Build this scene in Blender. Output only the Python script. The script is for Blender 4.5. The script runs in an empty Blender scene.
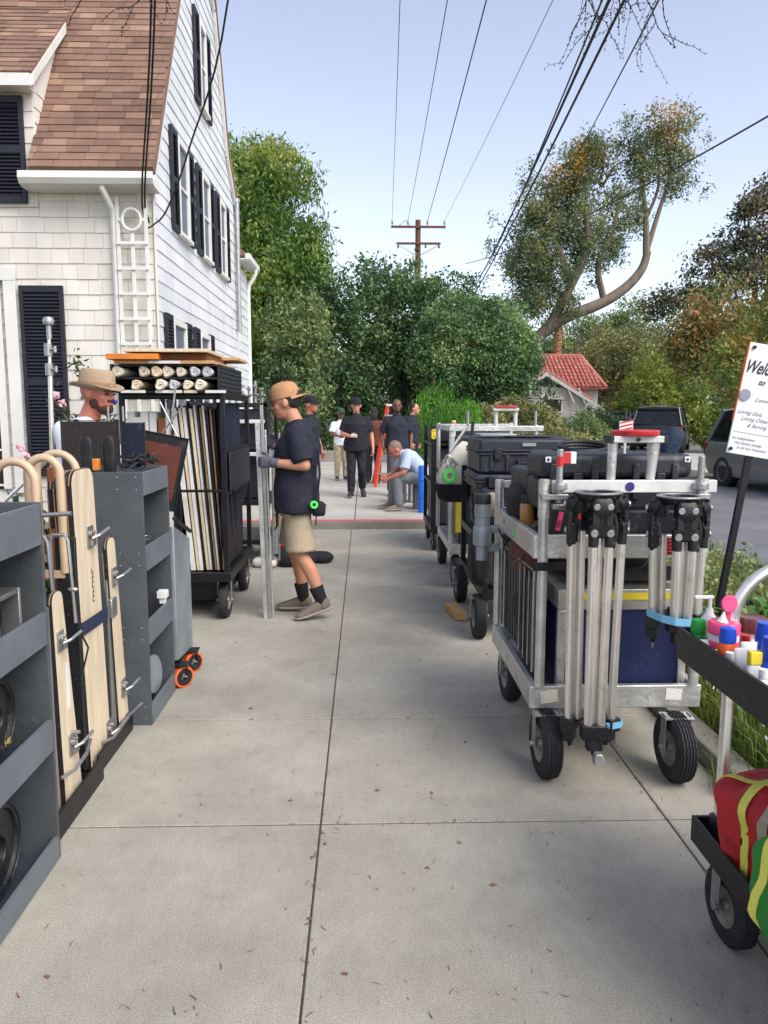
import bpy, math, random
import numpy as np
from mathutils import Vector, Matrix

random.seed(7)
SC = bpy.context.scene
COL = SC.collection
R = math.radians

# ------------------------------------------------------------ camera, light
cam = bpy.data.cameras.new('camera'); camo = bpy.data.objects.new('camera', cam)
COL.objects.link(camo); SC.camera = camo
cam.sensor_fit = 'VERTICAL'; cam.sensor_height = 36.0
cam.lens = 770.0/1024.0*36.0
cam.clip_start = 0.05; cam.clip_end = 3000
camo.location = (0, 0, 1.55)
camo.rotation_euler = (R(90-7.4), 0, R(-1.48))

SUN_EL, SUN_AZ = R(46), R(136)        # azimuth clockwise from +Y: sun low on the left, behind the camera
W = bpy.data.worlds.new('World'); SC.world = W; W.use_nodes = True
wn = W.node_tree.nodes; wl = W.node_tree.links
bg = wn['Background']
sky = wn.new('ShaderNodeTexSky'); sky.sky_type = 'NISHITA'; sky.sun_disc = False
sky.sun_elevation = SUN_EL; sky.sun_rotation = SUN_AZ
sky.altitude = 0; sky.air_density = 1.0; sky.dust_density = 1.0; sky.ozone_density = 1.5
hsv = wn.new('ShaderNodeHueSaturation'); hsv.inputs['Saturation'].default_value = .62; hsv.inputs['Value'].default_value = 1.0
tint = wn.new('ShaderNodeMix'); tint.data_type = 'RGBA'; tint.blend_type = 'MULTIPLY'; tint.inputs[0].default_value = 1; tint.inputs[7].default_value = (1.0, .955, .985, 1)
wl.new(sky.outputs[0], hsv.inputs['Color']); wl.new(hsv.outputs[0], tint.inputs[6]); wl.new(tint.outputs[2], bg.inputs[0]); bg.inputs[1].default_value = 0.13
sd = bpy.data.lights.new('sun', 'SUN'); sd.energy = 1.85; sd.angle = R(42); sd.color = (1.0, 0.95, 0.88)
so = bpy.data.objects.new('sun', sd); COL.objects.link(so)
sdir = Vector((math.sin(SUN_AZ)*math.cos(SUN_EL), math.cos(SUN_AZ)*math.cos(SUN_EL), math.sin(SUN_EL)))
so.rotation_euler = sdir.to_track_quat('Z', 'Y').to_euler()
so.location = (8, -6, 12)
SC.view_settings.view_transform = 'Standard'; SC.view_settings.look = 'None'
SC.view_settings.exposure = 1.03; SC.view_settings.gamma = 1.0; SC.view_settings.use_curve_mapping = False

# ------------------------------------------------------------ materials
def s2l(c):
    return tuple((v/12.92 if v <= .04045 else ((v+.055)/1.055)**2.4) for v in [x/255 for x in c])
def mat(name, col, rough=.6, metal=0., var=.18, scale=8., bump=.15, bscale=90., coat=0., stretch=(1,1,1), alpha=1., trans=0., wear=.10, emis=None):
    m = bpy.data.materials.new(name); m.use_nodes = True
    n = m.node_tree.nodes; l = m.node_tree.links; p = n['Principled BSDF']
    c = s2l(col)
    p.inputs['Roughness'].default_value = rough; p.inputs['Metallic'].default_value = metal
    if coat: p.inputs['Coat Weight'].default_value = coat
    if trans: p.inputs['Transmission Weight'].default_value = trans
    tc = n.new('ShaderNodeTexCoord'); mp = n.new('ShaderNodeMapping'); mp.inputs['Scale'].default_value = stretch
    l.new(tc.outputs['Object'], mp.inputs[0])
    nz = n.new('ShaderNodeTexNoise'); nz.inputs['Scale'].default_value = scale; nz.inputs['Detail'].default_value = 6
    l.new(mp.outputs[0], nz.inputs['Vector'])
    mx = n.new('ShaderNodeMix'); mx.data_type = 'RGBA'
    rp = n.new('ShaderNodeMapRange'); rp.inputs[1].default_value = .3; rp.inputs[2].default_value = .7
    l.new(nz.outputs[0], rp.inputs[0]); l.new(rp.outputs[0], mx.inputs[0])
    mx.inputs[6].default_value = (*[v*(1-var) for v in c], 1); mx.inputs[7].default_value = (*[min(1, v*(1+var)) for v in c], 1)
    if wear:
        wz = n.new('ShaderNodeTexNoise'); wz.inputs['Scale'].default_value = scale*4.5; wz.inputs['Detail'].default_value = 9; wz.inputs['Roughness'].default_value = .7
        l.new(mp.outputs[0], wz.inputs['Vector'])
        wr_ = n.new('ShaderNodeMapRange'); wr_.inputs[1].default_value = .56; wr_.inputs[2].default_value = .66; wr_.inputs[4].default_value = .85
        l.new(wz.outputs[0], wr_.inputs[0])
        wm = n.new('ShaderNodeMix'); wm.data_type = 'RGBA'; l.new(wr_.outputs[0], wm.inputs[0]); l.new(mx.outputs[2], wm.inputs[6])
        avg = sum(c)/3; wcol = [v*(1-wear)+.32*wear for v in c] if avg < .12 else [v*(1-wear) for v in c]
        wm.inputs[7].default_value = (*wcol, 1); l.new(wm.outputs[2], p.inputs['Base Color'])
    else: l.new(mx.outputs[2], p.inputs['Base Color'])
    if rough > .15:
        rr = n.new('ShaderNodeMapRange'); rr.inputs[3].default_value = rough*.8; rr.inputs[4].default_value = min(1, rough*1.25)
        l.new(nz.outputs[0], rr.inputs[0]); l.new(rr.outputs[0], p.inputs['Roughness'])
    if bump:
        nb = n.new('ShaderNodeTexNoise'); nb.inputs['Scale'].default_value = bscale; nb.inputs['Detail'].default_value = 4
        l.new(mp.outputs[0], nb.inputs['Vector'])
        b = n.new('ShaderNodeBump'); b.inputs['Strength'].default_value = bump; b.inputs['Distance'].default_value = .01
        l.new(nb.outputs[0], b.inputs['Height']); l.new(b.outputs[0], p.inputs['Normal'])
    if emis:
        p.inputs['Emission Color'].default_value = (*s2l(emis[0]), 1); p.inputs['Emission Strength'].default_value = emis[1]
    return m

def leafmat(name, cols, trans=.3, rough=.55):
    """foliage: each leaf takes its own tint"""
    m = bpy.data.materials.new(name); m.use_nodes = True
    n = m.node_tree.nodes; l = m.node_tree.links; p = n['Principled BSDF']; out = n['Material Output']
    g = n.new('ShaderNodeNewGeometry'); r = n.new('ShaderNodeValToRGB')
    els = r.color_ramp.elements
    for i, (pos, c) in enumerate(cols):
        e = els[i] if i < 2 else els.new(pos)
        e.position = pos; e.color = (*s2l(c), 1)
    tc = n.new('ShaderNodeTexCoord')
    nz = n.new('ShaderNodeTexNoise'); nz.inputs['Scale'].default_value = .55; nz.inputs['Detail'].default_value = 3
    l.new(tc.outputs['Object'], nz.inputs['Vector'])
    a = n.new('ShaderNodeMath'); a.operation = 'MULTIPLY_ADD'; a.inputs[1].default_value = 1.7; a.inputs[2].default_value = -.6
    l.new(nz.outputs[0], a.inputs[0])
    b = n.new('ShaderNodeMath'); b.operation = 'MULTIPLY_ADD'; b.inputs[1].default_value = .6
    l.new(g.outputs['Random Per Island'], b.inputs[0]); l.new(a.outputs[0], b.inputs[2])
    l.new(b.outputs[0], r.inputs[0])
    l.new(r.outputs[0], p.inputs['Base Color']); p.inputs['Roughness'].default_value = rough
    t = n.new('ShaderNodeBsdfTranslucent'); l.new(r.outputs[0], t.inputs[0])
    mx = n.new('ShaderNodeMixShader'); mx.inputs[0].default_value = trans
    l.new(p.outputs[0], mx.inputs[1]); l.new(t.outputs[0], mx.inputs[2]); l.new(mx.outputs[0], out.inputs[0])
    return m

M = dict(
 alu=mat('worn aluminium', (206,205,200), .40, .75, .2, 6, .3, 40, wear=.35),
 tube=mat('silver tube', (238,234,226), .3, .8, .06, 5, .03, 40, wear=.25),
 steel=mat('steel', (170,170,168), .38, .85, .15, 12, .1),
 galv=mat('galvanised sheet', (150,158,162), .5, .5, .22, 5, .15, 30),
 whitebar=mat('white painted bar', (206,206,200), .5, 0, .15, 9, .15),
 black=mat('black plastic', (22,23,26), .48, 0, .25, 10, .15, 120),
 blackm=mat('black metal', (25,25,28), .42, .3, .25, 10, .12, 80),
 rubber=mat('tyre rubber', (34,35,38), .75, 0, .25, 20, .3, 90),
 case=mat('black moulded case', (29,33,41), .5, 0, .2, 6, .15, 150, wear=.18),
 navy=mat('navy cloth', (17,23,44), .9, 0, .22, 6, .5, 60),
 bluecase=mat('dark blue case panel', (10,22,70), .55, 0, .2, 5, .15, 60),
 grey=mat('grey painted plywood', (72,77,80), .6, 0, .16, 5, .15, 60, wear=.08),
 greyedge=mat('grey painted lip', (100,105,110), .55, 0, .14, 7, .12, 60),
 greyin=mat('slate inner paint', (44,54,66), .7, 0, .15, 6, .1, 60),
 ply=mat('birch plywood', (214,196,166), .5, 0, .16, 5, .08, 60, stretch=(5,5,.7)),
 plydark=mat('plywood edge', (150,118,82), .6, 0, .2, 30, .1, 60),
 bent=mat('bentwood', (192,166,136), .45, 0, .15, 6, .06, 60, coat=.2),
 wood=mat('raw timber', (196,150,98), .65, 0, .25, 5, .2, 60, stretch=(.6,6,6)),
 woodd=mat('dark timber', (120,72,38), .7, 0, .25, 5, .2, 60),
 orangew=mat('orange stained timber', (214,124,44), .6, 0, .2, 6, .1, 60),
 paper=mat('paper roll', (222,212,190), .8, 0, .15, 14, .3, 50),
 whitew=mat('white painted timber', (214,212,204), .6, 0, .12, 7, .15, 60),
 white=mat('white plastic', (225,225,222), .4, 0, .05, 8, .03),
 brown=mat('brown flag cloth', (92,44,30), .85, 0, .2, 5, .3, 90),
 blackcl=mat('black cloth', (24,23,27), .92, 0, .25, 5, .4, 80),
 blacknet=mat('dark speckled fabric', (40,33,30), .9, 0, .5, 60, .4, 120),
 red=mat('red', (196,36,40), .5, 0, .15, 8, .1),
 redtape=mat('red ring', (190,40,46), .35, 0, .15, 8, .05, coat=.3),
 pink=mat('pink', (236,70,120), .4, 0, .06, 8, .03),
 green=mat('green', (30,150,60), .5, 0, .15, 8, .15),
 lime=mat('lime tape', (70,220,90), .5, 0, .05, 8, .03),
 yellow=mat('yellow', (228,205,50), .5, 0, .1, 8, .1),
 orange=mat('orange', (232,96,34), .45, 0, .08, 8, .05),
 blue=mat('blue plastic', (28,74,190), .35, 0, .08, 8, .03),
 brightblue=mat('bright blue vinyl', (20,110,215), .5, 0, .12, 5, .15, 40),
 cyan=mat('cyan plastic', (60,180,205), .35, 0, .05, 8, .03),
 strap=mat('blue webbing', (26,38,66), .8, 0, .15, 30, .4, 140),
 ltape=mat('light blue tape', (120,180,215), .6, 0, .08, 20, .1),
 amber=mat('amber bottle', (170,120,60), .3, 0, .15, 9, .03),
 teal=mat('teal liquid', (40,130,125), .3, 0, .08, 9, .03),
 clear=mat('milky clear plastic', (228,226,228), .25, 0, .04, 8, .02, trans=.35),
 brownjar=mat('brown jar', (96,48,40), .3, 0, .1, 8, .03),
 skin=mat('tanned skin', (190,134,106), .5, 0, .08, 18, .1, 150),
 skinred=mat('ruddy skin', (184,114,92), .5, 0, .08, 18, .1, 150),
 skindark=mat('dark skin', (104,68,52), .5, 0, .08, 18, .1, 150),
 hair=mat('dark hair', (34,26,22), .7, 0, .3, 30, .6, 160),
 hairgrey=mat('grey hair', (128,108,90), .8, 0, .25, 40, .6, 160),
 beard=mat('brown beard', (74,42,30), .85, 0, .3, 60, .6, 200),
 lip=mat('lips', (150,80,70), .5, 0, .05), eye=mat('eye', (26,20,18), .2, 0, .05, bump=0),
 cap=mat('tan cap cloth', (178,130,92), .8, 0, .1, 15, .3, 120),
 hat=mat('straw hat', (170,148,122), .8, 0, .12, 40, .4, 160, stretch=(1,1,4)),
 hatband=mat('hat band', (160,128,96), .8, 0, .1, 30, .2),
 navyshirt=mat('navy t-shirt', (22,24,40), .85, 0, .12, 8, .35, 26),
 blackshirt=mat('black t-shirt', (18,21,30), .85, 0, .12, 8, .35, 22),
 polo=mat('dark navy polo', (22,28,44), .85, 0, .12, 8, .35, 22),
 khaki=mat('khaki cotton', (160,146,122), .85, 0, .1, 8, .4, 26),
 greytr=mat('grey trousers', (112,116,120), .85, 0, .12, 8, .4, 26),
 whiteshirt=mat('white shirt', (214,218,224), .8, 0, .06, 8, .4, 26),
 paleblue=mat('pale blue grey t-shirt', (172,186,202), .8, 0, .06, 8, .4, 26),
 maroon=mat('brown jacket', (96,50,38), .85, 0, .15, 8, .3, 30),
 shoe=mat('taupe suede', (116,104,94), .8, 0, .12, 20, .2, 120),
 sole=mat('sole', (150,142,130), .7, 0, .1, 20, .1), shoeb=mat('black shoe', (36,34,34), .6, 0, .1, 20, .1),
 sock=mat('black sock', (22,22,26), .9, 0, .2, 30, .5, 200),
 glove=mat('grey work glove', (86,84,98), .8, 0, .15, 30, .4, 150),
 purple=mat('purple cloth', (62,44,120), .8, 0, .15, 10, .3),
 sidingw=None,
 trim=mat('white trim paint', (216,216,208), .5, 0, .06, 3, .08, 40),
 shutter=mat('black shutter paint', (24,27,40), .6, 0, .15, 8, .05),
 glass=mat('window glass', (60,70,84), .06, 0, .2, 1.5, .05, 3, coat=.5),
 darkglass=mat('tinted glass', (14,17,22), .12, 0, .2, 2, 0, 3),
 screen=mat('grey window screen', (92,100,112), .45, 0, .15, 3, .1, 200),
 darkroom=mat('dark room glass', (46,36,32), .08, 0, .4, 2, .04, 3),
 stucco=mat('cream stucco', (206,200,192), .85, 0, .07, 3, .3, 40),
 carblack=mat('black car paint', (10,11,14), .35, 0, .1, 3, 0, coat=.25),
 cargrey=mat('grey car paint', (112,116,124), .35, .35, .05, 2, 0, coat=.8),
 cardark=mat('dark green car paint', (40,46,50), .3, .2, .08, 3, 0, coat=.8),
 chrome=mat('chrome', (200,202,206), .18, 1., .05, 3, 0),
 tail=mat('tail light red', (120,16,18), .25, 0, .2, 10, 0, coat=.5),
 bark=mat('brown bark', (96,80,68), .9, 0, .35, 6, .8, 18, stretch=(1,1,.3)),
 barkgrey=mat('grey bark', (112,100,88), .85, 0, .3, 4, .7, 14, stretch=(1,1,.35)),
 polewood=mat('weathered pole', (104,70,52), .9, 0, .25, 6, .5, 30, stretch=(4,4,.5)),
 wire=mat('black cable', (30,30,34), .6, 0, .1, 5, 0),
 soil=mat('soil', (98,84,66), .95, 0, .4, 6, .8, 30),
 jointdirt=mat('dark joint dirt', (62,56,48), .95, 0, .4, 30, .5, 60),
 stone=mat('pale stone', (176,160,140), .8, 0, .2, 12, .5, 40),
 tan=mat('tan canvas bag', (200,194,180), .85, 0, .1, 10, .4, 60),
 wheelrim=mat('dull wheel rim', (150,146,138), .5, .6, .25, 20, .2),
 signw=mat('white sign board', (226,226,224), .5, 0, .03, 4, .02),
 ink=mat('black ink', (38,40,48), .6, 0, .05, 4, 0), inkgrey=mat('grey ink', (140,146,160), .6, 0, .05, 4, 0),
 gold=mat('gold ink', (190,165,90), .5, 0, .05, 4, 0),
 denim=mat('dark blue canvas', (26,44,68), .85, 0, .15, 12, .5, 80),
 greenplastic=mat('translucent green plastic', (40,150,90), .3, 0, .06, 8, .02),
)

# ------------------------------------------------------------ object helpers
def V(*a): return np.array(a, float)
def rotz(a):
    c, s = math.cos(a), math.sin(a); return np.array([[c,-s,0],[s,c,0],[0,0,1.]])
def rotm(rx=0, ry=0, rz=0):
    return np.array(Matrix.Rotation(rz,3,'Z') @ Matrix.Rotation(ry,3,'Y') @ Matrix.Rotation(rx,3,'X'))
def tag(o, label=None, cat=None, group=None, kind=None):
    if label: o['label'] = label
    if cat: o['category'] = cat
    if group: o['group'] = group
    if kind: o['kind'] = kind
    return o
def thing(name, label, cat, loc=(0,0,0), rz=0, group=None):
    o = bpy.data.objects.new(name, None); o.empty_display_size = .1
    COL.objects.link(o); o.location = loc; o.rotation_euler = (0,0,rz)
    return tag(o, label, cat, group)

def basis(d):
    d = np.array(d, float); d /= max(1e-9, np.linalg.norm(d))
    a = V(0,0,1) if abs(d[2]) < .9 else V(1,0,0)
    u = np.cross(a, d); u /= np.linalg.norm(u); return u, np.cross(d, u), d

class MB:
    def __init__(s): s.v = []; s.f = []; s.n = 0; s.T = None
    def add(s, vs, fs):
        vs = np.asarray(vs, float)
        if s.T is not None: vs = vs @ s.T[0].T + s.T[1]
        k = s.n; s.v.append(vs); s.n += len(vs)
        s.f += [tuple(k+i for i in f) for f in fs]
        return s
    def box(s, c, d, rot=None):
        x, y, z = [q/2 for q in d]
        vs = np.array([[-x,-y,-z],[x,-y,-z],[x,y,-z],[-x,y,-z],[-x,-y,z],[x,-y,z],[x,y,z],[-x,y,z]])
        if rot is not None:
            if not hasattr(rot, 'shape'): rot = rotm(*rot)
            vs = vs @ rot.T
        return s.add(vs + np.array(c, float), [(0,3,2,1),(4,5,6,7),(0,1,5,4),(1,2,6,5),(2,3,7,6),(3,0,4,7)])
    def bb(s, x0, x1, y0, y1, z0, z1): return s.box(((x0+x1)/2,(y0+y1)/2,(z0+z1)/2), (x1-x0,y1-y0,z1-z0))
    def rings(s, rings, closed=False, caps=True):
        n = len(rings[0]); k = len(rings); vs = np.concatenate(rings); fs = []
        for i in range(k if closed else k-1):
            a, b = i*n, ((i+1) % k)*n
            for j in range(n):
                j2 = (j+1) % n; fs.append((a+j, a+j2, b+j2, b+j))
        if caps and not closed:
            fs.append(tuple(range(n))[::-1]); fs.append(tuple((k-1)*n+j for j in range(n)))
        return s.add(vs, fs)
    def tube(s, pts, r, n=10, caps=True, closed=False):
        pts = [np.array(p, float) for p in pts]; k = len(pts)
        rs = r if hasattr(r, '__len__') else [r]*k
        ref = None; out = []
        for i in range(k):
            if closed: d = pts[(i+1) % k]-pts[i-1]
            else: d = pts[min(i+1,k-1)]-pts[max(i-1,0)]
            d /= max(1e-9, np.linalg.norm(d))
            if ref is None: u, w, _ = basis(d)
            else:
                u = ref-d*np.dot(ref, d); nn = np.linalg.norm(u)
                if nn < 1e-5: u, w, _ = basis(d)
                else: u /= nn; w = np.cross(d, u)
            ref = u
            t = np.arange(n)*2*math.pi/n
            out.append(pts[i] + rs[i]*(np.outer(np.cos(t), u)+np.outer(np.sin(t), w)))
        return s.rings(out, closed, caps)
    def cyl(s, a, b, r, r2=None, n=16): return s.tube([a, b], [r, r if r2 is None else r2], n)
    def lathe(s, prof, o=(0,0,0), ax=(0,0,1), n=20):
        """prof: list of (radius, height along the axis)"""
        u, w, d = basis(ax); o = np.array(o, float); t = np.arange(n)*2*math.pi/n
        ring = np.outer(np.cos(t), u)+np.outer(np.sin(t), w)
        hollow = min(prof[0][0], prof[-1][0]) > .3*max(q[0] for q in prof) and min(prof[0][0], prof[-1][0]) > 0
        return s.rings([o+d*h+max(r,1e-4)*ring for r, h in prof], closed=hollow)
    def ell(s, c, r, n=14, m=9, rot=None):
        out = []
        for i in range(m+1):
            a = -math.pi/2+math.pi*i/m; t = np.arange(n)*2*math.pi/n
            q = np.stack([np.cos(t)*max(math.cos(a),.01), np.sin(t)*max(math.cos(a),.01), np.full(n, math.sin(a))], 1)*np.array(r, float)
            if rot is not None: q = q @ rot.T
            out.append(q+np.array(c, float))
        return s.rings(out)
    def caps(s, a, b, ra, rb, n=14):
        """tapered capsule"""
        a = np.array(a,float); b = np.array(b,float); L = np.linalg.norm(b-a); prof = []
        for i in range(6):
            t = -math.pi/2+i*math.pi/2/5; prof.append((ra*math.cos(t), ra*math.sin(t)))
        for i in range(6):
            t = i*math.pi/2/5; prof.append((rb*math.cos(t), L+rb*math.sin(t)))
        return s.lathe(prof, a, b-a if L > 1e-6 else (0,0,1), n)
    def loft(s, secs, n=24, lat=(0,1,0), p=2.0):
        """secs: (centre, half-depth, half-width); the width runs along lat"""
        out = []; k = len(secs); lat = np.array(lat, float)
        cs = [np.array(q[0], float) for q in secs]
        for i, (c, rd, rw) in enumerate(secs):
            d = cs[min(i+1,k-1)]-cs[max(i-1,0)]; d /= np.linalg.norm(d)
            w = lat-d*np.dot(lat, d); w /= np.linalg.norm(w); u = np.cross(w, d)
            t = np.arange(n)*2*math.pi/n
            cx = np.sign(np.cos(t))*np.abs(np.cos(t))**(2/p); sx = np.sign(np.sin(t))*np.abs(np.sin(t))**(2/p)
            out.append(cs[i]+np.outer(cx*rd, u)+np.outer(sx*rw, w))
        return s.rings(out)
    def prism(s, poly, a, b, ax='y'):
        """extrude a 2-D polygon; ax y: poly is (x,z); ax x: poly is (y,z); ax z: poly is (x,y)"""
        n = len(poly)
        def P(q, t): return (q[0],t,q[1]) if ax == 'y' else ((t,q[0],q[1]) if ax == 'x' else (q[0],q[1],t))
        vs = [P(q,a) for q in poly]+[P(q,b) for q in poly]
        fs = [tuple(range(n))[::-1], tuple(range(n,2*n))]+[(i,(i+1)%n,n+(i+1)%n,n+i) for i in range(n)]
        return s.add(vs, fs)
    def build(s, name, m, parent=None, bevel=0, smooth=35, seg=2, world=False, label=None, fixn=True):
        me = bpy.data.meshes.new(name)
        vs = np.concatenate(s.v) if s.v else np.zeros((0,3))
        me.from_pydata(vs.tolist(), [], s.f)
        return finish(me, name, m, parent, bevel, smooth, seg, world, label, fixn)

def finish(me, name, m, parent=None, bevel=0, smooth=35, seg=2, world=False, label=None, fixn=False):
    me.materials.append(M[m] if isinstance(m, str) else m)
    if fixn:
        import bmesh
        b = bmesh.new(); b.from_mesh(me); bmesh.ops.recalc_face_normals(b, faces=b.faces); b.to_mesh(me); b.free()
    if smooth:
        me.polygons.foreach_set('use_smooth', [True]*len(me.polygons))
        try: me.set_sharp_from_angle(angle=R(smooth))
        except Exception: pass
    o = bpy.data.objects.new(name, me); COL.objects.link(o)
    if parent is not None:
        o.parent = parent
        if world:
            t = parent
            while t.parent: t = t.parent
            t2 = Matrix.LocRotScale(t.location, t.rotation_euler, t.scale)
            me.transform(t2.inverted())
    if bevel:
        md = o.modifiers.new('bevel', 'BEVEL'); md.width = bevel; md.segments = seg; md.limit_method = 'ANGLE'; md.angle_limit = R(40)
        md.harden_normals = False
    if label: o['label'] = label
    return o
def solo(mb, name, m, label, cat, group=None, kind=None, **k):
    """a thing that is one mesh: origin moved to its base"""
    o = mb.build(name, m, None, **k)
    co = np.array([v.co for v in o.data.vertices]); c = (co.min(0)+co.max(0))/2; c[2] = co.min(0)[2]
    o.data.transform(Matrix.Translation(-Vector(c))); o.location = c
    return tag(o, label, cat, group, kind)
def kids(o): return [c for c in COL.objects if c.parent is o]
def copy_tree(o, loc=None, rz=None, parent=None, children=None):
    children = children if children is not None else None
    c = o.copy(); COL.objects.link(c)
    if parent is not None: c.parent = parent
    if loc is not None: c.location = loc
    if rz is not None: c.rotation_euler = (0,0,rz)
    for ch in kids(o): copy_tree(ch, parent=c)
    return c
def text(body, size, m, parent, loc, rot, name='lettering', shear=0, ext=.0008, align='LEFT', bold=0, sx=1.):
    cu = bpy.data.curves.new(name, 'FONT'); cu.body = body; cu.size = size; cu.shear = shear; cu.extrude = ext
    cu.align_x = align; cu.offset = bold
    o = bpy.data.objects.new(name, cu); COL.objects.link(o)
    dg = bpy.context.evaluated_depsgraph_get()
    me = bpy.data.meshes.new_from_object(o.evaluated_get(dg)); bpy.data.objects.remove(o)
    me.transform(Matrix.Diagonal((sx,1,1,1)))
    me.transform(Matrix.Translation(Vector(loc)) @ Matrix.Rotation(rot[2],4,'Z') @ Matrix.Rotation(rot[1],4,'Y') @ Matrix.Rotation(rot[0],4,'X'))
    me.materials.clear(); o2 = finish(me, name, m, parent, smooth=0)
    return o2
def remesh(mb, name, m, parent, vox=.008, it=4, wr=0., seed=0, wscale=22., world=False, label=None):
    """one continuous skin over overlapping solids"""
    me = bpy.data.meshes.new(name+'_src'); me.from_pydata(np.concatenate(mb.v).tolist(), [], mb.f)
    import bmesh
    b = bmesh.new(); b.from_mesh(me); bmesh.ops.recalc_face_normals(b, faces=b.faces); b.to_mesh(me); b.free()
    o = bpy.data.objects.new(name, me); COL.objects.link(o)
    r = o.modifiers.new('r','REMESH'); r.mode = 'VOXEL'; r.voxel_size = vox
    if it: q = o.modifiers.new('s','SMOOTH'); q.iterations = it; q.factor = .5
    dg = bpy.context.evaluated_depsgraph_get()
    me2 = bpy.data.meshes.new_from_object(o.evaluated_get(dg)); me2.name = name
    bpy.data.objects.remove(o); bpy.data.meshes.remove(me)
    if wr:
        n = len(me2.vertices); co = np.empty(n*3); me2.vertices.foreach_get('co', co); co = co.reshape(-1,3)
        no = np.empty(n*3); me2.vertex_normals.foreach_get('vector', no); no = no.reshape(-1,3)
        rg = np.random.RandomState(seed); h = np.zeros(n); p = co*wscale
        p = p+1.2*np.sin(p[:,[1,2,0]]*.6+rg.rand(3)*6)
        for _ in range(5):
            k = rg.randn(3)*np.array([.8,.8,.55]); h += np.sin(p@k+rg.rand()*6)
        h = 1-np.abs(h)/3
        co += no*(h*wr)[:,None]; me2.vertices.foreach_set('co', co.ravel())
    me2.materials.clear()
    return finish(me2, name, m, parent, smooth=180, world=world, label=label)
# ------------------------------------------------------------ setting: ground, pavement, road
def ramp_island(name, cols, rough=.7, bump=.25, bscale=60, stretch=(1,1,1), streak=.15):
    m = bpy.data.materials.new(name); m.use_nodes = True
    n = m.node_tree.nodes; l = m.node_tree.links; p = n['Principled BSDF']; p.inputs['Roughness'].default_value = rough
    g = n.new('ShaderNodeNewGeometry'); r = n.new('ShaderNodeValToRGB'); els = r.color_ramp.elements
    for i, (pos, c) in enumerate(cols):
        e = els[i] if i < 2 else els.new(pos)
        e.position = pos; e.color = (*s2l(c), 1)
    l.new(g.outputs['Random Per Island'], r.inputs[0])
    tc = n.new('ShaderNodeTexCoord'); mp = n.new('ShaderNodeMapping'); mp.inputs['Scale'].default_value = stretch
    l.new(tc.outputs['Object'], mp.inputs[0])
    nz = n.new('ShaderNodeTexNoise'); nz.inputs['Scale'].default_value = 3; nz.inputs['Detail'].default_value = 8; l.new(mp.outputs[0], nz.inputs['Vector'])
    mr = n.new('ShaderNodeMapRange'); mr.inputs[1].default_value=.3; mr.inputs[2].default_value=.7; mr.inputs[3].default_value = 1-streak; mr.inputs[4].default_value = 1+streak*.5
    l.new(nz.outputs[0], mr.inputs[0])
    mx = n.new('ShaderNodeVectorMath'); mx.operation = 'SCALE'; l.new(r.outputs[0], mx.inputs[0]); l.new(mr.outputs[0], mx.inputs[3])
    l.new(mx.outputs[0], p.inputs['Base Color'])
    nb = n.new('ShaderNodeTexNoise'); nb.inputs['Scale'].default_value = bscale; l.new(mp.outputs[0], nb.inputs['Vector'])
    b = n.new('ShaderNodeBump'); b.inputs['Strength'].default_value = bump; b.inputs['Distance'].default_value = .01
    l.new(nb.outputs[0], b.inputs['Height']); l.new(b.outputs[0], p.inputs['Normal'])
    return m

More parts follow.
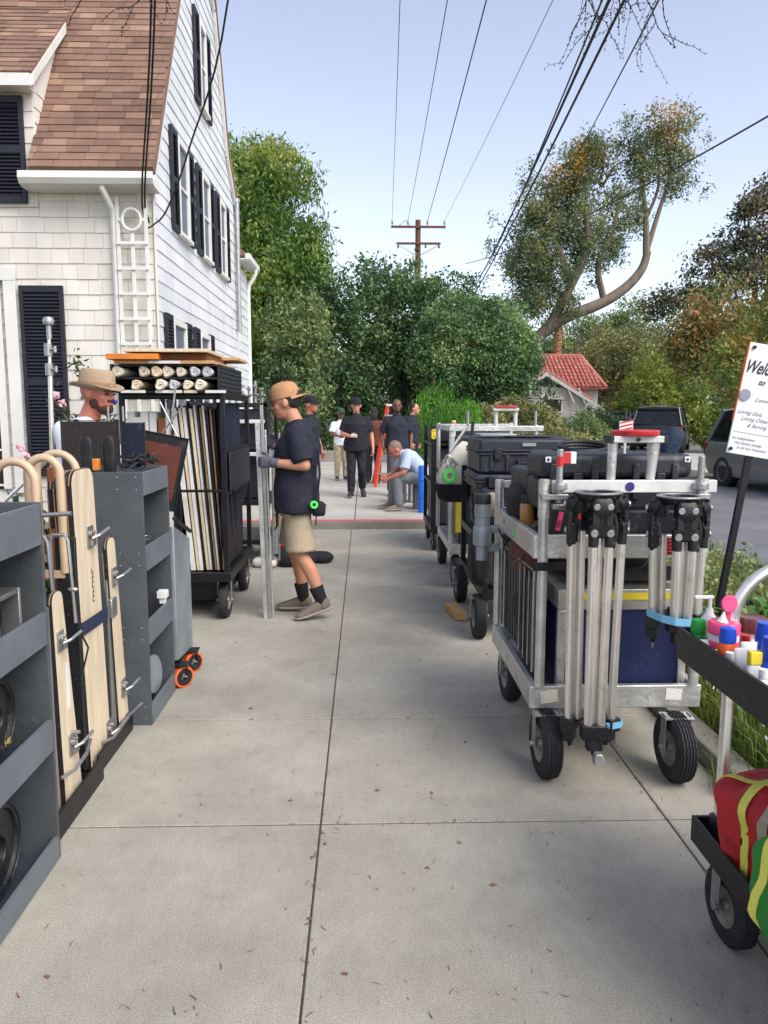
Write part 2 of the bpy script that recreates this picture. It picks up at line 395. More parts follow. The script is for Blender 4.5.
def concrete(name, lo, hi, speck=.35, fine=260):
    m = bpy.data.materials.new(name); m.use_nodes = True
    n = m.node_tree.nodes; l = m.node_tree.links; p = n['Principled BSDF']; p.inputs['Roughness'].default_value = .85
    tc = n.new('ShaderNodeTexCoord')
    def noise(sc, det, rough=.5, st=None):
        z = n.new('ShaderNodeTexNoise'); z.inputs['Scale'].default_value = sc; z.inputs['Detail'].default_value = det; z.inputs['Roughness'].default_value = rough
        if st:
            mp = n.new('ShaderNodeMapping'); mp.inputs['Scale'].default_value = st; l.new(tc.outputs['Object'], mp.inputs[0]); l.new(mp.outputs[0], z.inputs['Vector'])
        else: l.new(tc.outputs['Object'], z.inputs['Vector'])
        return z
    a = noise(1.1, 8, .65); b = noise(fine, 3, .7); c = noise(28, 5, .7, (1.0,.35,1)); d = noise(5.5, 4, .6)
    r = n.new('ShaderNodeValToRGB'); r.color_ramp.elements[0].color = (*s2l(lo),1); r.color_ramp.elements[1].color = (*s2l(hi),1)
    r.color_ramp.elements[0].position = .36; r.color_ramp.elements[1].position = .66
    l.new(a.outputs[0], r.inputs[0])
    def mr(src, a0, a1, b0, b1):
        q = n.new('ShaderNodeMapRange'); q.inputs[1].default_value=a0; q.inputs[2].default_value=a1; q.inputs[3].default_value=b0; q.inputs[4].default_value=b1
        l.new(src, q.inputs[0]); return q.outputs[0]
    def mul(x, f):
        q = n.new('ShaderNodeVectorMath'); q.operation = 'SCALE'; l.new(x, q.inputs[0]); l.new(f, q.inputs[3]); return q.outputs[0]
    e = noise(.75, 7, .7); em = n.new('ShaderNodeMix'); em.data_type = 'RGBA'; l.new(mr(e.outputs[0], .5, .75, 0, .3), em.inputs[0]); l.new(r.outputs[0], em.inputs[6])
    em.inputs[7].default_value = (*[v*f for v, f in zip(s2l(lo), (.86,.76,.64))], 1)
    col = mul(em.outputs[2], mr(b.outputs[0], .3, .7, 1-speck, 1+speck*.8))
    col = mul(col, mr(c.outputs[0], .3, .7, .93, 1.06))
    col = mul(col, mr(d.outputs[0], .25, .42, .86, 1.0))
    g = n.new('ShaderNodeNewGeometry')
    col = mul(col, mr(g.outputs['Random Per Island'], 0, 1, .95, 1.04))
    l.new(col, p.inputs['Base Color'])
    bp = n.new('ShaderNodeBump'); bp.inputs['Strength'].default_value = .35; bp.inputs['Distance'].default_value = .004
    l.new(b.outputs[0], bp.inputs['Height']); l.new(bp.outputs[0], p.inputs['Normal'])
    return m
M['conc'] = concrete('pavement concrete', (148,144,132), (176,171,157), .42, 210)
M['conc2'] = concrete('kerb concrete', (124,120,110), (152,148,138), .3)
M['drive'] = concrete('driveway concrete', (160,156,147), (186,181,171), .2)
M['asphalt'] = concrete('asphalt', (96,97,100), (116,116,118), .45, 120)
M['redpaint'] = mat('faded red kerb paint', (196,96,96), .75, 0, .2, 14, .3)
M['ground'] = concrete('earth and dry grass', (84,84,52), (118,106,72), .5, 60)
def flat(name, m, x0, x1, y0, y1, z, label=None):
    b = MB(); b.add([(x0,y0,z),(x1,y0,z),(x1,y1,z),(x0,y1,z)], [(0,1,2,3)])
    o = b.build(name, m, smooth=0); tag(o, label, None, None, 'structure'); return o
flat('ground', 'ground', -600, 600, -60, 1500, -.24)
flat('street', 'asphalt', 3.95, 400, -50, 18.6, -.13)
# the pavement: slabs with open joints
b = MB(); g = .0032
xs = [-2.05, -1.497, -.17, 1.157, 1.497]
for i in range(-4, 8):
    y0 = 2.75+1.012*(i-1); y1 = y0+1.012
    if i == 7: y1 = 10.165
    for k in range(4):
        b.bb(xs[k]+g, xs[k+1]-g, y0+g*1.3, y1-g*1.3, -.12, 0)
for i in (-6,-5): b.bb(xs[0], xs[-1], 2.75+1.012*(i-1)+g, 2.75+1.012*i-g, -.12, 0)
for y0 in (9.83,):pass
o = b.build('sidewalk', 'conc', smooth=0, bevel=.003, seg=1); tag(o, kind='structure')
for (x0,x1,y0,y1,nm,mm) in ((-2.05,1.497,-4.4,10.16,'joint_bed','jointdirt'),):
    flat(nm, mm, x0, x1, y0, y1, -.004)
b = MB()
for i in range(8):
    y0 = -4.3+1.8*i; b.bb(1.503, 1.62, y0+.004, min(y0+1.8,10.1)-.004, -.2, .085)
o = b.build('kerb', 'conc2', smooth=0, bevel=.012); tag(o, kind='structure')
b = MB(); b.bb(3.82, 3.95, -30, 9.8, -.25, .0)
o = b.build('street_kerb', 'conc2', smooth=0, bevel=.015); tag(o, kind='structure')
# planting strip and left bed: uneven soil
def soil_sheet(name, x0, x1, y0, y1, z, nx=40, ny=160, amp=.025, m='soil'):
    b = MB(); X, Y = np.meshgrid(np.linspace(x0,x1,nx), np.linspace(y0,y1,ny)); rg = np.random.RandomState(3)
    Z = z+amp*(np.sin(X*7+Y*3)+np.sin(X*3.1-Y*5.3)+rg.rand(*X.shape)*1.2-.6)/2
    vs = np.stack([X.ravel(),Y.ravel(),Z.ravel()],1); fs = [(j*nx+i,j*nx+i+1,(j+1)*nx+i+1,(j+1)*nx+i) for j in range(ny-1) for i in range(nx-1)]
    b.add(vs, fs); o = b.build(name, m, smooth=180); tag(o, kind='structure')
soil_sheet('planting_strip', 1.61, 3.83, -4, 10.12, .03)
soil_sheet('garden_bed', -9, -2.05, -4, 10.2, .0)
# raised driveway with a red painted edge
b = MB()
for i in range(7):
    for j in range(5):
        x0 = -5.44+1.327*i*1.0; y0 = 10.36+2.75*j
        b.bb(x0+.006, x0+1.321, y0+.006, y0+2.744, -.1, .1)
o = b.build('driveway', 'drive', smooth=0, bevel=.004, seg=1); tag(o, kind='structure')
b = MB(); b.bb(-5.4, 3.9, 10.17, 10.355, -.2, .102)
o = b.build('driveway_kerb', 'conc2', smooth=0, bevel=.012); tag(o, kind='structure')
flat('red_kerb_paint', 'redpaint', -5.3, 3.85, 10.185, 10.35, .106)
flat('driveway_bed', 'soil', -5.44, 3.85, 10.36, 24.2, .07)
flat('side_lawn', 'ground', 3.9, 9, 18.75, 60, -.02)
flat('forecourt', 'drive', 9.0, 40, 18.75, 36, -.02)
b = MB(); b.bb(3.95, 60, 18.6, 18.75, -.2, .0)
o = b.build('far_kerb', 'conc2', smooth=0, bevel=.015); tag(o, kind='structure')
b = MB(); b.bb(-3.2, 1.1, 22.6, 22.85, .0, .42)
solo(b, 'garden_wall', 'conc2', 'low tan retaining kerb wall below the dark hedge behind the crew', 'wall', bevel=.02)

# ------------------------------------------------------------ the shingled house
M['shf'] = ramp_island('warm white shingle', [(0,(211,207,195)),(1,(222,218,207)),(.5,(217,213,202))], .75, .3, 40, (1,1,.3), .12)
M['shs'] = ramp_island('cool white siding', [(0,(202,205,206)),(1,(217,219,219))], .7, .25, 30, (1,1,.3), .1)
M['roofs'] = ramp_island('brown roof shingle', [(0,(112,86,72)),(1,(158,126,106)),(.3,(128,98,83)),(.75,(138,108,91))], .9, .6, 160, (1,1,1), .2)
def shingles(mb, o, u, v, n, nrow, exp, wr, th, lo, hi, rg, gap=.004, tilt=.6):
    """lapped courses on a plane; lo/hi give each course's extent along u at height s"""
    o, u, v, n = [np.array(q, float) for q in (o,u,v,n)]
    for i in range(nrow):
        s0 = i*exp; s1 = s0+exp+.006; a = max(lo(s0), lo(s1)) if False else lo(s0); b_ = hi(s0)
        a1, b1 = lo(s1), hi(s1)
        x = a-rg.rand()*wr[1]*.6
        while x < b_:
            w = wr[0]+rg.rand()*(wr[1]-wr[0]); xa = max(x, a)+gap/2; xb = min(x+w, b_)-gap/2; x += w
            if xb-xa < .02: continue
            ta = xa if xa > a+.02 else a1; tb = xb if xb < b_-.02 else b1
            ta = max(ta, min(a1, tb-.01)); tb = min(tb, max(b1, ta+.01))
            t = th*(.85+.3*rg.rand()); dz = (rg.rand()-.5)*.006
            p = [o+u*xa+v*(s0+dz), o+u*xb+v*(s0+dz), o+u*tb+v*s1, o+u*ta+v*s1]
            q = [p[0]+n*t, p[1]+n*t, p[2]+n*t*(1-tilt), p[3]+n*t*(1-tilt)]
            mb.add(p+q, [(4,5,6,7),(0,1,5,4),(1,2,6,5),(3,0,4,7)])
HX, HY0, HY1 = -2.65, 10.2, 16.5
prof = [(10.0,4.40),(12.1,7.95),(13.3,9.5),(14.62,8.55),(15.62,6.42),(16.62,5.6)]
def gable_z(y):
    for (a, za), (c, zc) in zip(prof[:-1], prof[1:]):
        if a <= y <= c: return za+(zc-za)*(y-a)/(c-a)
    return 4.4
def gable_lo(z):
    if z < 4.74: return HY0
    for (a, za), (c, zc) in zip(prof[:2], prof[1:3]):
        if za <= z <= zc: return a+(c-a)*(z-za)/(zc-za)
    return 13.3
def gable_hi(z):
    if z < 5.7: return HY1
    for (a, za), (c, zc) in zip(prof[2:-1], prof[3:]):
        if zc <= z <= za: return a+(c-a)*(z-za)/(zc-za)
    return 13.3
house = thing('shingled_house', 'white shingled house with brown gambrel roof and black shutters', 'house', (-5.5, 13, 0))
def P(b, name, m, **k): return b.build(name, m, house, world=True, **k)
rg = np.random.RandomState(1)
b = MB()
b.prism([(HY0+.02,-.2),(HY1,-.2),(HY1,5.4)]+[(y,z-.13) for y,z in prof[::-1]][1:-1]+[(HY0+.02,4.35)], -9.5, HX, 'x')
P(b, 'core_wall', 'trim', smooth=0)
b = MB()
shingles(b, (HX,0,0), (0,1,0), (0,0,1), (1,0,0), 50, .19, (.5,1.3), .02, lambda s: gable_lo(s), lambda s: gable_hi(s), rg)
P(b, 'side_wall', 'shs', smooth=0)
b = MB()
shingles(b, (-9.5,HY0+.02,0), (1,0,0), (0,0,1), (0,-1,0), 23, .19, (.15,.36), .02, lambda s: 0, lambda s: 6.84, rg)
P(b, 'front_wall', 'shf', smooth=0)
b = MB(); b.bb(HX+.0, HX+.024, HY0-.022, HY0+.02, -.1, 4.3); P(b, 'corner_board', 'shf', bevel=.004)
# roof, front steep slope
def slope(p0, p1, x0, x1, exp, hifun=None):
    b = MB(); d = np.array([0,p1[0]-p0[0],p1[1]-p0[1]]); L = np.linalg.norm(d); v = d/L; n = np.array([0,-v[2],v[1]])
    if p1[1] < p0[1]: pass
    o = np.array([x0,p0[0],p0[1]])
    b.add([o, o+V(x1-x0,0,0), o+V(x1-x0,0,0)+d, o+d, o-n*.1, o+V(x1-x0,0,0)-n*.1, o+V(x1-x0,0,0)+d-n*.1, o+d-n*.1], [(0,1,2,3),(4,7,6,5),(0,4,5,1),(1,5,6,2),(2,6,7,3),(3,7,4,0)])
    shingles(b, o+n*.002, (1,0,0), v, n, int(L/exp)+1, exp, (.2,.36), .018, lambda s: 0, lambda s: x1-x0, rg, .005)
    return b
P(slope((9.93,4.50),(12.1,8.05), -4.09, HX+.09, .12), 'roof', 'roofs', smooth=0)
P(slope((11.30,6.741),(12.1,8.05), -9.5, -4.095, .12), 'roof', 'roofs', smooth=0)
P(slope((12.1,8.05),(13.3,9.6), -9.5, HX+.09, .135), 'upper_roof', 'roofs', smooth=0)
b = MB()
for (a, za), (c, zc) in zip(prof[2:-1], prof[3:]):
    b.add([(x,y,z+q) for x in (-9.5,HX+.09) for (y,z) in ((a,za),(c,zc)) for q in (.0,.12)], [(0,1,3,2),(4,6,7,5),(1,5,7,3),(0,2,6,4),(2,3,7,6),(0,4,5,1)])
P(b, 'rear_roof', 'roofs', smooth=0)
b = MB()  # rake boards
for (a, za), (c, zc) in zip(prof[:-1], prof[1:]):
    d = V(0,c-a,zc-za); L = np.linalg.norm(d); d /= L; nn = V(0,-d[2],d[1]); o = V(HX+.02,a,za)
    q = [o-nn*.10, o-nn*.10+d*L, o+d*L-nn*.002, o-nn*.002]
    b.add(q+[t+V(.05,0,0) for t in q], [(0,3,2,1),(4,5,6,7),(0,1,5,4),(2,3,7,6),(1,2,6,5),(3,0,4,7)])
P(b, 'rake_board', 'trim', smooth=0)
b = MB()  # eave gutter with soffit
b.prism([(9.84,4.44),(9.83,4.36),(9.87,4.30),(9.95,4.28),(10.2,4.27),(10.2,4.34),(9.99,4.36),(9.98,4.43),(9.965,4.43),(9.94,4.37),(9.88,4.37),(9.855,4.44)], -4.17, HX+.1, 'x')
P(b, 'gutter', 'trim', smooth=40)
b = MB(); b.tube([(-3.19,9.93,4.34),(-3.19,9.93,4.26),(-3.13,10.1,4.06),(-3.13,10.13,3.9),(-3.13,10.13,.1)], .038, 10); P(b, 'downspout', 'trim')
# trellis with a ring
b = MB(); ty = 10.10
for x in (-3.07,-2.895,-2.72): b.bb(x-.022, x+.022, ty-.015, ty+.015, .4, 4.2 if x != -2.895 else 3.82)
for z in np.arange(.55, 4.25, .31):
    if 3.85 < z < 4.1: continue
    b.bb(-3.09, -2.70, ty-.034, ty-.017, z-.02, z+.02)
t = np.linspace(0, 2*math.pi, 25)[:-1]
b.tube([(-2.895+.115*math.cos(a), ty-.02, 3.93+.13*math.sin(a)) for a in t], .022, 6, closed=True)
for dx in (-.14,.14): b.bb(-2.895+dx-.02 if dx<0 else -2.895+dx-.03, -2.895+dx+.03 if dx<0 else -2.895+dx+.02, ty-.03, ty-.01, 3.91, 3.95)
P(b, 'trellis', 'trim', bevel=.003)
def shutter(x0, x1, y0, y1, z0, z1, ax, parent=house, world=True):
    """louvred shutter; ax 'y' faces -Y, ax 'x' faces +X"""
    b = MB()
    if ax == 'y':
        y = y0
        b.bb(x0, x0+.05, y-.045, y, z0, z1); b.bb(x1-.05, x1, y-.045, y, z0, z1)
        for z in (z0, (z0+z1)/2-.04, z1-.08): b.bb(x0+.05, x1-.05, y-.042, y, z, z+.08)
        z = z0+.1
        while z < z1-.1:
            b.box(((x0+x1)/2, y-.022, z), (x1-x0-.1, .045, .008), (R(50),0,0)); z += .045
        b.bb(x0+.04, x1-.04, y-.008, y-.002, z0+.02, z1-.02)
    else:
        x = x0
        b.bb(x, x+.045, y0, y0+.05, z0, z1); b.bb(x, x+.045, y1-.05, y1, z0, z1)
        for z in (z0, (z0+z1)/2-.04, z1-.08): b.bb(x, x+.042, y0+.05, y1-.05, z, z+.08)
        z = z0+.1
        while z < z1-.1:
            b.box((x+.022, (y0+y1)/2, z), (.045, y1-y0-.1, .008), (0,R(50),0)); z += .045
        b.bb(x+.002, x+.008, y0+.04, y1-.04, z0+.02, z1-.02)
    return b.build('shutter', 'shutter', parent, world=world, bevel=0, smooth=0)
def side_window(y0, y1, z0, z1, nx=2, glass='screen'):
    b = MB(); x = HX+.022
    b.bb(x, x+.05, y0, y0+.07, z0, z1); b.bb(x, x+.05, y1-.07, y1, z0, z1)
    b.bb(x, x+.052, y0+.07, y1-.07, z1-.08, z1); b.bb(x, x+.08, y0-.03, y1+.03, z0-.05, z0)
    b.bb(x, x+.035, y0+.07, y1-.07, (z0+z1)/2-.02, (z0+z1)/2+.02); pass
    f = P(b, 'window', 'trim', bevel=.003)
    b = MB(); b.bb(x-.001, x+.012, y0+.07, y1-.07, z0, z1-.08); b.build('pane', glass, f, world=True, smooth=0)
for (a, c, z0, z1) in ((11.05,12.42,4.08,5.38),(12.68,14.02,4.08,5.38),(14.22,15.55,4.08,5.38),(12.82,14.05,6.45,7.75),(10.45,11.95,1.5,2.82),(12.2,13.7,1.5,2.82)):
    w = .34
    shutter(HX+.024, 0, a, a+w, z0-.03, z1+.03, 'x'); shutter(HX+.024, 0, c-w, c, z0-.03, z1+.03, 'x'); side_window(a+w+.02, c-w-.02, z0, z1)
shutter(-4.37, -3.82, HY0-.01, 0, .72, 3.14, 'y')
# French door on the front
b = MB(); y = HY0-.012
b.bb(-4.56,-4.41, y-.05, y, .5, 3.2); b.bb(-6.1,-5.95, y-.05, y, .5, 3.2); b.bb(-6.1,-4.41, y-.055, y+.0, 3.2, 3.36)
for x in (-4.66,-5.2,-5.32,-5.88): b.bb(x-.05, x+.05, y-.03, y, .55, 3.18)
for x in (-4.93,-5.6): b.bb(x-.012, x+.012, y-.022, y, .7, 3.1)
for z in (.6, 1.06, 1.5, 1.94, 2.38, 2.82, 3.14): b.bb(-5.9,-4.64, y-.024, y-.001, z-.014, z+.014)
d = P(b, 'french_door', 'trim', bevel=.003)
b = MB(); b.bb(-5.9,-4.64, y-.008, y+.01, .55, 3.15); b.build('pane', 'darkroom', d, world=True, smooth=0)
# wall dormer on the left
b = MB(); DX = -4.08
shingles(b, (-7,HY0+.0,4.1), (1,0,0), (0,0,1), (0,-1,0), 8, .19, (.15,.36), .02, lambda s: 0, lambda s: DX+7, rg)
b.add([(DX,HY0,4.3),(DX,11.35,6.72),(DX,HY0,5.62),(DX-5,HY0,4.3),(DX-5,HY0,5.62),(DX-5,11.35,6.72)], [(0,1,2),(0,2,4,3),(2,1,5,4)])
shingles(b, (DX,HY0,4.35), (0,1,0), (0,0,1), (1,0,0), 10, .19, (.15,.36), .018, lambda s: 0, lambda s: max(.02, min((4.35+s-4.50+.1)*.61, 9 if s < 1.2 else 0)), rg)
b.add([(DX+.012,HY0,5.5),(DX+.012,11.3,6.65),(DX+.012,10.85,5.5)], [(0,2,1)])
P(b, 'dormer', 'shf', smooth=0)
b = slope((9.96,5.60),(11.5,7.05), -8, DX+.1, .135); P(b, 'dormer_roof', 'roofs', smooth=0)
b = MB(); b.bb(-8, DX+.08, 9.93, 10.0, 5.44, 5.58); b.bb(-8, DX+.04, 10.0, 10.17, 5.44, 5.46)
d0 = V(DX+.06, 9.97, 5.46); 
b.add([d0, d0+V(0,1.2,1.13), d0+V(0,1.2,1.26), d0+V(0,0,.13)]+[q+V(.05,0,0) for q in (d0, d0+V(0,1.2,1.13), d0+V(0,1.2,1.26), d0+V(0,0,.13))], [(0,3,2,1),(4,5,6,7),(0,1,5,4),(2,3,7,6),(1,2,6,5),(3,0,4,7)])
P(b, 'dormer_trim', 'trim', smooth=0)
shutter(-4.66, -4.19, HY0-.03, 0, 4.14, 5.4, 'y')
b = MB(); b.bb(-5.8,-4.68, HY0-.06, HY0-.022, 4.15, 5.4); w = P(b, 'window', 'trim')
b = MB(); b.bb(-5.7,-4.76, HY0-.066, HY0-.061, 4.22, 5.32); b.build('pane', 'glass', w, world=True, smooth=0)
# rear wing with its own gutter, and a vent pipe
b = MB(); b.bb(-8, HX+.02, HY1+.002, 17.9, -.1, 4.6); P(b, 'wing_wall', 'shs')
b = MB(); shingles(b, (HX+.021,16.6,0), (0,1,0), (0,0,1), (1,0,0), 24, .19, (.5,1.3), .02, lambda s: 0, lambda s: 1.3, rg); P(b, 'wing_siding', 'shs', smooth=0)
b = MB()
b.add([(-2.42,16.7,4.82),(-2.42,18.1,4.82),(-4.6,18.1,6.5),(-4.6,16.7,6.5),(-2.42,16.7,4.7),(-2.42,18.1,4.7),(-4.6,18.1,6.38),(-4.6,16.7,6.38)], [(0,1,2,3),(4,7,6,5),(0,4,5,1),(0,3,7,4),(1,5,6,2)])
P(b, 'wing_roof', 'roofs', smooth=0)
b = MB(); b.bb(-2.47,-2.36, 16.65, 18.15, 4.70, 4.83); b.bb(-2.66,-2.47, 16.65, 18.1, 4.70, 4.73); P(b, 'wing_gutter', 'trim', bevel=.02)
b = MB(); b.tube([(-2.40,17.75,4.72),(-2.40,17.75,4.6),(-2.56,17.8,4.35),(-2.58,17.8,4.2),(-2.58,17.8,0)], .045, 10); P(b, 'downspout', 'trim')
b = MB(); b.tube([(-2.56,16.35,3.2),(-2.56,16.35,5.75)], .045, 10); b.tube([(-2.56,16.35,5.75),(-2.56,16.35,5.83)], .06, 10); P(b, 'vent_pipe', 'steel')

# ------------------------------------------------------------ the bungalow with the clay tile roof
M['clay'] = ramp_island('red clay tile', [(0,(160,92,80)),(1,(200,132,116)),(.5,(180,110,96))], .75, .3, 20, (1,1,1), .15)
bun = thing('tiled_bungalow', 'small cream bungalow with red clay tile roof beyond the round tree', 'house', (12,45,0))
def PB(b, name, m, **k): return b.build(name, m, bun, world=True, **k)
b = MB(); b.bb(7.5, 13.8, 45.6, 51, -.2, 3.0); PB(b, 'wall', 'stucco', smooth=0)
b = MB(); b.prism([(8.8,-.2),(12.4,-.2),(12.4,2.35),(10.1,3.62),(8.8,2.9)], 43.2, 45.6, 'y'); PB(b, 'porch_wall', 'stucco', smooth=0)
def tiles(b, p0, p1, ux, width, r=.11, step=.24, seg=.42):
    p0 = np.array(p0,float); d = np.array(p1,float)-p0; L = np.linalg.norm(d); d /= L; ux = np.array(ux,float)
    k = int(width/step)
    for i in range(k+1):
        s = 0; base = p0+ux*(i*step)
        while s < L:
            e = min(s+seg+.03, L); b.tube([base+d*s+V(0,0,.03), base+d*e+V(0,0,.0)], [r, r*.84], 8); s += seg
b = MB(); b.add([(7.3,45.0,2.9),(14.1,45.0,2.9),(13.45,48.3,4.95),(7.3,48.3,4.95),(7.3,51.6,2.9),(14.1,51.6,2.9)], [(0,1,2,3),(3,2,5,4),(1,5,2)])
for i in range(27):
    x = 7.4+.245*i; t = max(0, (x-13.45)/.65) if x > 13.45 else 0
    tiles(b, (x,45.0,2.93), (x if x < 13.4 else x-.05, 45.0+3.3*(1-t), 2.93+2.05*(1-t)), (1,0,0), 0)
b.tube([(7.3,48.3,5.0),(13.45,48.3,5.0)], .13, 8); b.tube([(13.45,48.3,5.0),(14.1,45.0,2.97)], .12, 8)
PB(b, 'roof', 'clay')
b = MB()
for (x1, z1, w) in ((8.5,2.72,1), (12.7,2.2,-1)):
    A = V(10.1,43.0,3.78); B = V(x1,43.0,z1); b.add([A,B,B+V(0,2.6,0),A+V(0,2.6,0),A-V(0,0,.12),B-V(0,0,.12),B+V(0,2.6,-.12),A+V(0,2.6,-.12)], [(0,1,2,3),(4,7,6,5),(0,4,5,1),(1,5,6,2),(2,6,7,3),(3,7,4,0)])
for i in range(10):
    y = 43.1+.26*i
    b.tube([(10.1,y,3.82),(8.5,y,2.76)], .1, 6); b.tube([(10.1,y,3.82),(12.7,y,2.24)], .1, 6)
PB(b, 'porch_roof', 'clay')
b = MB()
for (x1, z1) in ((8.45,2.66), (12.75,2.14)):
    A = V(10.1,42.9,3.74); B = V(x1,42.9,z1); b.add([A,B,B-V(0,0,.2),A-V(0,0,.22),A+V(0,.08,0),B+V(0,.08,0),B+V(0,.08,-.2),A+V(0,.08,-.22)], [(0,1,2,3),(4,7,6,5),(0,4,5,1),(2,6,7,3),(1,5,6,2),(0,3,7,4)])
PB(b, 'barge_board', 'trim', smooth=0)
b = MB(); b.prism([(9.4,3.02),(11.1,2.9),(10.1,3.4)], 43.15, 43.19, 'y'); PB(b, 'gable_vent', 'black', smooth=0)
b = MB(); b.bb(9.9, 11.1, 43.12, 43.19, 1.5, 2.35); w = PB(b, 'window', 'trim')
b = MB(); b.bb(10.0, 11.0, 43.10, 43.118, 1.6, 2.25); b.build('pane', 'darkglass', w, world=True, smooth=0)
for x in (11.5,12.1):
    b = MB(); b.box((x,42.98,2.45),(.08,.1,.9),(0,R(-25),0)); PB(b, 'bracket', 'trim')
# ------------------------------------------------------------ foliage
def leaves(cl, n_per, spread, L, Wd, rg, droop=.0, flat_=.0, up=0.):
    """cl: (k,3) clump centres; returns a mesh full of small folded leaves"""
    k = len(cl); N = k*n_per
    c = np.repeat(cl, n_per, 0)+rg.normal(size=(N,3))*spread
    d = rg.normal(size=(N,3)); d[:,2] = d[:,2]*(1-flat_)-droop+up; d /= np.linalg.norm(d,axis=1)[:,None]
    q = rg.normal(size=(N,3)); w = np.cross(d,q); w /= np.linalg.norm(w,axis=1)[:,None]
    s = (.6+.8*rg.rand(N))[:,None]; nn = np.cross(d,w)
    A = c-d*L*s/2; B = c+w*Wd*s/2+nn*Wd*s*.12; C = c+d*L*s/2; D = c-w*Wd*s/2+nn*Wd*s*.12
    return np.stack([A,B,C,D],1).reshape(-1,3)
def leafmesh(name, vs, m, parent=None, world=True):
    n = len(vs)//4; me = bpy.data.meshes.new(name)
    me.vertices.add(n*4); me.vertices.foreach_set('co', vs.ravel())
    me.loops.add(n*4); me.loops.foreach_set('vertex_index', np.arange(n*4, dtype=np.int32))
    me.polygons.add(n); me.polygons.foreach_set('loop_start', np.arange(0, n*4, 4, dtype=np.int32))
    me.update(calc_edges=True); me.validate()
    return finish(me, name, m, parent, smooth=0, world=world)
def blob_clumps(blobs, k, rg, inner=.55, lump=.16, keep=None):
    """clump centres spread through ellipsoids, most of them near an uneven skin"""
    out = []
    vol = np.array([b[1][0]*b[1][1]*b[1][2] for b in blobs])**(2/3); vol /= vol.sum()
    for (c, r), f in zip(blobs, vol):
        m = max(3, int(k*f)); d = rg.normal(size=(m,3)); d /= np.linalg.norm(d,axis=1)[:,None]
        rad = inner+(1-inner)*rg.rand(m)**.6
        ph = rg.rand(3)*6
        rad *= 1+lump*(np.sin(d[:,0]*5+ph[0])+np.sin(d[:,1]*5+ph[1])+np.sin(d[:,2]*6+ph[2]))/1.5+lump*.5*rg.normal(size=m)
        out.append(np.array(c)+d*rad[:,None]*np.array(r))
    return np.concatenate(out)
LM = dict(
 hedge=leafmat('dark hedge leaves', [(0,(36,62,40)),(1,(140,160,94)),(.45,(64,98,60)),(.75,(96,126,74))], .32),
 round=leafmat('glossy green leaves', [(0,(48,78,52)),(1,(180,196,124)),(.4,(86,120,76)),(.75,(122,152,92))], .32, .4),
 ivy=leafmat('bright green fronds', [(0,(47,97,32)),(1,(128,179,58)),(.5,(81,139,43))], .35),
 feather=leafmat('yellow green feathery leaves', [(0,(46,76,36)),(1,(186,182,88)),(.4,(84,120,52)),(.75,(122,150,66))], .36),
 euc=leafmat('olive leaves with sunlit gold', [(0,(58,80,60)),(1,(178,168,98)),(.45,(94,114,80)),(.8,(130,140,92))], .35),  # low sun's gold put into the lightest leaf tints
 gold=leafmat('sunlit gold leaves', [(0,(104,104,52)),(1,(224,168,60)),(.5,(170,142,60))], .4),  # sunlight on the treetop painted in as leaf colour
 olive=leafmat('grey olive leaves', [(0,(76,84,56)),(1,(162,157,95)),(.5,(114,119,73))], .3),
 yel=leafmat('yellow green leaves', [(0,(78,100,42)),(1,(176,182,82)),(.5,(126,144,60))], .35),
 rust=leafmat('rusty leaves', [(0,(90,104,58)),(1,(178,130,84)),(.4,(114,132,69)),(.7,(144,135,75))], .3),
 rustgreen=leafmat('green leaves turning rust', [(0,(76,104,54)),(1,(187,126,75)),(.45,(126,146,71)),(.75,(166,155,79))], .3),
 dark=leafmat('dark purple green leaves', [(0,(56,64,49)),(1,(128,108,82)),(.5,(83,93,66))], .2),
 mid=leafmat('mid green leaves', [(0,(54,78,52)),(1,(158,168,102)),(.5,(98,122,76))], .3),
 shrub=leafmat('cream edged shrub leaves', [(0,(60,76,44)),(1,(206,190,130)),(.45,(110,118,70)),(.72,(160,152,96))], .3),
 strap=leafmat('strap leaves', [(0,(46,84,36)),(1,(140,170,74)),(.5,(84,124,50))], .35, .4),
 grass=leafmat('weedy grass', [(0,(70,92,40)),(1,(168,158,84)),(.5,(104,124,54))], .35),
 rose=leafmat('rose leaves', [(0,(36,56,40)),(1,(92,104,60)),(.5,(56,78,50))], .3),
 twig=leafmat('dry brown leaves', [(0,(96,62,40)),(1,(150,104,66)),(.5,(120,84,54))], .1),
)
M.update({'leaf_'+k: v for k, v in LM.items()})
def limb_tube(b, pts, r0, r1, n=8, wob=.0, rg=None):
    pts = [np.array(p,float) for p in pts]; out = []
    # smooth through the points
    P4 = [pts[0]*2-pts[1]]+pts+[pts[-1]*2-pts[-2]]
    for i in range(1, len(P4)-2):
        for t in np.linspace(0,1,5)[:-1]:
            a,b_,c,d = P4[i-1:i+3]
            out.append(.5*((2*b_)+(-a+c)*t+(2*a-5*b_+4*c-d)*t*t+(-a+3*b_-3*c+d)*t**3))
    out.append(pts[-1]); k = len(out)
    if wob and rg is not None: out = [p+rg.normal(size=3)*wob for p in out]
    rs = [r0+(r1-r0)*(i/(k-1)) for i in range(k)]
    b.tube(out, rs, n)
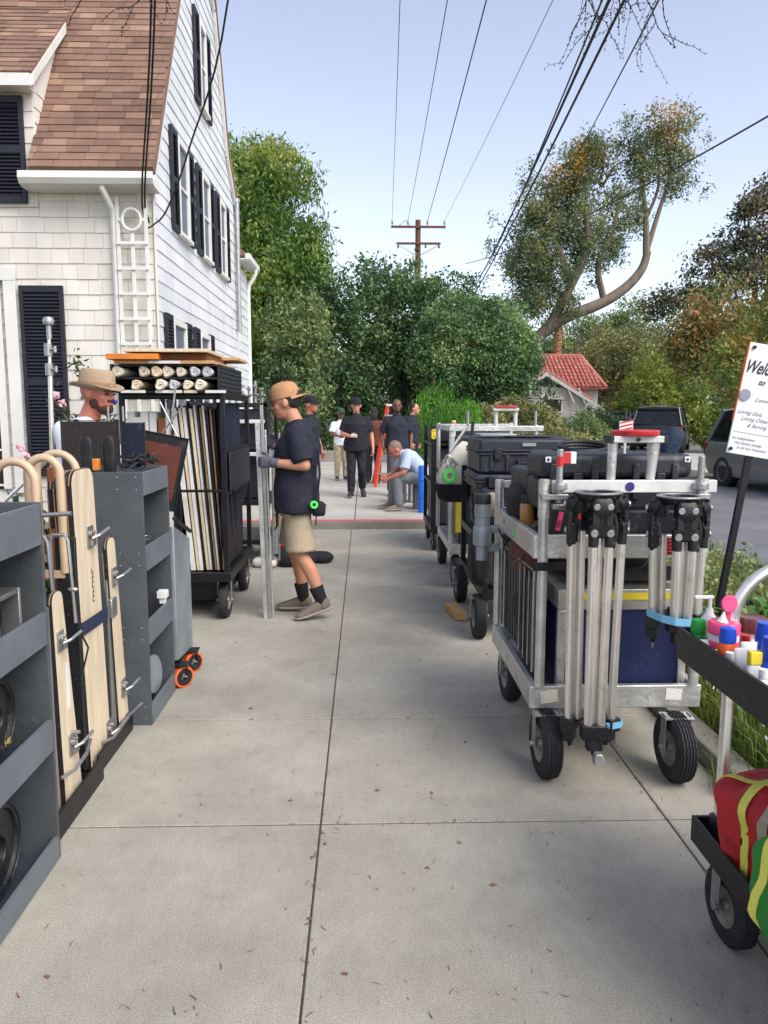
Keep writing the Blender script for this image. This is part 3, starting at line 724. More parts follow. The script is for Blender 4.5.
def tree(name, label, base, blobs, leaf, k, n_per, spread, L, Wd, seed, trunk_r=.2, bark='bark', group=None, droop=0., flat_=0., cat='tree', inner=.55, lump=.16, extra=None, limbs=True):
    rg = np.random.RandomState(seed); base = np.array(base, float)
    t = thing(name, label, cat, tuple(base), 0, group)
    cl = blob_clumps([(np.array(c,float), r) for c, r in blobs], k, rg, inner, lump)
    vs = leaves(cl, n_per, spread, L, Wd, rg, droop, flat_)
    o = leafmesh('crown', vs, M['leaf_'+leaf], t)
    b = MB()
    cz = [np.array(c,float) for c, r in blobs]; mid = sum(cz)/len(cz)
    if extra: extra(b, rg)
    else:
        fork = base+(mid-base)*.45; fork[2] = base[2]+(mid[2]-base[2])*.5
        limb_tube(b, [base-V(0,0,.3), base+(fork-base)*.5+rg.normal(size=3)*.1, fork], trunk_r, trunk_r*.7, 10)
        if limbs:
            for c in cz:
                limb_tube(b, [fork, (fork+c)/2+rg.normal(size=3)*.2, c], trunk_r*.5, trunk_r*.15, 6)
                for j in range(3): limb_tube(b, [c, c+rg.normal(size=3)*.2+V(0,0,.2), c+rg.normal(size=3)*.35+V(0,0,.4)], trunk_r*.15, .015, 5)
    b.build('trunk', bark, t, world=True)
    return t

# left: tall feathery tree behind the house
tree('feathery_tree', 'tall yellow green feathery tree rising beside the white house wing', 'tree' and (-5.0,28,0),
     [((-4.7,28,8.6),(2.2,2.2,2.2)),((-3.2,28,7.2),(1.6,1.8,2.2)),((-3.9,27,4.8),(2.0,1.8,2.4)),((-3.0,28,9.6),(1.2,1.2,1.1)),((-1.75,28,7.3),(.7,.9,.9)),((-4.3,27.5,6.4),(1.9,1.6,2.0)),((-2.7,27.4,3.4),(1.3,1.4,1.9)),((-2.3,28,5.6),(1.2,1.3,1.7)),((-3.7,28,9.9),(1.0,1.0,.9))],
     'feather', 1500, 40, .2, .2, .06, 11, .25, droop=1.1)
# dark hedge trees along the back
tree('dark_hedge_tree', 'dense dark green tree directly behind the crew, left of the utility pole', (-.8,27.5,0),
     [((-1.2,27.5,3.6),(1.9,1.5,2.2)),((.1,28,5.0),(1.7,1.5,1.7)),((-.7,27,1.8),(1.9,1.2,1.9)),((-1.4,27.5,5.2),(1.2,1.2,1.2)),((-2.0,27.8,4.2),(1.2,1.0,1.6))],
     'hedge', 700, 34, .17, .15, .075, 12, .2)
tree('dark_hedge_tree', 'dense dark green tree in front of the utility pole, behind the orange ladder', (1.6,28.5,0),
     [((1.6,28.5,4.6),(1.6,1.5,2.2)),((1.1,28,2.4),(1.8,1.2,2.3)),((2.8,29,5.0),(1.5,1.3,1.7)),((.6,28.5,5.9),(1.0,.9,.9))],
     'hedge', 700, 34, .17, .15, .075, 13, .2)
tree('spiky_shrub_tree', 'mid green shrubby tree with upright shoots between feathery tree and dark hedge', (-2.6,25,0),
     [((-2.3,25,2.2),(1.0,1.0,2.0)),((-1.7,25.4,3.6),(.8,.9,1.6)),((-2.7,25,3.8),(.6,.8,1.5))],
     'mid', 330, 34, .15, .15, .06, 14, .1, droop=-.6)
tree('dark_hedge_tree', 'dark spreading tree behind the round clipped tree', (4.6,33,0),
     [((4.6,33,4.4),(2.1,1.5,2.2)),((6.2,34,4.2),(1.2,1.4,2.0)),((3.4,32,2.2),(2.2,1.2,2.2)),((6.2,33,1.8),(1.6,1.2,1.8))],
     'hedge', 700, 34, .19, .17, .08, 15, .2)
tree('round_clipped_tree', 'large round glossy green tree in the middle beside the bungalow', (4.0,26,0),
     [((3.5,26,3.75),(1.95,1.7,1.55)),((2.6,25.6,3.1),(1.1,1.1,1.1)),((4.6,25.8,3.3),(1.25,1.2,1.25)),((3.7,26,2.9),(1.9,1.4,1.1))],
     'round', 1500, 36, .11, .12, .06, 16, .15, inner=.82, lump=.045)
tree('weeping_shrub', 'bright green weeping shrub under the round tree, right of the black polo man', (2.2,21.5,0),
     [((2.0,21.5,1.0),(.75,.6,1.15)),((2.7,21.6,.9),(.65,.6,.95))],
     'ivy', 420, 30, .09, .12, .02, 17, .06, droop=2.2, cat='shrub', inner=.7, lump=.08)
# the big gnarled tree with bare limbs
def euc_limbs(b, rg):
    S = lambda *p: [V(*q) for q in p]
    limb_tube(b, S((7.3,36,-.2),(7.2,36,2.5),(7.7,36,4.5),(9.0,36,5.7),(10.9,36,6.5),(12.0,36,7.2),(12.7,36,8.0),(12.95,36,8.8)), .34, .17, 12)
    limb_tube(b, S((8.3,36,5.1),(9.3,35.7,7.0),(10.0,35.5,8.8),(9.9,35.5,10.6)), .24, .1, 8)
    limb_tube(b, S((9.4,35.7,7.3),(8.7,35.7,9),(7.9,36,10.2)), .18, .07, 8)
    limb_tube(b, S((11.0,36,6.7),(10.6,35.7,8.2),(11.2,35.6,9.6),(11.5,35.6,11.5)), .16, .06, 7)
    limb_tube(b, S((12.9,36,8.7),(12.8,36,10.2),(12.6,36,11.6),(12.4,36,13.2)), .17, .05, 7)
    limb_tube(b, S((12.9,36,8.8),(13.4,36,10.6),(13.8,36,12.0),(13.8,36,12.9)), .13, .04, 7)
    limb_tube(b, S((12.8,36,10.2),(13.3,36,11.6),(13.2,36,13.2)), .09, .03, 6)
    for c in ((8.2,36,10.8),(9.4,36,11.8),(10.8,36,12.2),(12.4,36,13.6),(14,36,13.5)):
        for j in range(7):
            c0 = V(*c)+rg.normal(size=3)*.3-V(0,0,.5); limb_tube(b, [c0, c0+rg.normal(size=3)*.25+V(0,0,.2), c0+rg.normal(size=3)*.35+V(0,0,.35)], .06, .015, 5)
et = tree('gnarled_tree', 'tall gnarled tree with long bare limb and crown tips painted sunlit gold above the bungalow', (8.6,36,0),
     [((7.6,36,9.2),(1.3,1.2,1.9)),((8.6,36,8.6),(2.2,1.5,2.7)),((9.6,36,11.4),(1.7,1.5,2.2)),((8.2,36,10.6),(1.4,1.3,1.8)),((7.6,36,7.6),(1.3,1.3,1.8)),((10.4,36,9.0),(1.0,1.2,1.6)),((13.2,36,13.3),(1.5,1.2,1.9)),((14.2,36,12.4),(1.0,1.0,1.3)),((12.5,36,10.4),(.45,.6,.9)),((8.6,36,6.4),(1.6,1.3,1.1)),((11.6,36,10.8),(.8,.8,1.2)),((11.4,36,9.2),(.9,.8,1.0)),((10.4,36,13.0),(1.1,1,1.0)),((12.4,36,12.2),(.7,.8,1.2))],
     'euc', 900, 56, .19, .15, .06, 18, .3, bark='barkgrey', extra=euc_limbs, inner=.3, lump=.3)
rg = np.random.RandomState(19)
cl = blob_clumps([(V(10.0,35.6,12.6),(1.2,1.0,.9)),(V(13.5,35.6,14.2),(1.1,.9,.9)),(V(9.0,35.6,11.9),(.9,.8,.8))], 120, rg, .4)
leafmesh('sunlit_tips', leaves(cl, 24, .2, .17, .06, rg), M['leaf_gold'], et)  # warm sun on the crown top, painted as gold leaves
# right background trees
tree('olive_tree', 'grey green rounded tree behind the bungalow roof ridge', (21,60,0), [((19.5,60,5.6),(2.4,2,2.4)),((22.6,60,5.8),(2.4,2,2.2)),((17.5,60,4.2),(2.2,2,2.2))], 'olive', 480, 30, .3, .26, .12, 20, .3)
tree('dark_distant_tree', 'dark green tree low behind the end of the long bare limb', (19,64,0), [((19,64,7.8),(2.8,2,1.8)),((22,64,8.6),(2.0,2,1.8)),((15.6,64,6.6),(1.8,2,1.4))], 'mid', 420, 28, .3, .26, .12, 21, .3)
tree('yellow_green_tree', 'yellow green bushy tree above the two dark parked cars', (17.4,46.5,0), [((17.2,46,2.8),(1.6,1.6,1.9)),((16.2,47,1.9),(1.0,1.0,1.5)),((19.2,46.5,2.2),(1.7,1.5,1.9))], 'yel', 480, 30, .2, .2, .1, 22, .2)
tree('rusty_tree', 'rust and green autumn tree left of the welcome sign', (17,34,0), [((15.6,34,4.9),(1.9,1.6,2.0)),((17.2,34,4.4),(2.2,1.6,2.0)),((14.4,34,4.6),(1.2,1.2,1.5))], 'rust', 520, 30, .24, .19, .09, 23, .22)
tree('rusty_tree', 'green and rust tree filling the right edge behind the welcome sign', (17.5,29,0), [((16.6,29,5.4),(2.0,1.6,2.2)),((18.4,29,4.2),(2.4,1.6,2.4)),((14.6,29.4,3.4),(1.5,1.2,1.6)),((16.4,29,7.0),(1.2,1.1,1.0))], 'rustgreen', 650, 30, .2, .17, .08, 24, .22)
tree('dark_conifer', 'dark purple leaved tree at the top right edge against the sky', (19.5,37,0), [((18.2,37,9.6),(1.6,1.4,.6)),((17.4,37,8.2),(1.7,1.4,.6)),((19.0,37,11.4),(1.3,1.4,.9)),((19.6,37,8.2),(2.4,1.4,1.8)),((15.9,37,7.0),(1.7,1.2,.8)),((17.9,37,11.0),(.9,1,.5)),((14.2,37.5,6.6),(1.0,1,.7)),((16.2,37,8.9),(.8,.8,.35))], 'dark', 560, 26, .22, .2, .09, 25, .25, inner=.2, lump=.3)
tree('green_backdrop_tree', 'mid green tree in the gap behind the black parked vehicle', (22,58,0), [((21.5,58,4.6),(2.4,2,2.6)),((24,58,4.0),(2.6,2,3.0)),((26,58,6.2),(2.4,2,2.2))], 'mid', 460, 30, .22, .19, .09, 26, .2)
tree('olive_tree', 'grey green tree filling the gap right of the bungalow', (17.5,54,0), [((16.8,54,5.2),(1.8,1.6,2.0)),((19,54,4.6),(2.2,1.6,2.4)),((14.8,55,3.6),(1.6,1.4,2.0))], 'olive', 460, 30, .26, .23, .1, 27, .22)
# far wood as one mass
rg = np.random.RandomState(30)
cl = blob_clumps([(V(x,88+rg.rand()*8,3+rg.rand()*2.5),(6,3,4.5)) for x in range(-40,90,6)], 2600, rg, .5)
o = leafmesh('distant_woods', leaves(cl, 18, .6, .6, .35, rg), M['leaf_mid']); tag(o, 'far mass of green woods closing the street', 'woods', kind='stuff')
# shrubs and hedges in front of the bungalow
def shrub(label, c, r, leaf, seed, k=120, n=26, L=.09, Wd=.05, group=None, name='shrub', sp=.07):
    rg = np.random.RandomState(seed); b = MB()
    t = thing(name, label, 'shrub', (c[0],c[1],0), 0, group)
    leafmesh('foliage', leaves(blob_clumps([(V(*c), r)], k, rg, .6, .1), n, sp, L, Wd, rg), M['leaf_'+leaf], t)
    for j in range(5):
        limb_tube(b, [V(c[0],c[1],-.1), V(c[0],c[1],c[2]*.5)+rg.normal(size=3)*.08, V(*c)+rg.normal(size=3)*np.array(r)*.5], .025, .008, 5)
    b.build('stems', 'bark', t, world=True)
shrub('cream flecked bush directly behind the red topped silver frame', (4.75,24,1.15), (1.25,.9,.85), 'shrub', 31, 260, 30, .1, .06)
shrub('cream flecked low bush in front of the clipped green hedge', (5.0,20.5,.55), (1.3,.7,.55), 'shrub', 32, 260, 30, .08, .05)
shrub('second cream flecked bush, lower, left of the clipped green hedge', (3.5,22.5,.95), (.9,.6,.7), 'shrub', 33, 160, 30, .09, .05)
shrub('dark round bush below the bungalow window bracket', (9.9,33,.95), (.8,.7,.75), 'hedge', 34, 160, 28, .1, .06)
shrub('clipped green hedge below the bungalow', (7.6,27,.75), (1.15,.8,.75), 'mid', 35, 260, 30, .07, .04)
shrub('leafy green bush beside the forecourt, left of the grey van', (13.6,29.5,.8), (.9,.7,.9), 'yel', 36, 200, 28, .12, .07)
shrub('yellow green bush behind the dark parked car', (14.9,42,1.3), (1.6,.9,1.3), 'yel', 37, 240, 28, .14, .08)
# cycad palm in front of the bungalow
t = thing('cycad_palm', 'dark green cycad palm with arching fronds at the bungalow corner', 'palm', (10.9,33,0)); rg = np.random.RandomState(5)
b = MB(); b.tube([(10.9,33,-.1),(10.9,33,.9)], [.16,.14], 10); b.build('trunk', 'bark', t, world=True)
vs = []
for i in range(34):
    a = i*2.4; el = .2+rg.rand()*1.1; L = 1.15; p0 = V(10.9,33,.95); prev = p0
    for s in range(1, 13):
        u = s/12; r = L*u; q = p0+V(math.cos(a)*r*math.cos(el)*1.1, math.sin(a)*r*math.cos(el), r*math.sin(el)*1.1-.75*u*u)
        for sg in (-1,1):
            side = V(-math.sin(a)*sg, math.cos(a)*sg, -.25)*.2*math.sin(u*3.0+.12); w = (q-prev)*.32
            vs += [q-w, q+side*.5+w, q+side+w*1.4, q+side*.5-w]
        vs += [prev-V(0,0,.01), prev+V(0,0,.01), q+V(0,0,.01), q-V(0,0,.01)]
        prev = q
leafmesh('fronds', np.array(vs), M['leaf_hedge'], t)
M['barkor'] = mat('orange brown bark', (150,98,66), .85, 0, .25, 6, .6, 20)
# orange brown bare trunk rising behind the bungalow
b = MB(); b.tube([(12.9,52,-.1),(12.9,52,3),(12.95,52,7.2)], [.3,.27,.24], 12)
for z in np.arange(1,7,.35): b.tube([(12.9,52,z),(12.9,52,z+.06)], .285, 12)
solo(b, 'brick_coloured_post', 'barkor', 'orange brown round post rising behind the red tile roof', 'post')

# ------------------------------------------------------------ utility pole, wires
up_ = thing('utility_pole', 'brown wooden utility pole with two crossarms above the hedge', 'utility pole', (3.08,45,0))
b = MB(); b.tube([(3.08,45,-.2),(3.08,45,12.25)], [.2,.15], 12); b.build('pole', 'polewood', up_, world=True)
for z, x0, x1 in ((11.85,1.55,4.62),(10.95,1.85,4.35)):
    b = MB(); b.bb(x0, x1, 44.78, 44.88, z-.06, z+.06); b.build('crossarm', 'polewood', up_, world=True, bevel=.01)
for x, z in ((1.62,11.91),(2.5,11.91),(3.6,11.91),(4.55,11.91)):
    b = MB(); b.lathe([(.02,0),(.03,.08),(.07,.1),(.03,.14),(.07,.18),(.04,.24),(.05,.28),(.0,.3)], (x,44.83,z), n=10); b.build('insulator', 'steel', up_, world=True)
for x in (1.95,3.5,4.25):
    b = MB(); b.lathe([(.02,0),(.07,.06),(.03,.1),(.08,.14),(.03,.2),(.0,.22)], (x,44.83,10.9), (0,0,-1), n=10); b.build('insulator', 'steel', up_, world=True)
for x0, z0, x1, z1 in ((1.9,10.9,2.95,10.3),(4.3,10.9,3.2,10.3),(2.0,11.9,2.35,12.2),(2.35,12.2,2.6,11.9)):
    b = MB(); b.tube([(x0,44.77,z0),(x1,44.77,z1)], .02, 5); b.build('brace', 'steel', up_, world=True)
def cable(label, p0, p1, sag, r, group=None, name='overhead_wire', n=40):
    b = MB(); p0 = V(*p0); p1 = V(*p1)
    b.tube([p0+(p1-p0)*t-V(0,0,4*sag*t*(1-t)) for t in np.linspace(0,1,n)], r, 6)
    solo(b, name, 'wire', label, 'cable', group, smooth=180)
def ext(p0, p1, f):
    p0, p1 = V(*p0), V(*p1); return tuple(p0+(p1-p0)*f)
for i, (p0, p1, r) in enumerate((((1.61,44.83,12.2),(.82,18.16,10.7),.009),((2.5,44.83,12.2),(1.85,18.13,10.7),.011),((3.6,44.83,12.2),(2.70,18.1,10.7),.016),((4.55,44.83,12.2),(4.15,18.07,10.7),.009))):
    cable(('leftmost of the four thin wires rising from the pole crossarm', 'second thin wire from the left, from the pole crossarm to the top edge', 'darkest wire from the pole crossarm, third from the left', 'rightmost faint wire sweeping from the crossarm to the top edge')[i], p0, ext(p0,p1,1.7), .25, r, 'wires from the utility pole')
for i, (p0, p1, r) in enumerate((((4.9,32,7.2),(2.386,8.57,5.85),.011),((4.5,32,6.6),(2.45,8.57,5.85),.019),((4.0,31,5.6),(2.594,8.565,5.85),.017))):
    cable(('thinnest of the three cables running together into the round tree', 'thick middle cable of the three running together into the round tree', 'lowest right cable of the three running together into the round tree')[i], p0, ext(p0,p1,1.5), .35, r, 'telephone cables into the round tree')
cable('single black cable crossing the left half of the gnarled tree', (7.7,30,10.6), ext((7.7,30,10.6),(3.54,9.96,6.55),1.6), .15, .013)
cable('long black cable falling from the right edge across the crown tips painted sunlit gold', (4.9,38,8.6), ext((4.9,38,8.6),(6.9,8.4,6.45),1.15), .6, .016)
def curve_pts(pts, k=6):
    pts = [V(*p) for p in pts]; P4 = [pts[0]*2-pts[1]]+pts+[pts[-1]*2-pts[-2]]; out = []
    for i in range(1, len(P4)-2):
        for t in np.linspace(0,1,k+1)[:-1]:
            a,b_,c,d = P4[i-1:i+3]; out.append(.5*((2*b_)+(-a+c)*t+(2*a-5*b_+4*c-d)*t*t+(-a+3*b_-3*c+d)*t**3))
    return out+[pts[-1]]
b = MB(); b.tube(curve_pts([(-.6,6.2,8.2),(-1.372,8.5,5.718),(-2.017,9.5,4.62),(-2.40,9.9,4.02),(-2.62,10.05,3.86),(-2.74,10.14,3.84)]), .011, 6)
solo(b, 'service_cable', 'wire', 'black service cable looping across the white siding to the trellis', 'cable', smooth=180)
for i, dx in enumerate((0,.035)):
    b = MB(); b.tube(curve_pts([(-1.2+dx,5.4,8.2),(-2.02+dx,8.0,5.5),(-2.70+dx,9.9,4.25),(-2.72+dx,10.12,3.9)]), .011, 6)
    solo(b, 'service_cable', 'wire', ('left' if i == 0 else 'right')+' of the twin black cables hanging down over the brown roof', 'cable', smooth=180)
# bare knobbly branch hanging into the picture at the top right
def twigs(name, label, roots, seed, L, fork=3, knob=.007, dirv=(0,0,-1)):
    rg = np.random.RandomState(seed); b = MB(); lf = []
    def grow(p, d, L, r, lev):
        k = max(4, int(L/.045)); pts = [p]; 
        for i in range(k):
            d = d+rg.normal(size=3)*.16+np.array(dirv)*.05; d /= np.linalg.norm(d); p = p+d*L/k; pts.append(p)
            if lev > 0 and rg.rand() < .22: grow(p, d+rg.normal(size=3)*.6, L*(.35+.3*rg.rand()), r*.6, lev-1)
            s = rg.normal(size=3); s /= np.linalg.norm(s); b.tube([p, p+s*knob*2.4], [r*.9, knob*.55], 4)
        b.tube(pts, list(np.linspace(r, r*.4, len(pts))), 5)
    for p, d, L_ in roots: grow(V(*p), V(*d)/np.linalg.norm(V(*d)), L_, .006, 2)
    solo(b, name, 'blackcl', label, 'branch')
twigs('overhanging_branch', 'bare knobbly twigs hanging from the top edge against the sky', [((1.6,6,4.95),(.2,0,-1),.75),((1.75,6,4.95),(.2,0,-1),.8),((1.9,6.1,4.95),(.15,0,-1),.85),((2.0,6,4.95),(.4,0,-1),.8),((1.95,6,4.95),(-.1,0,-1),.75),((2.2,6,4.95),(.2,0,-1),.5),((1.85,6,4.95),(.3,0,-1),.7),((1.68,6,4.95),(.0,0,-1),.7),((2.1,5.9,4.95),(.8,0,-.8),.6),((2.35,6,4.95),(.3,0,-1),.35),((1.7,6.1,4.9),(-.4,0,-1),.6)], 5, 1)
twigs('overhanging_branch', 'small twig end at the top edge in front of the brown roof', [((-1.4,6,4.75),(-.3,0,-1),.4),((-1.55,6,4.72),(.1,0,-1),.4),((-1.9,6,4.65),(-.6,0,-.7),.4)], 8, 1)

# ------------------------------------------------------------ plants near the camera
def strap_clump(label, c, n, L, w, seed, group=None):
    rg = np.random.RandomState(seed); vs = []
    for i in range(n):
        a = rg.rand()*6.28; el = .75+rg.rand()*.7; l = L*(.6+.5*rg.rand()); p = V(c[0]+rg.normal()*.05, c[1]+rg.normal()*.05, c[2]); hd = V(math.cos(a), math.sin(a), 0); sd = V(-math.sin(a), math.cos(a), 0)
        prev = None
        for s in range(9):
            u = s/8; q = p+hd*l*math.cos(el)*u*(1+.5*u)+V(0,0,1)*(l*math.sin(el)*u-l*.55*u**3); ww = w*(1-u**2.5)*(.6+.8*min(1,u*3))*.5+.001
            cur = (q-sd*ww, q+sd*ww)
            if prev: vs += [prev[0], prev[1], cur[1], cur[0]]
            prev = cur
    me = np.array(vs); o = leafmesh('strap_leaf_plant', me, M['leaf_strap'])
    o.data.transform(Matrix.Translation(-Vector(c))); o.location = c
    # one island per blade: merge the doubled seams
    import bmesh
    q = bmesh.new(); q.from_mesh(o.data); bmesh.ops.remove_doubles(q, verts=q.verts, dist=.0003); q.to_mesh(o.data); q.free()
    tag(o, label, 'plant', group)
sp = [((1.95,4.9,.05),(1),'strap leaved plant just right of the hanging tripod'),((2.35,4.6,.05),1,'strap leaved plant around the foot of the sign post'),((2.75,4.9,.05),1,'strap leaved plant right of the sign post at the picture edge'),((1.95,4.0,.05),1,'strap leaved plant behind the hanging tripod legs'),((2.35,3.9,.05),1,'strap leaved plant behind the curved silver handle')]
for i, (c, _, lb) in enumerate(sp): strap_clump(lb, c, 46, .52, .045, 40+i, 'strap leaved plants in the planting strip')
strap_clump('strap leaved plant at the far end of the planting strip', (2.1,6.2,.05), 40, .5, .045, 49, 'strap leaved plants in the planting strip')
# weeds: one uncountable mass
rg = np.random.RandomState(50); vs = []
def blades(n, x0, x1, y0, y1, h, w, z=.04):
    X = x0+(x1-x0)*rg.rand(n); Y = y0+(y1-y0)*rg.rand(n); a = rg.rand(n)*6.28; ln = h*(.3+.9*rg.rand(n)); be = rg.rand(n)*.8
    hd = np.stack([np.cos(a),np.sin(a),0*a],1); sd = np.stack([-np.sin(a),np.cos(a),0*a],1); p = np.stack([X,Y,0*X+z],1)
    m = p+hd*(ln*be*.35)[:,None]+np.outer(ln*.6,[0,0,1]); e = p+hd*(ln*be)[:,None]+np.outer(ln*(1-.35*be),[0,0,1])
    q = np.stack([p-sd*w/2, p+sd*w/2, m+sd*w*.35, m-sd*w*.35, m-sd*w*.35, m+sd*w*.35, e+sd*w*.05, e-sd*w*.05],1)
    return q.reshape(-1,3)
vs = np.concatenate([blades(9000,1.62,3.8,1.2,6.5,.2,.008), blades(5000,1.62,2.6,2.2,4.4,.28,.009), blades(3500,1.62,3.8,6.5,10.1,.2,.01), blades(3500,-2.7,-2.0,2,10,.22,.01), blades(250,1.5,1.64,2.5,3.3,.13,.005,.0)])
o = leafmesh('weeds', vs, M['leaf_grass']); tag(o, 'mixed weeds and dry grass in the planting strip', 'weeds', kind='stuff')
cl = np.stack([1.7+rg.rand(330)*1.9, 1.8+rg.rand(330)*5.2, .08+rg.rand(330)*.22],1)
o = leafmesh('ground_cover', leaves(cl, 22, .055, .05, .025, rg), M['leaf_mid']); tag(o, 'small leaved ground cover among the weeds', 'ground cover', kind='stuff')
cl = np.stack([1.7+rg.rand(26)*.5, 2.7+rg.rand(26)*1.6, .15+rg.rand(26)*.16],1)
o = leafmesh('small_white_flowers', leaves(cl, 9, .014, .018, .014, rg), M['white']); tag(o, 'tiny white flowers in the weeds by the kerb', 'flowers', kind='stuff')
# dry sprig at the kerb by the cart wheel
for c, lb in (((1.48,2.95,.05),'dry yellow grass tuft growing at the kerb in front of the right wheel'),((1.44,2.68,.0),'small yellow weed in the pavement gap beside the silver pole')):
    rg = np.random.RandomState(int(c[1]*100)); vs = blades(70, c[0]-.05, c[0]+.03, c[1]-.06, c[1]+.06, .16 if c[2] else .07, .004, .0)
    o = leafmesh('grass_tuft', vs, M['leaf_grass']); o.data.transform(Matrix.Translation(-Vector((c[0],c[1],0)))); o.location = (c[0],c[1],0); tag(o, lb, 'grass tuft')
# litter of needles and leaf bits on the pavement
rg = np.random.RandomState(51); vs = []
n = 1150
X = np.where(rg.rand(n) < .6, .35+rg.normal(size=n)*.6, -1.0+2.1*rg.rand(n)); Y = 1.5+8.4*rg.rand(n)**1.3; X = np.clip(X,-1.03,1.48)
k_ = rg.rand(n); X = np.where(k_ < .12, -.17+rg.normal(size=n)*.012, np.where(k_ < .24, 1.157+rg.normal(size=n)*.02, X)); Y = np.where((k_ > .24) & (k_ < .38), 2.75+1.012*np.round((Y-2.75)/1.012)+rg.normal(size=n)*.012, Y)
for i in range(n):
    a = rg.rand()*3.14; l = .004+.011*rg.rand()**1.6; w = .0007+.001*rg.rand()
    if rg.rand() < .05: l, w = .008, .005
    d = V(math.cos(a),math.sin(a),0)*l; s = V(-math.sin(a),math.cos(a),0)*w; p = V(X[i],Y[i],.003); k = s*(rg.rand()-.5)*3
    vs += [p-d-s+k*1.5, p-s-k*.5, p+s-k*.5, p-d+s+k*1.5, p-s-k*.5, p+d-s*.5+k*2+V(0,0,.003), p+d+s*.5+k*2+V(0,0,.003), p+s-k*.5]
o = leafmesh('leaf_litter', np.array(vs), M['leaf_twig']); tag(o, 'scattered dry needles and leaf bits on the pavement', 'leaf litter', kind='stuff')
# rose by the house
rg = np.random.RandomState(52); t = thing('rose_bush', 'thin rose bush with pale pink blooms against the shingles behind the hatted man', 'plant', (-2.9,9.2,0))
b = MB(); cl = []
for p in (((-3.0,9.5,0),(-3.1,9.5,.9),(-3.3,9.5,1.7),(-3.52,9.6,2.2)),((-3.0,9.5,0),(-3.05,9.5,.8),(-3.1,9.5,1.4),(-3.2,9.5,1.9)),((-3.0,9.5,0),(-3.3,9.5,.8),(-3.5,9.5,1.3),(-3.75,9.5,1.7))):
    q = curve_pts(p, 7); b.tube(q, .012, 5); cl += [c for c in q[5:]]
b.build('stems', 'bark', t, world=True)
leafmesh('foliage', leaves(np.repeat(np.array(cl),2,0), 5, .07, .07, .04, rg), M['leaf_rose'], t)
M['petal'] = mat('pale pink petals', (222,170,182), .7, 0, .1, 20, .2)
for c in ((-3.70,9.45,1.75),(-3.62,9.45,1.66),(-3.95,9.0,1.15),(-3.9,9.0,1.05)):
    b = MB()
    for j in range(9): b.ell(V(*c)+rg.normal(size=3)*.018, (.028,.028,.012), 7, 5, rotm(rg.rand()*3,rg.rand()*3,0))
    b.build('bloom', 'petal', t, world=True)
# low garden plants left of the pavement
for i, (x, y) in enumerate(((-2.3,3.6),(-2.4,5.0),(-2.35,7.6),(-3.4,4.2),(-2.3,8.9))):
    shrub(('leafy garden plant with red buds behind the bent wood frames','leafy garden plant behind the dark flags','leafy garden plant beside the house corner','leafy garden plant left behind the shelf cart','leafy garden plant beside the black generator')[i], (x,y,.45), (.42,.42,.45), 'rose', 60+i, 90, 22, .07, .04, name='garden_plant', group='garden plants along the house')
# hedge added out of view, left of the photographer, to shade the pavement
shrub('tall hedge added out of view left of the photographer for shade', (-7.2,-1.5,1.3), (1.2,5.2,1.35), 'mid', 70, 500, 24, .16, .09, name='hedge')

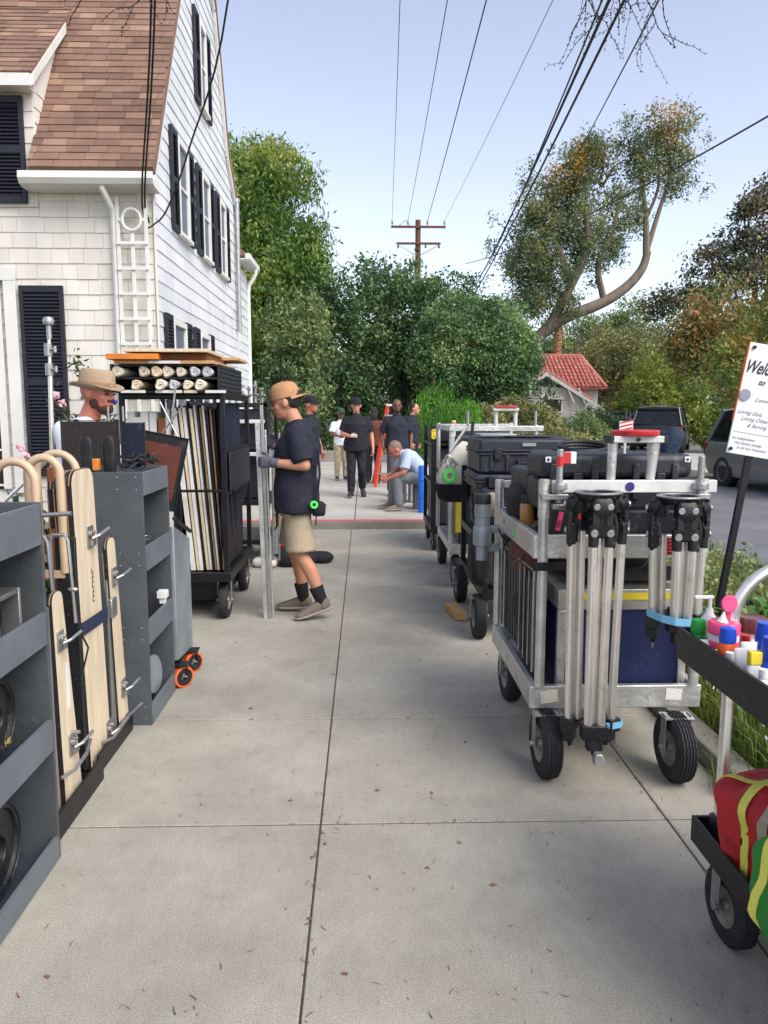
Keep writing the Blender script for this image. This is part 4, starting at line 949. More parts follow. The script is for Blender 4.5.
# ------------------------------------------------------------ vehicles
def car(name, label, loc, rz, L, Wd, H, belt, paint, roofpts, hood=None, wheelr=.35, wb=None, rear=True):
    """local x is forward, origin at the ground under the middle"""
    t = thing(name, label, 'car', loc, rz); h = Wd/2
    zb = .24
    x0, x1 = -L/2, L/2
    # body: sections along x
    st = [(x0,.52,belt-.18,.86),(x0+.05,.38,belt-.02,.93),(x0+.35,zb,belt,1.0),(x0+L*.3,zb,belt,1.0),(x0+L*.6,zb,belt-.02,1.0),(x1-L*.27,zb,belt-.06,1.0),(x1-.45,zb,belt-.2,.97),(x1-.12,.32,belt-.34,.88),(x1,.45,belt-.5,.78)]
    rings = []
    for x, a, c, w in st:
        ww = h*w; m = (a+c)/2
        pr = [(-ww*.96,a),(-ww,m-.1),(-ww*.995,m+.12),(-ww*.95,c-.04),(-ww*.86,c),(0,c+.03),(ww*.86,c),(ww*.95,c-.04),(ww*.995,m+.12),(ww,m-.1),(ww*.96,a),(0,a-.02)]
        rings.append(np.array([(x,y,z) for y, z in pr]))
    b = MB(); b.rings(rings)
    body = b.build('body', paint, t, bevel=.02, smooth=50)
    # greenhouse: tapered glass with a painted roof and pillars
    (ra, rb, rc, rd) = roofpts     # x at belt rear, x at roof rear, x at roof front, x at belt front
    lo = h*.9; hi = h*.74; zr = H-.05
    b = MB(); b.add([(ra,-lo,belt),(rd,-lo,belt-.04),(rd,lo,belt-.04),(ra,lo,belt),(rb,-hi,zr),(rc,-hi,zr),(rc,hi,zr),(rb,hi,zr)], [(0,3,2,1),(4,5,6,7),(0,1,5,4),(1,2,6,5),(2,3,7,6),(3,0,4,7)])
    b.build('window', 'darkglass', t, bevel=.03, smooth=50)
    b = MB(); n = 10; rr = []
    for i in range(n+1):
        u = i/n; x = rb-.1+(rc+.06-rb+.1)*u; z = zr+.035+.04*math.sin(math.pi*u)-.03*(abs(u-.5)*2)**4
        rr.append(np.array([(x,-hi-.03,z-.05),(x,-hi+.04,z),(x,0,z+.03),(x,hi-.04,z),(x,hi+.03,z-.05),(x,hi-.02,z-.08),(x,-hi+.02,z-.08)]))
    b.rings(rr); b.build('roof', paint, t, smooth=60)
    for sy in (-1,1):
        for xa, xb, w in ((ra,rb,.05),(rd,rc,.04),((ra+rd)/2-.25,(rb+rc)/2-.15,.035),((ra*.72+rd*.28)-.1,(rb*.75+rc*.25),.04)):
            b = MB(); b.tube([(xa,sy*lo,belt-.02),(xb,sy*(hi+.005),zr)], w, 6); b.build('pillar', paint, t)
    b = MB()
    b.bb(x0-.06, x0+.14, -h*.88, h*.88, .36, .62); b.build('bumper', paint, t, bevel=.04)
    b = MB(); b.bb(x1-.2, x1+.02, -h*.8, h*.8, .32, .56); b.build('bumper', 'black', t, bevel=.05)
    for sy in (-1,1):
        b = MB(); b.bb(x0-.012, x0+.22, sy*h*.9-.1, sy*h*.9+.03 if sy > 0 else sy*h*.9+.1, belt-.36, belt-.05) if sy > 0 else b.bb(x0-.012, x0+.22, -h*.9-.03, -h*.9+.1, belt-.36, belt-.05)
        b.build('tail_light', 'tail', t, bevel=.02)
        b = MB(); b.bb(x1-.28, x1-.05, min(sy*h*.5,sy*h*.84), max(sy*h*.5,sy*h*.84), belt-.42, belt-.3); b.build('headlight', 'glass', t, bevel=.03)
        b = MB(); b.bb(rd-.35, rd-.2, min(sy*h*1.0,sy*h*1.2), max(sy*h*1.0,sy*h*1.2), belt, belt+.14); b.build('mirror', paint, t, bevel=.03)
        for xq in (.05,-L*.2):
            b = MB(); b.bb(xq, xq+.17, min(sy*h*1.0,sy*h*1.03), max(sy*h*1.0,sy*h*1.03), belt-.14, belt-.11); b.build('door_handle', paint, t, bevel=.008)
    b = MB(); b.bb(x0-.075, x0-.06, -.16, .16, belt-.34, belt-.23); b.build('number_plate', 'white', t, bevel=.005)
    wb = wb or L*.6
    for sx in (-1,1):
        for sy in (-1,1):
            c = V(sx*wb/2+.02, sy*(h-.1), wheelr)
            b = MB(); b.cyl(c+V(0,-sy*.12,0), c+V(0,sy*.092,0), wheelr+.06, n=28); b.build('wheel_arch', 'black', t)
            b = MB(); b.lathe([(wheelr*.66,-.1),(wheelr*.95,-.11),(wheelr,-.07),(wheelr,.07),(wheelr*.95,.11),(wheelr*.68,.1),(wheelr*.64,.06),(wheelr*.64,-.05)], c, (0,sy,0), 28)
            w = b.build('wheel', 'rubber', t)
            b = MB(); b.lathe([(.02,.05),(.05,.06),(.06,.03)], c, (0,sy,0), 12)
            for k in range(10):
                a = k*math.pi/5; b.tube([c+V(0,sy*.05,0), c+V(math.cos(a)*wheelr*.64, sy*.075, math.sin(a)*wheelr*.64)], .018, 5)
            b.tube([c+V(math.cos(a)*wheelr*.64, sy*.08, math.sin(a)*wheelr*.64) for a in np.linspace(0,2*math.pi,25)[:-1]], .018, 6, closed=True)
            b.build('rim', 'wheelrim', w)
    return t
a = R(14)
van = car('parked_minivan', 'grey minivan parked at the right behind the welcome sign', (9.2,15.9,-.13), R(-87), 5.0, 1.95, 1.78, 1.02, 'cargrey', (-2.36,-1.95,.75,1.75), wheelr=.34, wb=3.0)
suv = car('parked_suv', 'black sport utility vehicle seen from behind on the forecourt', (12.1,31.2,-.02), R(64), 4.8, 2.0, 1.78, 1.08, 'carblack', (-2.3,-1.95,.6,1.4), wheelr=.38)
suv2 = car('parked_wagon', 'dark wagon parked far off behind the red striped plate, left of the black one', (14.2,42,-.02), R(52), 4.7, 1.9, 1.62, .98, 'cardark', (-2.25,-1.75,.6,1.4), wheelr=.35)

# ------------------------------------------------------------ the welcome sign
sg = thing('welcome_sign', 'tilted white welcome sign board on a slanted black post', 'sign', (2.46,5.0,.04))
ang = R(-9.5)      # leaning to the right
def tilt(p): return p
rs = rotm(0, R(9.5), 0)
o0 = V(2.372,5.0,1.288)
b = MB(); b.box((.36,0,.36),(.72,.012,.72)); b.T = None
def placed(b, name, m, **k):
    vs = np.concatenate(b.v) @ rs.T + o0; b.v = [vs]; return b.build(name, m, sg, world=True, **k)
placed(b, 'board', 'signw', bevel=.003)
b = MB(); b.bb(-.004,.002,-.006,.012,.2,.72); placed(b, 'edge_trim', 'orange', bevel=.002)
b = MB()
for x, z in ((.03,.69),(.02,.03)): b.cyl((x,-.02,z),(x,-.004,z),.011)
placed(b, 'knob', 'black')
b = MB(); b.lathe([(.0,0),(.035,0),(.038,.01),(.0,.012)], (.035,-.006,.385), (0,-1,0), 24); placed(b, 'disc_magnet', 'inkgrey')
def sgtext(body, size, x, z, m, shear=.35, bold=0, sx=1.):
    t = text(body, size, m, sg, (0,0,0), (R(90),0,0), shear=shear, bold=bold, sx=sx)
    vs = np.array([v.co for v in t.data.vertices]); vs = (vs+V(x,-.0075,z)) @ rs.T + o0 - V(*sg.location)
    t.data.vertices.foreach_set('co', vs.ravel()); t.data.update()
    return t
sgtext('Welcome', .115, -.004, .53, 'ink', .45, .002, .66)
sgtext('to', .05, .105, .462, 'ink', .45, .001)
sgtext('Community Church', .032, .11, .355, 'inkgrey', .3)
sgtext('Loving God,', .034, .012, .265, 'inkgrey', .45, .0002)
sgtext('Loving Others,', .034, .045, .225, 'inkgrey', .45, .0002)
sgtext('& Serving', .034, .095, .185, 'inkgrey', .45, .0002)
sgtext('An Independent', .024, .012, .098, 'inkgrey', .4, .0)
sgtext('We Gather Sunday', .024, .035, .068, 'inkgrey', .4, .0)
sgtext('& All Are Welcome', .024, .06, .038, 'inkgrey', .4, .0)
b = MB(); b.bb(.02,.66,-.0078,-.0066,.143,.146); placed(b, 'rule', 'inkgrey')
b = MB(); b.box((2.452,5.02,.66),(.045,.03,1.25),(0,R(8),0)); b.build('post', 'blackm', sg, world=True, bevel=.004)
# ------------------------------------------------------------ gear: helpers
def bp(b, name, m, t, bevel=.004, **k): return b.build(name, m, t, world=True, bevel=bevel, **k)
def wheel(t, c, r, w, axis=(1,0,0), rim='wheelrim', tread=True, fork=None, swing=(0,0)):
    c = V(*c); u, v2, d = basis(axis); b = MB()
    b.lathe([(r*.52,-w*.4),(r*.8,-w*.5),(r*.93,-w*.44),(r*.985,-w*.3),(r,-w*.1),(r,w*.1),(r*.985,w*.3),(r*.93,w*.44),(r*.8,w*.5),(r*.52,w*.4)], c, axis, 40)
    if tread:
        for k in (-.3,-.15,0,.15,.3):
            rr = r*(1.0 if abs(k) < .2 else .985)+.0015
            n = 60; pts = []
            for i in range(n):
                a = i*2*math.pi/n; off = k*w+.0022*(1 if i%2 else -1)
                pts.append(c+d*off+(u*math.cos(a)+v2*math.sin(a))*rr)
            b.tube(pts, w*.045, 5, closed=True)
    o = bp(b, 'wheel', 'rubber', t, 0, smooth=50)
    b = MB(); b.lathe([(.004,-w*.46),(r*.16,-w*.46),(r*.18,-w*.25),(r*.45,-w*.2),(r*.52,-w*.42),(r*.54,-w*.42),(r*.54,w*.42),(r*.52,w*.42),(r*.45,w*.2),(r*.18,w*.25),(r*.16,w*.46),(.004,w*.46)], c, axis, 30)
    bp(b, 'rim', rim, o, 0)
    if fork is not None:
        b = MB(); zt = fork
        for s in (-1,1):
            p = c+d*s*(w*.5+.012); q = V(c[0]+swing[0], c[1]+swing[1], zt-.012)+d*s*(w*.5+.012)
            wv = u if abs(u[2]) < .5 else v2
            b.box((p+q)/2, (.05 if abs(d[0])<.5 else .005, .05 if abs(d[1])<.5 else .005, np.linalg.norm(q-p)+.03))
            b.cyl(p-d*s*.008, p+d*s*.014, .012)
        e = V(c[0]+swing[0], c[1]+swing[1], zt-.008); b.box(e, (w+.04 if abs(d[0])>.5 else .08, w+.04 if abs(d[1])>.5 else .08, .007))
        bp(b, 'caster_fork', 'steel', t, .001)
    return o
def shelf_unit(name, label, x0, x1, y0, y1, H, lips):
    t = thing(name, label, 'shelf unit', ((x0+x1)/2,(y0+y1)/2,0))
    for a, c in ((y0,y0+.016),(y1-.016,y1)):
        b = MB(); b.bb(x0, x1, a, c, 0, H); bp(b, 'side_panel', 'grey', t, .0015)
    b = MB(); b.bb(x0, x0+.012, y0+.017, y1-.017, .01, H-.01); bp(b, 'back_panel', 'greyin', t, 0)
    for z0, z1 in lips:
        b = MB(); b.bb(x0+.013, x1-.02, y0+.017, y1-.017, z0+.003, z0+.018); bp(b, 'shelf', 'greyin', t, 0)
        b = MB(); b.bb(x1-.014, x1+.003, y0+.0172, y1-.0172, z0, z1); bp(b, 'lip', 'greyedge', t, .0015)
    b = MB()
    for z0, z1 in lips:
        for dx in (.03,.12,.24):
            for dz in (.03,.09):
                for yy, s in ((y0,-1),(y1,1)):
                    if x1-dx > x0: b.ell((x1-dx, yy+s*.001, z0+dz), (.004,.002,.004), 8, 6)
    bp(b, 'rivet', 'steel', t, 0).__setitem__('kind', 'stuff')
    return t
LIPS = [(.005,.085),(.40,.51),(.775,.885),(1.115,1.25)]

# ------------------------------------------------------------ left side
shelf_unit('shelf_cart', 'grey open shelf unit nearest the camera at the left edge, holding black lamp housings', -1.42, -1.07, 1.45, 2.56, 1.255, LIPS)
def round_housing(label, c, r, d, txt=None):
    t = thing('round_housing', label, 'lamp housing', (c[0],c[1],c[2]-r), 0, 'black round lamp housings in the near shelf unit')
    b = MB(); b.lathe([(r*.1,0),(r,0),(r*1.0,.03),(r*.94,.045),(r*.94,d-.02),(r,d-.01),(r,d),(r*.88,d),(r*.86,d-.012),(r*.5,d-.014),(r*.48,d-.004),(r*.3,d-.004),(r*.28,d-.02),(.0,d-.02)], V(*c)-V(d,0,0), (1,0,0), 40)
    bp(b, 'body', 'black', t, 0)
    b = MB(); b.tube([V(*c)+V(0.001,math.cos(a)*r*.97,math.sin(a)*r*.97) for a in np.linspace(0,2*math.pi,41)[:-1]], .003, 6, closed=True)
    b.tube([V(*c)+V(-.003,math.cos(a)*r*.33,math.sin(a)*r*.33) for a in np.linspace(0,2*math.pi,31)[:-1]], .004, 6, closed=True); bp(b, 'ring', 'blackm', t, 0)
    if txt:
        o = text(txt, .03, 'gold', t, (0,0,0), (R(90),0,R(90))); vs = np.array([v.co for v in o.data.vertices])+V(c[0]+.002,c[1]+.035,c[2]-.105)-V(*t.location)
        o.data.vertices.foreach_set('co', vs.ravel()); o.data.update()
    return t
round_housing('black round lamp housing marked 140 on the third shelf down at the left edge', (-1.12,2.27,.62), .125, .2, '140')
round_housing('black round lamp housing standing on the bottom shelf at the left edge', (-1.14,2.27,.19), .15, .2)
round_housing('black round lamp housing in a silver bracket on the second shelf at the left edge', (-1.14,2.29,.90), .09, .16)
b = MB(); b.bb(-1.16,-1.09,2.405,2.42,.80,1.0); b.bb(-1.16,-1.09,2.18,2.405,.985,1.0)
solo(b, 'silver_bracket', 'steel', 'silver bent bracket around the round housing on the second shelf', 'bracket', bevel=.003)
b = MB(); b.lathe([(.0,0),(.085,0),(.09,.02),(.085,.03),(.085,.3),(.095,.31),(.095,.33),(.06,.34),(0,.34)], (-1.3,2.42,.03), n=30)
solo(b, 'black_canister', 'black', 'tall black canister behind the housings on the bottom shelf', 'canister')
shelf_unit('shelf_cart', 'grey open shelf unit standing behind the tall plywood boards', -1.42, -1.062, 3.70, 4.19, 1.265, [(.005,.10),(.41,.53),(.78,.9),(1.15,1.262)])
b = MB()
rg = np.random.RandomState(3)
for i in range(7):
    a = rg.rand()*3; c = V(-1.14+rg.normal()*.02, 3.98+rg.normal()*.06, .84+rg.rand()*.05)
    b.tube([c+V(.02*math.cos(q),.05*math.cos(q+a),.035*math.sin(q)) for q in np.linspace(0,6.28,14)[:-1]], .004, 5, closed=True)
solo(b, 'metal_fittings', 'steel', 'small tangle of steel fittings on the middle shelf of the further shelf unit', 'fittings')
b = MB(); b.lathe([(.0,0),(.09,0),(.1,.012),(.1,.02),(.03,.03),(0,.03)], (-1.13,3.95,.18), (1,-.15,.1), 30)
solo(b, 'pale_disc', 'galv', 'pale round plate leaning on the bottom shelf of the further shelf unit', 'disc')
b = MB(); b.bb(-1.11,-1.06,4.05,4.11,.56,.6); b.bb(-1.10,-1.07,4.06,4.1,.53,.56)
solo(b, 'small_white_box', 'white', 'small white clip box on the third shelf lip of the further shelf unit', 'box', bevel=.003)
# padded fork ends and foam on the top of the further shelf
for i, (x, y) in enumerate(((-1.375,3.86),(-1.285,3.92))):
    b = MB(); b.loft([((x,y,z), .012, .032*s) for z, s in ((1.20,1),(1.385,1),(1.405,.92),(1.42,.7),(1.428,.4))], 20, (1,0,0), 3)
    b2 = MB(); b2.v = [v.copy() for v in b.v]; b2.f = b.f; b2.n = b.n
    solo(b, 'padded_paddle', 'black', ('left' if i == 0 else 'right')+' of the two black rounded paddles standing above the plywood boards', 'paddle', smooth=60)
b = MB(); b.bb(-1.345,-1.315,3.84,3.88,1.262,1.32); solo(b, 'clamp_block', 'orangew', 'small orange wood block between the two black paddles', 'block', bevel=.004)
# cables heaped on the shelf top
b = MB(); rg = np.random.RandomState(9)
for i in range(9):
    c = V(-1.15+rg.normal()*.03, 3.95+rg.normal()*.1, 1.275+.012*i*.6); r = .05+rg.rand()*.03
    b.tube([c+V(math.cos(q)*r*.6, math.sin(q)*r, .01*math.sin(2*q+i)) for q in np.linspace(0,6.28,20)[:-1]], .005, 5, closed=True)
solo(b, 'cable_coil', 'black', 'thin black cable coil lying on top of the further shelf unit', 'cable')

# plywood boards: tapered, rounded tops, black edging, in a steel shoe
def board(t, x, y0, y1, yt0, yt1, z0, z1, th, lean, m='ply', name='board'):
    """faces +X; y0..y1 at the bottom, yt0..yt1 at the top"""
    r = min(.06, (yt1-yt0)*.4); poly = [(y0,z0),(y1,z0)]
    for a in np.linspace(0, math.pi/2, 7): poly.append((yt1-r+r*math.cos(a), z1-r+r*math.sin(a)))
    for a in np.linspace(math.pi/2, math.pi, 7): poly.append((yt0+r+r*math.cos(a), z1-r+r*math.sin(a)))
    b = MB(); n = len(poly)
    vs = [(x+lean*z/z1, y, z) for y, z in poly]+[(x-th+lean*z/z1, y, z) for y, z in poly]
    b.add(vs, [tuple(range(n)), tuple(range(n,2*n))[::-1]]+[(i,n+i,n+(i+1)%n,(i+1)%n) for i in range(n)])
    bp(b, 'black_edge_core', 'blackcl', t, .002)
    b = MB(); c_ = np.mean(poly, 0); po = [((q[0]-c_[0])*.975+c_[0], (q[1]-c_[1])*.993+c_[1]) for q in poly]
    vs = [(x+.0015+lean*z/z1, y, z) for y, z in po]+[(x-.002+lean*z/z1, y, z) for y, z in po]
    b.add(vs, [tuple(range(n)), tuple(range(n,2*n))[::-1]]+[(i,n+i,n+(i+1)%n,(i+1)%n) for i in range(n)]); bp(b, name, m, t, .0005)
    b = MB(); e = [(x-th*.5+lean*z/z1, y, z) for y, z in poly[1:]]+[(x-th*.5+lean*poly[0][1]/z1, *poly[0])]
    b.tube(e[:-1], .0022, 4); b.tube([e[-1], e[-3-0]] if False else [(x-th-.0015+lean, yt0-.0, z1-.06), (x-th-.0015, y0, z0)], .0022, 4); bp(b, 'edge_strip', 'plydark', t, 0)
def clamp(t, c, s=1., rz=0):
    c = V(*c); b = MB(); b.bb(c[0], c[0]+.006, c[1]-.035*s, c[1]+.035*s, c[2]-.045*s, c[2]+.05*s)
    b.cyl(c+V(.006,-.02*s,.02*s), c+V(.02,-.02*s,.02*s), .013*s); b.cyl(c+V(.006,.02*s,.02*s), c+V(.016,.02*s,.02*s), .01*s)
    b.bb(c[0]+.006, c[0]+.022, c[1]-.02*s, c[1]+.02*s, c[2]-.035*s, c[2]-.005)
    b.tube([c+V(.02,-.03*s,.0), c+V(.045,-.01*s,.012*s), c+V(.06,.07*s,.03*s)], .008*s, 8)
    bp(b, 'clamp', 'steel', t, .001)
tb = thing('plywood_board_stack', 'tall stack of cream plywood boards with black edges tied with a blue strap', 'plywood boards', (-1.2,3.38,0))
for i, x in enumerate((-1.172,-1.198,-1.224,-1.250)): board(tb, x, 3.16+.004*i, 3.42, 3.10+.004*i, 3.35, .03, 1.315-.004*i, .022, -.0)
clamp(tb, (-1.170,3.27,1.02)); clamp(tb, (-1.172,3.40,.10), 1.1)
b = MB(); b.tube([(-1.16,3.28,.10),(-1.13,3.33,.10),(-1.12,3.42,.115),(-1.12,3.54,.12),(-1.09,3.64,.14)], .007, 8); bp(b, 'handle', 'steel', tb, 0)
zz = .66; b = MB(); b.tube([(-1.30,3.18,zz-.02),(-1.17,3.178,zz),(-1.165,3.19,zz+.005),(-1.172,3.50,zz+.03)], .002, 4)
b = MB()
pth = [(-1.30,3.42,zz-.02),(-1.30,3.115,zz-.02),(-1.164,3.12,zz),(-1.162,3.13,zz),(-1.164,3.45,zz-.01)]
for (p, q) in zip(pth[:-1], pth[1:]):
    p, q = V(*p), V(*q); b.add([p-V(0,0,.028),q-V(0,0,.028),q+V(0,0,.028),p+V(0,0,.028)]+[w+V(.003,-.003,0) for w in (p-V(0,0,.028),q-V(0,0,.028),q+V(0,0,.028),p+V(0,0,.028))], [(0,3,2,1),(4,5,6,7),(0,1,5,4),(2,3,7,6),(1,2,6,5),(3,0,4,7)])
bp(b, 'strap', 'strap', tb, 0)
b = MB(); b.bb(-1.165,-1.140,3.43,3.50,zz-.04,zz+.05); bp(b, 'ratchet', 'steel', tb, .006)
b = MB(); b.bb(-1.35,-1.17,3.175,3.19,0,.06); b.bb(-1.35,-1.15,3.19,3.65,0,.025); b.bb(-1.152,-1.142,3.175,3.66,0,.09); bp(b, 'steel_shoe', 'blackm', tb, .002)
b = MB(); b.bb(-1.172,-1.158,3.43,3.475,.09,.92); bp(b, 'upright_bar', 'steel', tb, .003)
# handwriting-like stencil marks
b = MB(); rg = np.random.RandomState(4)
for i in range(7):
    z = .74+.021*i
    b.box((-1.1685+.0,3.28,z), (.0012,.022,.003)); b.box((-1.1685,3.27+.006*(i%3),z+.009), (.0012,.003,.016))
bp(b, 'stencil_mark', 'ink', tb, 0)
ts = thing('plywood_board', 'shorter plywood board strapped behind the tall board stack', 'plywood board', (-1.16,3.5,0))
board(ts, -1.15, 3.48, 3.62, 3.42, 3.53, .10, .985, .02, 0)
clamp(ts, (-1.148,3.49,.80), .9); clamp(ts, (-1.148,3.55,.25), .9)
b = MB()
for i in range(16): b.box((-1.1375+.0,3.555+.004*(i%3),.60-.016*i), (.0012,.02,.003))
bp(b, 'stencil_mark', 'ink', ts, 0)
tn = thing('plywood_board', 'short plywood board between the near shelf unit and the tall board stack', 'plywood board', (-1.16,2.8,0))
board(tn, -1.14, 2.80, 2.97, 2.77, 2.87, .03, .89, .02, 0)
clamp(tn, (-1.138,2.82,.70), .8); clamp(tn, (-1.138,2.88,.27), .9)
b = MB(); b.bb(-1.35,-1.12,2.62,3.14,0,.03); b.bb(-1.122,-1.112,2.62,3.14,0,.10); bp(b, 'steel_shoe', 'blackm', tn, .002)
b = MB(); b.bb(-1.14,-1.125,2.66,2.71,.09,.86); bp(b, 'upright_bar', 'steel', tn, .003)
b = MB(); b.tube([(-1.13,2.74,.20),(-1.10,2.80,.205),(-1.09,2.90,.225),(-1.10,2.97,.25)], .0075, 8); bp(b, 'handle', 'steel', tn, 0)
b = MB(); b.bb(-1.1383,-1.1365,2.86,2.885,.42,.6); bp(b, 'white_label', 'white', tn, 0)
b = MB(); b.tube([(-1.12,2.95,.72),(-1.1,3.0,.62),(-1.12,2.96,.5)], .004, 6); bp(b, 'cord', 'black', tn, 0)
# bentwood frames
for i, (x, y, w, h) in enumerate(((-1.33,2.95,.08,1.365),(-1.245,3.02,.062,1.375),(-1.325,3.35,.085,1.375))):
    b = MB(); x0 = x; pts = []
    pts = [(x0-w,y,.92),(x0-w,y,h-w*1.0)]+[(x0+w*math.cos(a),y,h-w*1.0+w*math.sin(a)) for a in np.linspace(math.pi,0,15)]+[(x0+w,y,.92)]
    b.tube(pts, .0165, 10)
    b.bb(x0-w,x0+w,y-.01,y+.01,.90,.93)
    solo(b, 'bentwood_frame', 'bent', ('large arched bentwood frame rising behind the near shelf unit','middle arched bentwood frame beside the plywood boards','rear arched bentwood frame half hidden by the plywood boards')[i], 'wooden frame', 'bentwood frames', smooth=50)
b = MB(); b.bb(-1.275,-1.245,3.12,3.15,.1,1.33); b.box((-1.24,3.14,1.2),(.07,.03,.04),(0,R(-25),0)); solo(b, 'timber_brace', 'woodd', 'reddish timber upright inside the bentwood frames', 'timber', bevel=.003)
b = MB()
for x, y in ((-1.20,2.86),(-1.14,2.9)):
    b.tube([(x-.045,y,.3),(x-.045,y,1.07),(x-.035,y,1.09),(x+.01,y,1.09),(x+.02,y,1.07),(x+.035,y,.75)], .007, 8)
b.tube([(-1.29,2.95,1.155),(-1.12,2.95,1.165)], .009, 8); b.ell((-1.11,2.9,.88),(.02,.012,.01),10,8)
b.tube([(-1.245,2.88,.32),(-1.105,2.88,.32)], .008, 8)
solo(b, 'tube_rack', 'steel', 'bent steel tube frame between the near shelf and the plywood boards', 'metal frame')
b = MB(); b.bb(-1.22,-1.14,3.02,3.04,.1,1.06); solo(b, 'riveted_board', 'black', 'narrow black riveted panel behind the bent steel tubes', 'panel', bevel=.003)

# flags above the shelf units
fl = thing('flag_frame', 'large square black mesh flag standing in front of the hatted man', 'flag', (-1.42,4.3,1.0))
b = MB(); b.bb(-1.655,-1.355,4.29,4.297,1.0,1.50); bp(b, 'cloth', 'blacknet', fl, 0)
b = MB(); b.tube([(-1.66,4.293,.98),(-1.66,4.293,1.505),(-1.35,4.293,1.505),(-1.35,4.293,.98)], .006, 6); bp(b, 'wire_frame', 'black', fl, 0)
b = MB(); b.tube([(-1.40,4.29,1.50),(-1.40,4.29,1.58)], .006, 6); b.tube([(-1.32,4.29,1.50),(-1.32,4.29,1.58)], .006, 6); bp(b, 'stem', 'steel', fl, 0)
fl = thing('flag_frame', 'dark navy cloth flag right of the black mesh flag', 'flag', (-1.3,4.34,1.0))
b = MB(); b.bb(-1.35,-1.225,4.34,4.347,1.0,1.49); bp(b, 'cloth', 'navy', fl, 0)
b = MB(); b.tube([(-1.352,4.343,.98),(-1.352,4.343,1.493),(-1.222,4.343,1.493),(-1.222,4.343,.98)], .005, 6); bp(b, 'wire_frame', 'black', fl, 0)
fl = thing('flag_frame', 'tilted flag with rust brown cloth and black border in front of the timber cart', 'flag', (-1.15,4.45,.98))
q = [V(-1.36,4.42,1.47),V(-1.01,4.47,1.395),V(-1.10,4.45,.98),V(-1.30,4.42,1.0)]
def inset(q, s): c = sum(q)/4; return [c+(p-c)*s for p in q]
b = MB(); n = V(.05,-1,0)*.004
b.add(q+[p-n for p in q], [(0,1,2,3),(4,7,6,5),(0,4,5,1),(1,5,6,2),(2,6,7,3),(3,7,4,0)]); bp(b, 'border_cloth', 'blackcl', fl, 0)
q2 = inset(q, .74); q2 = [p+V(.012,0,0) for p in q2]; b = MB(); b.add([p+n for p in q2]+[p+n*.1 for p in q2], [(0,1,2,3),(4,7,6,5),(0,4,5,1),(1,5,6,2),(2,6,7,3),(3,7,4,0)]); bp(b, 'brown_cloth', 'brown', fl, 0)
b = MB(); b.tube(q, .0065, 6, closed=True); bp(b, 'wire_frame', 'black', fl, 0)
# galvanised panel on orange casters
gp = thing('door_dolly', 'galvanised sheet metal box dolly on orange rimmed casters', 'dolly', (-1.2,4.35,0))
b = MB(); b.prism([(4.22,.16),(4.60,.13),(4.60,.80),(4.22,.93)], -1.42, -1.05, 'x'); bp(b, 'box', 'galv', gp, .006)
b = MB(); b.tube([(-1.045,4.22,.97),(-1.045,4.6,.84)], .012, 8); b.bb(-1.4,-1.06,4.24,4.58,.11,.135); bp(b, 'top_rail', 'blackm', gp, .002)
for y, x in ((4.24,-1.03),(4.50,-1.03),(4.24,-1.38),(4.5,-1.38)):
    b = MB(); b.lathe([(.02,-.014),(.05,-.016),(.05,.016),(.02,.014)], (x,y,.062), (.72,-.69,0), 24); w = bp(b, 'wheel', 'black', gp, .002)
    b = MB(); b.lathe([(.05,-.015),(.061,-.012),(.062,0),(.061,.012),(.05,.015)], (x,y,.062), (.72,-.69,0), 30); bp(b, 'tyre', 'orange', w, 0)
    b = MB(); b.cyl((x-.02,y,.062),(x+.024,y,.062),.009); bp(b, 'hub', 'steel', w, 0)
    b = MB(); b.box((x,y+.01,.132),(.06,.09,.008)); b.box((x+.025,y+.01,.1),(.004,.03,.07)); b.box((x-.025,y+.01,.1),(.004,.03,.07)); bp(b, 'caster_fork', 'black', gp, 0)
# stand
cs = thing('light_stand', 'tall silver light stand with round knob in front of the black shutter', 'light stand', (-1.79,4.5,0))
b = MB(); b.tube([(-1.80,4.5,.05),(-1.80,4.5,1.3)], .0175, 12); b.tube([(-1.80,4.5,1.3),(-1.785,4.5,1.80)], .0135, 12); b.tube([(-1.785,4.5,1.80),(-1.78,4.5,2.04)], .009, 12); bp(b, 'column', 'tube', cs, 0)
b = MB(); b.lathe([(.0,-.03),(.026,-.022),(.032,0),(.026,.018),(.012,.024),(0,.026)], (-1.78,4.5,2.06), n=16); b.cyl((-1.78,4.5,1.96),(-1.78,4.5,2.03),.014); bp(b, 'knob', 'steel', cs, 0)
for z in (1.79,1.30,1.9):
    b = MB(); b.cyl((-1.79,4.5,z-.035),(-1.79,4.5,z+.035),.022); b.cyl((-1.79,4.5,z),(-1.74,4.47,z),.008); b.cyl((-1.74,4.47,z-.018),(-1.74,4.47,z+.018),.009); bp(b, 'collar', 'steel', cs, .002)
for p, q in (((-1.80,4.5,1.3),(-2.35,4.35,.75)),((-1.80,4.5,.5),(-2.2,4.3,.02)),((-1.80,4.5,.5),(-1.5,4.3,.02)),((-1.80,4.5,.5),(-1.8,4.95,.02))):
    b = MB(); b.tube([p,q], .011, 8); bp(b, 'leg', 'tube', cs, 0)

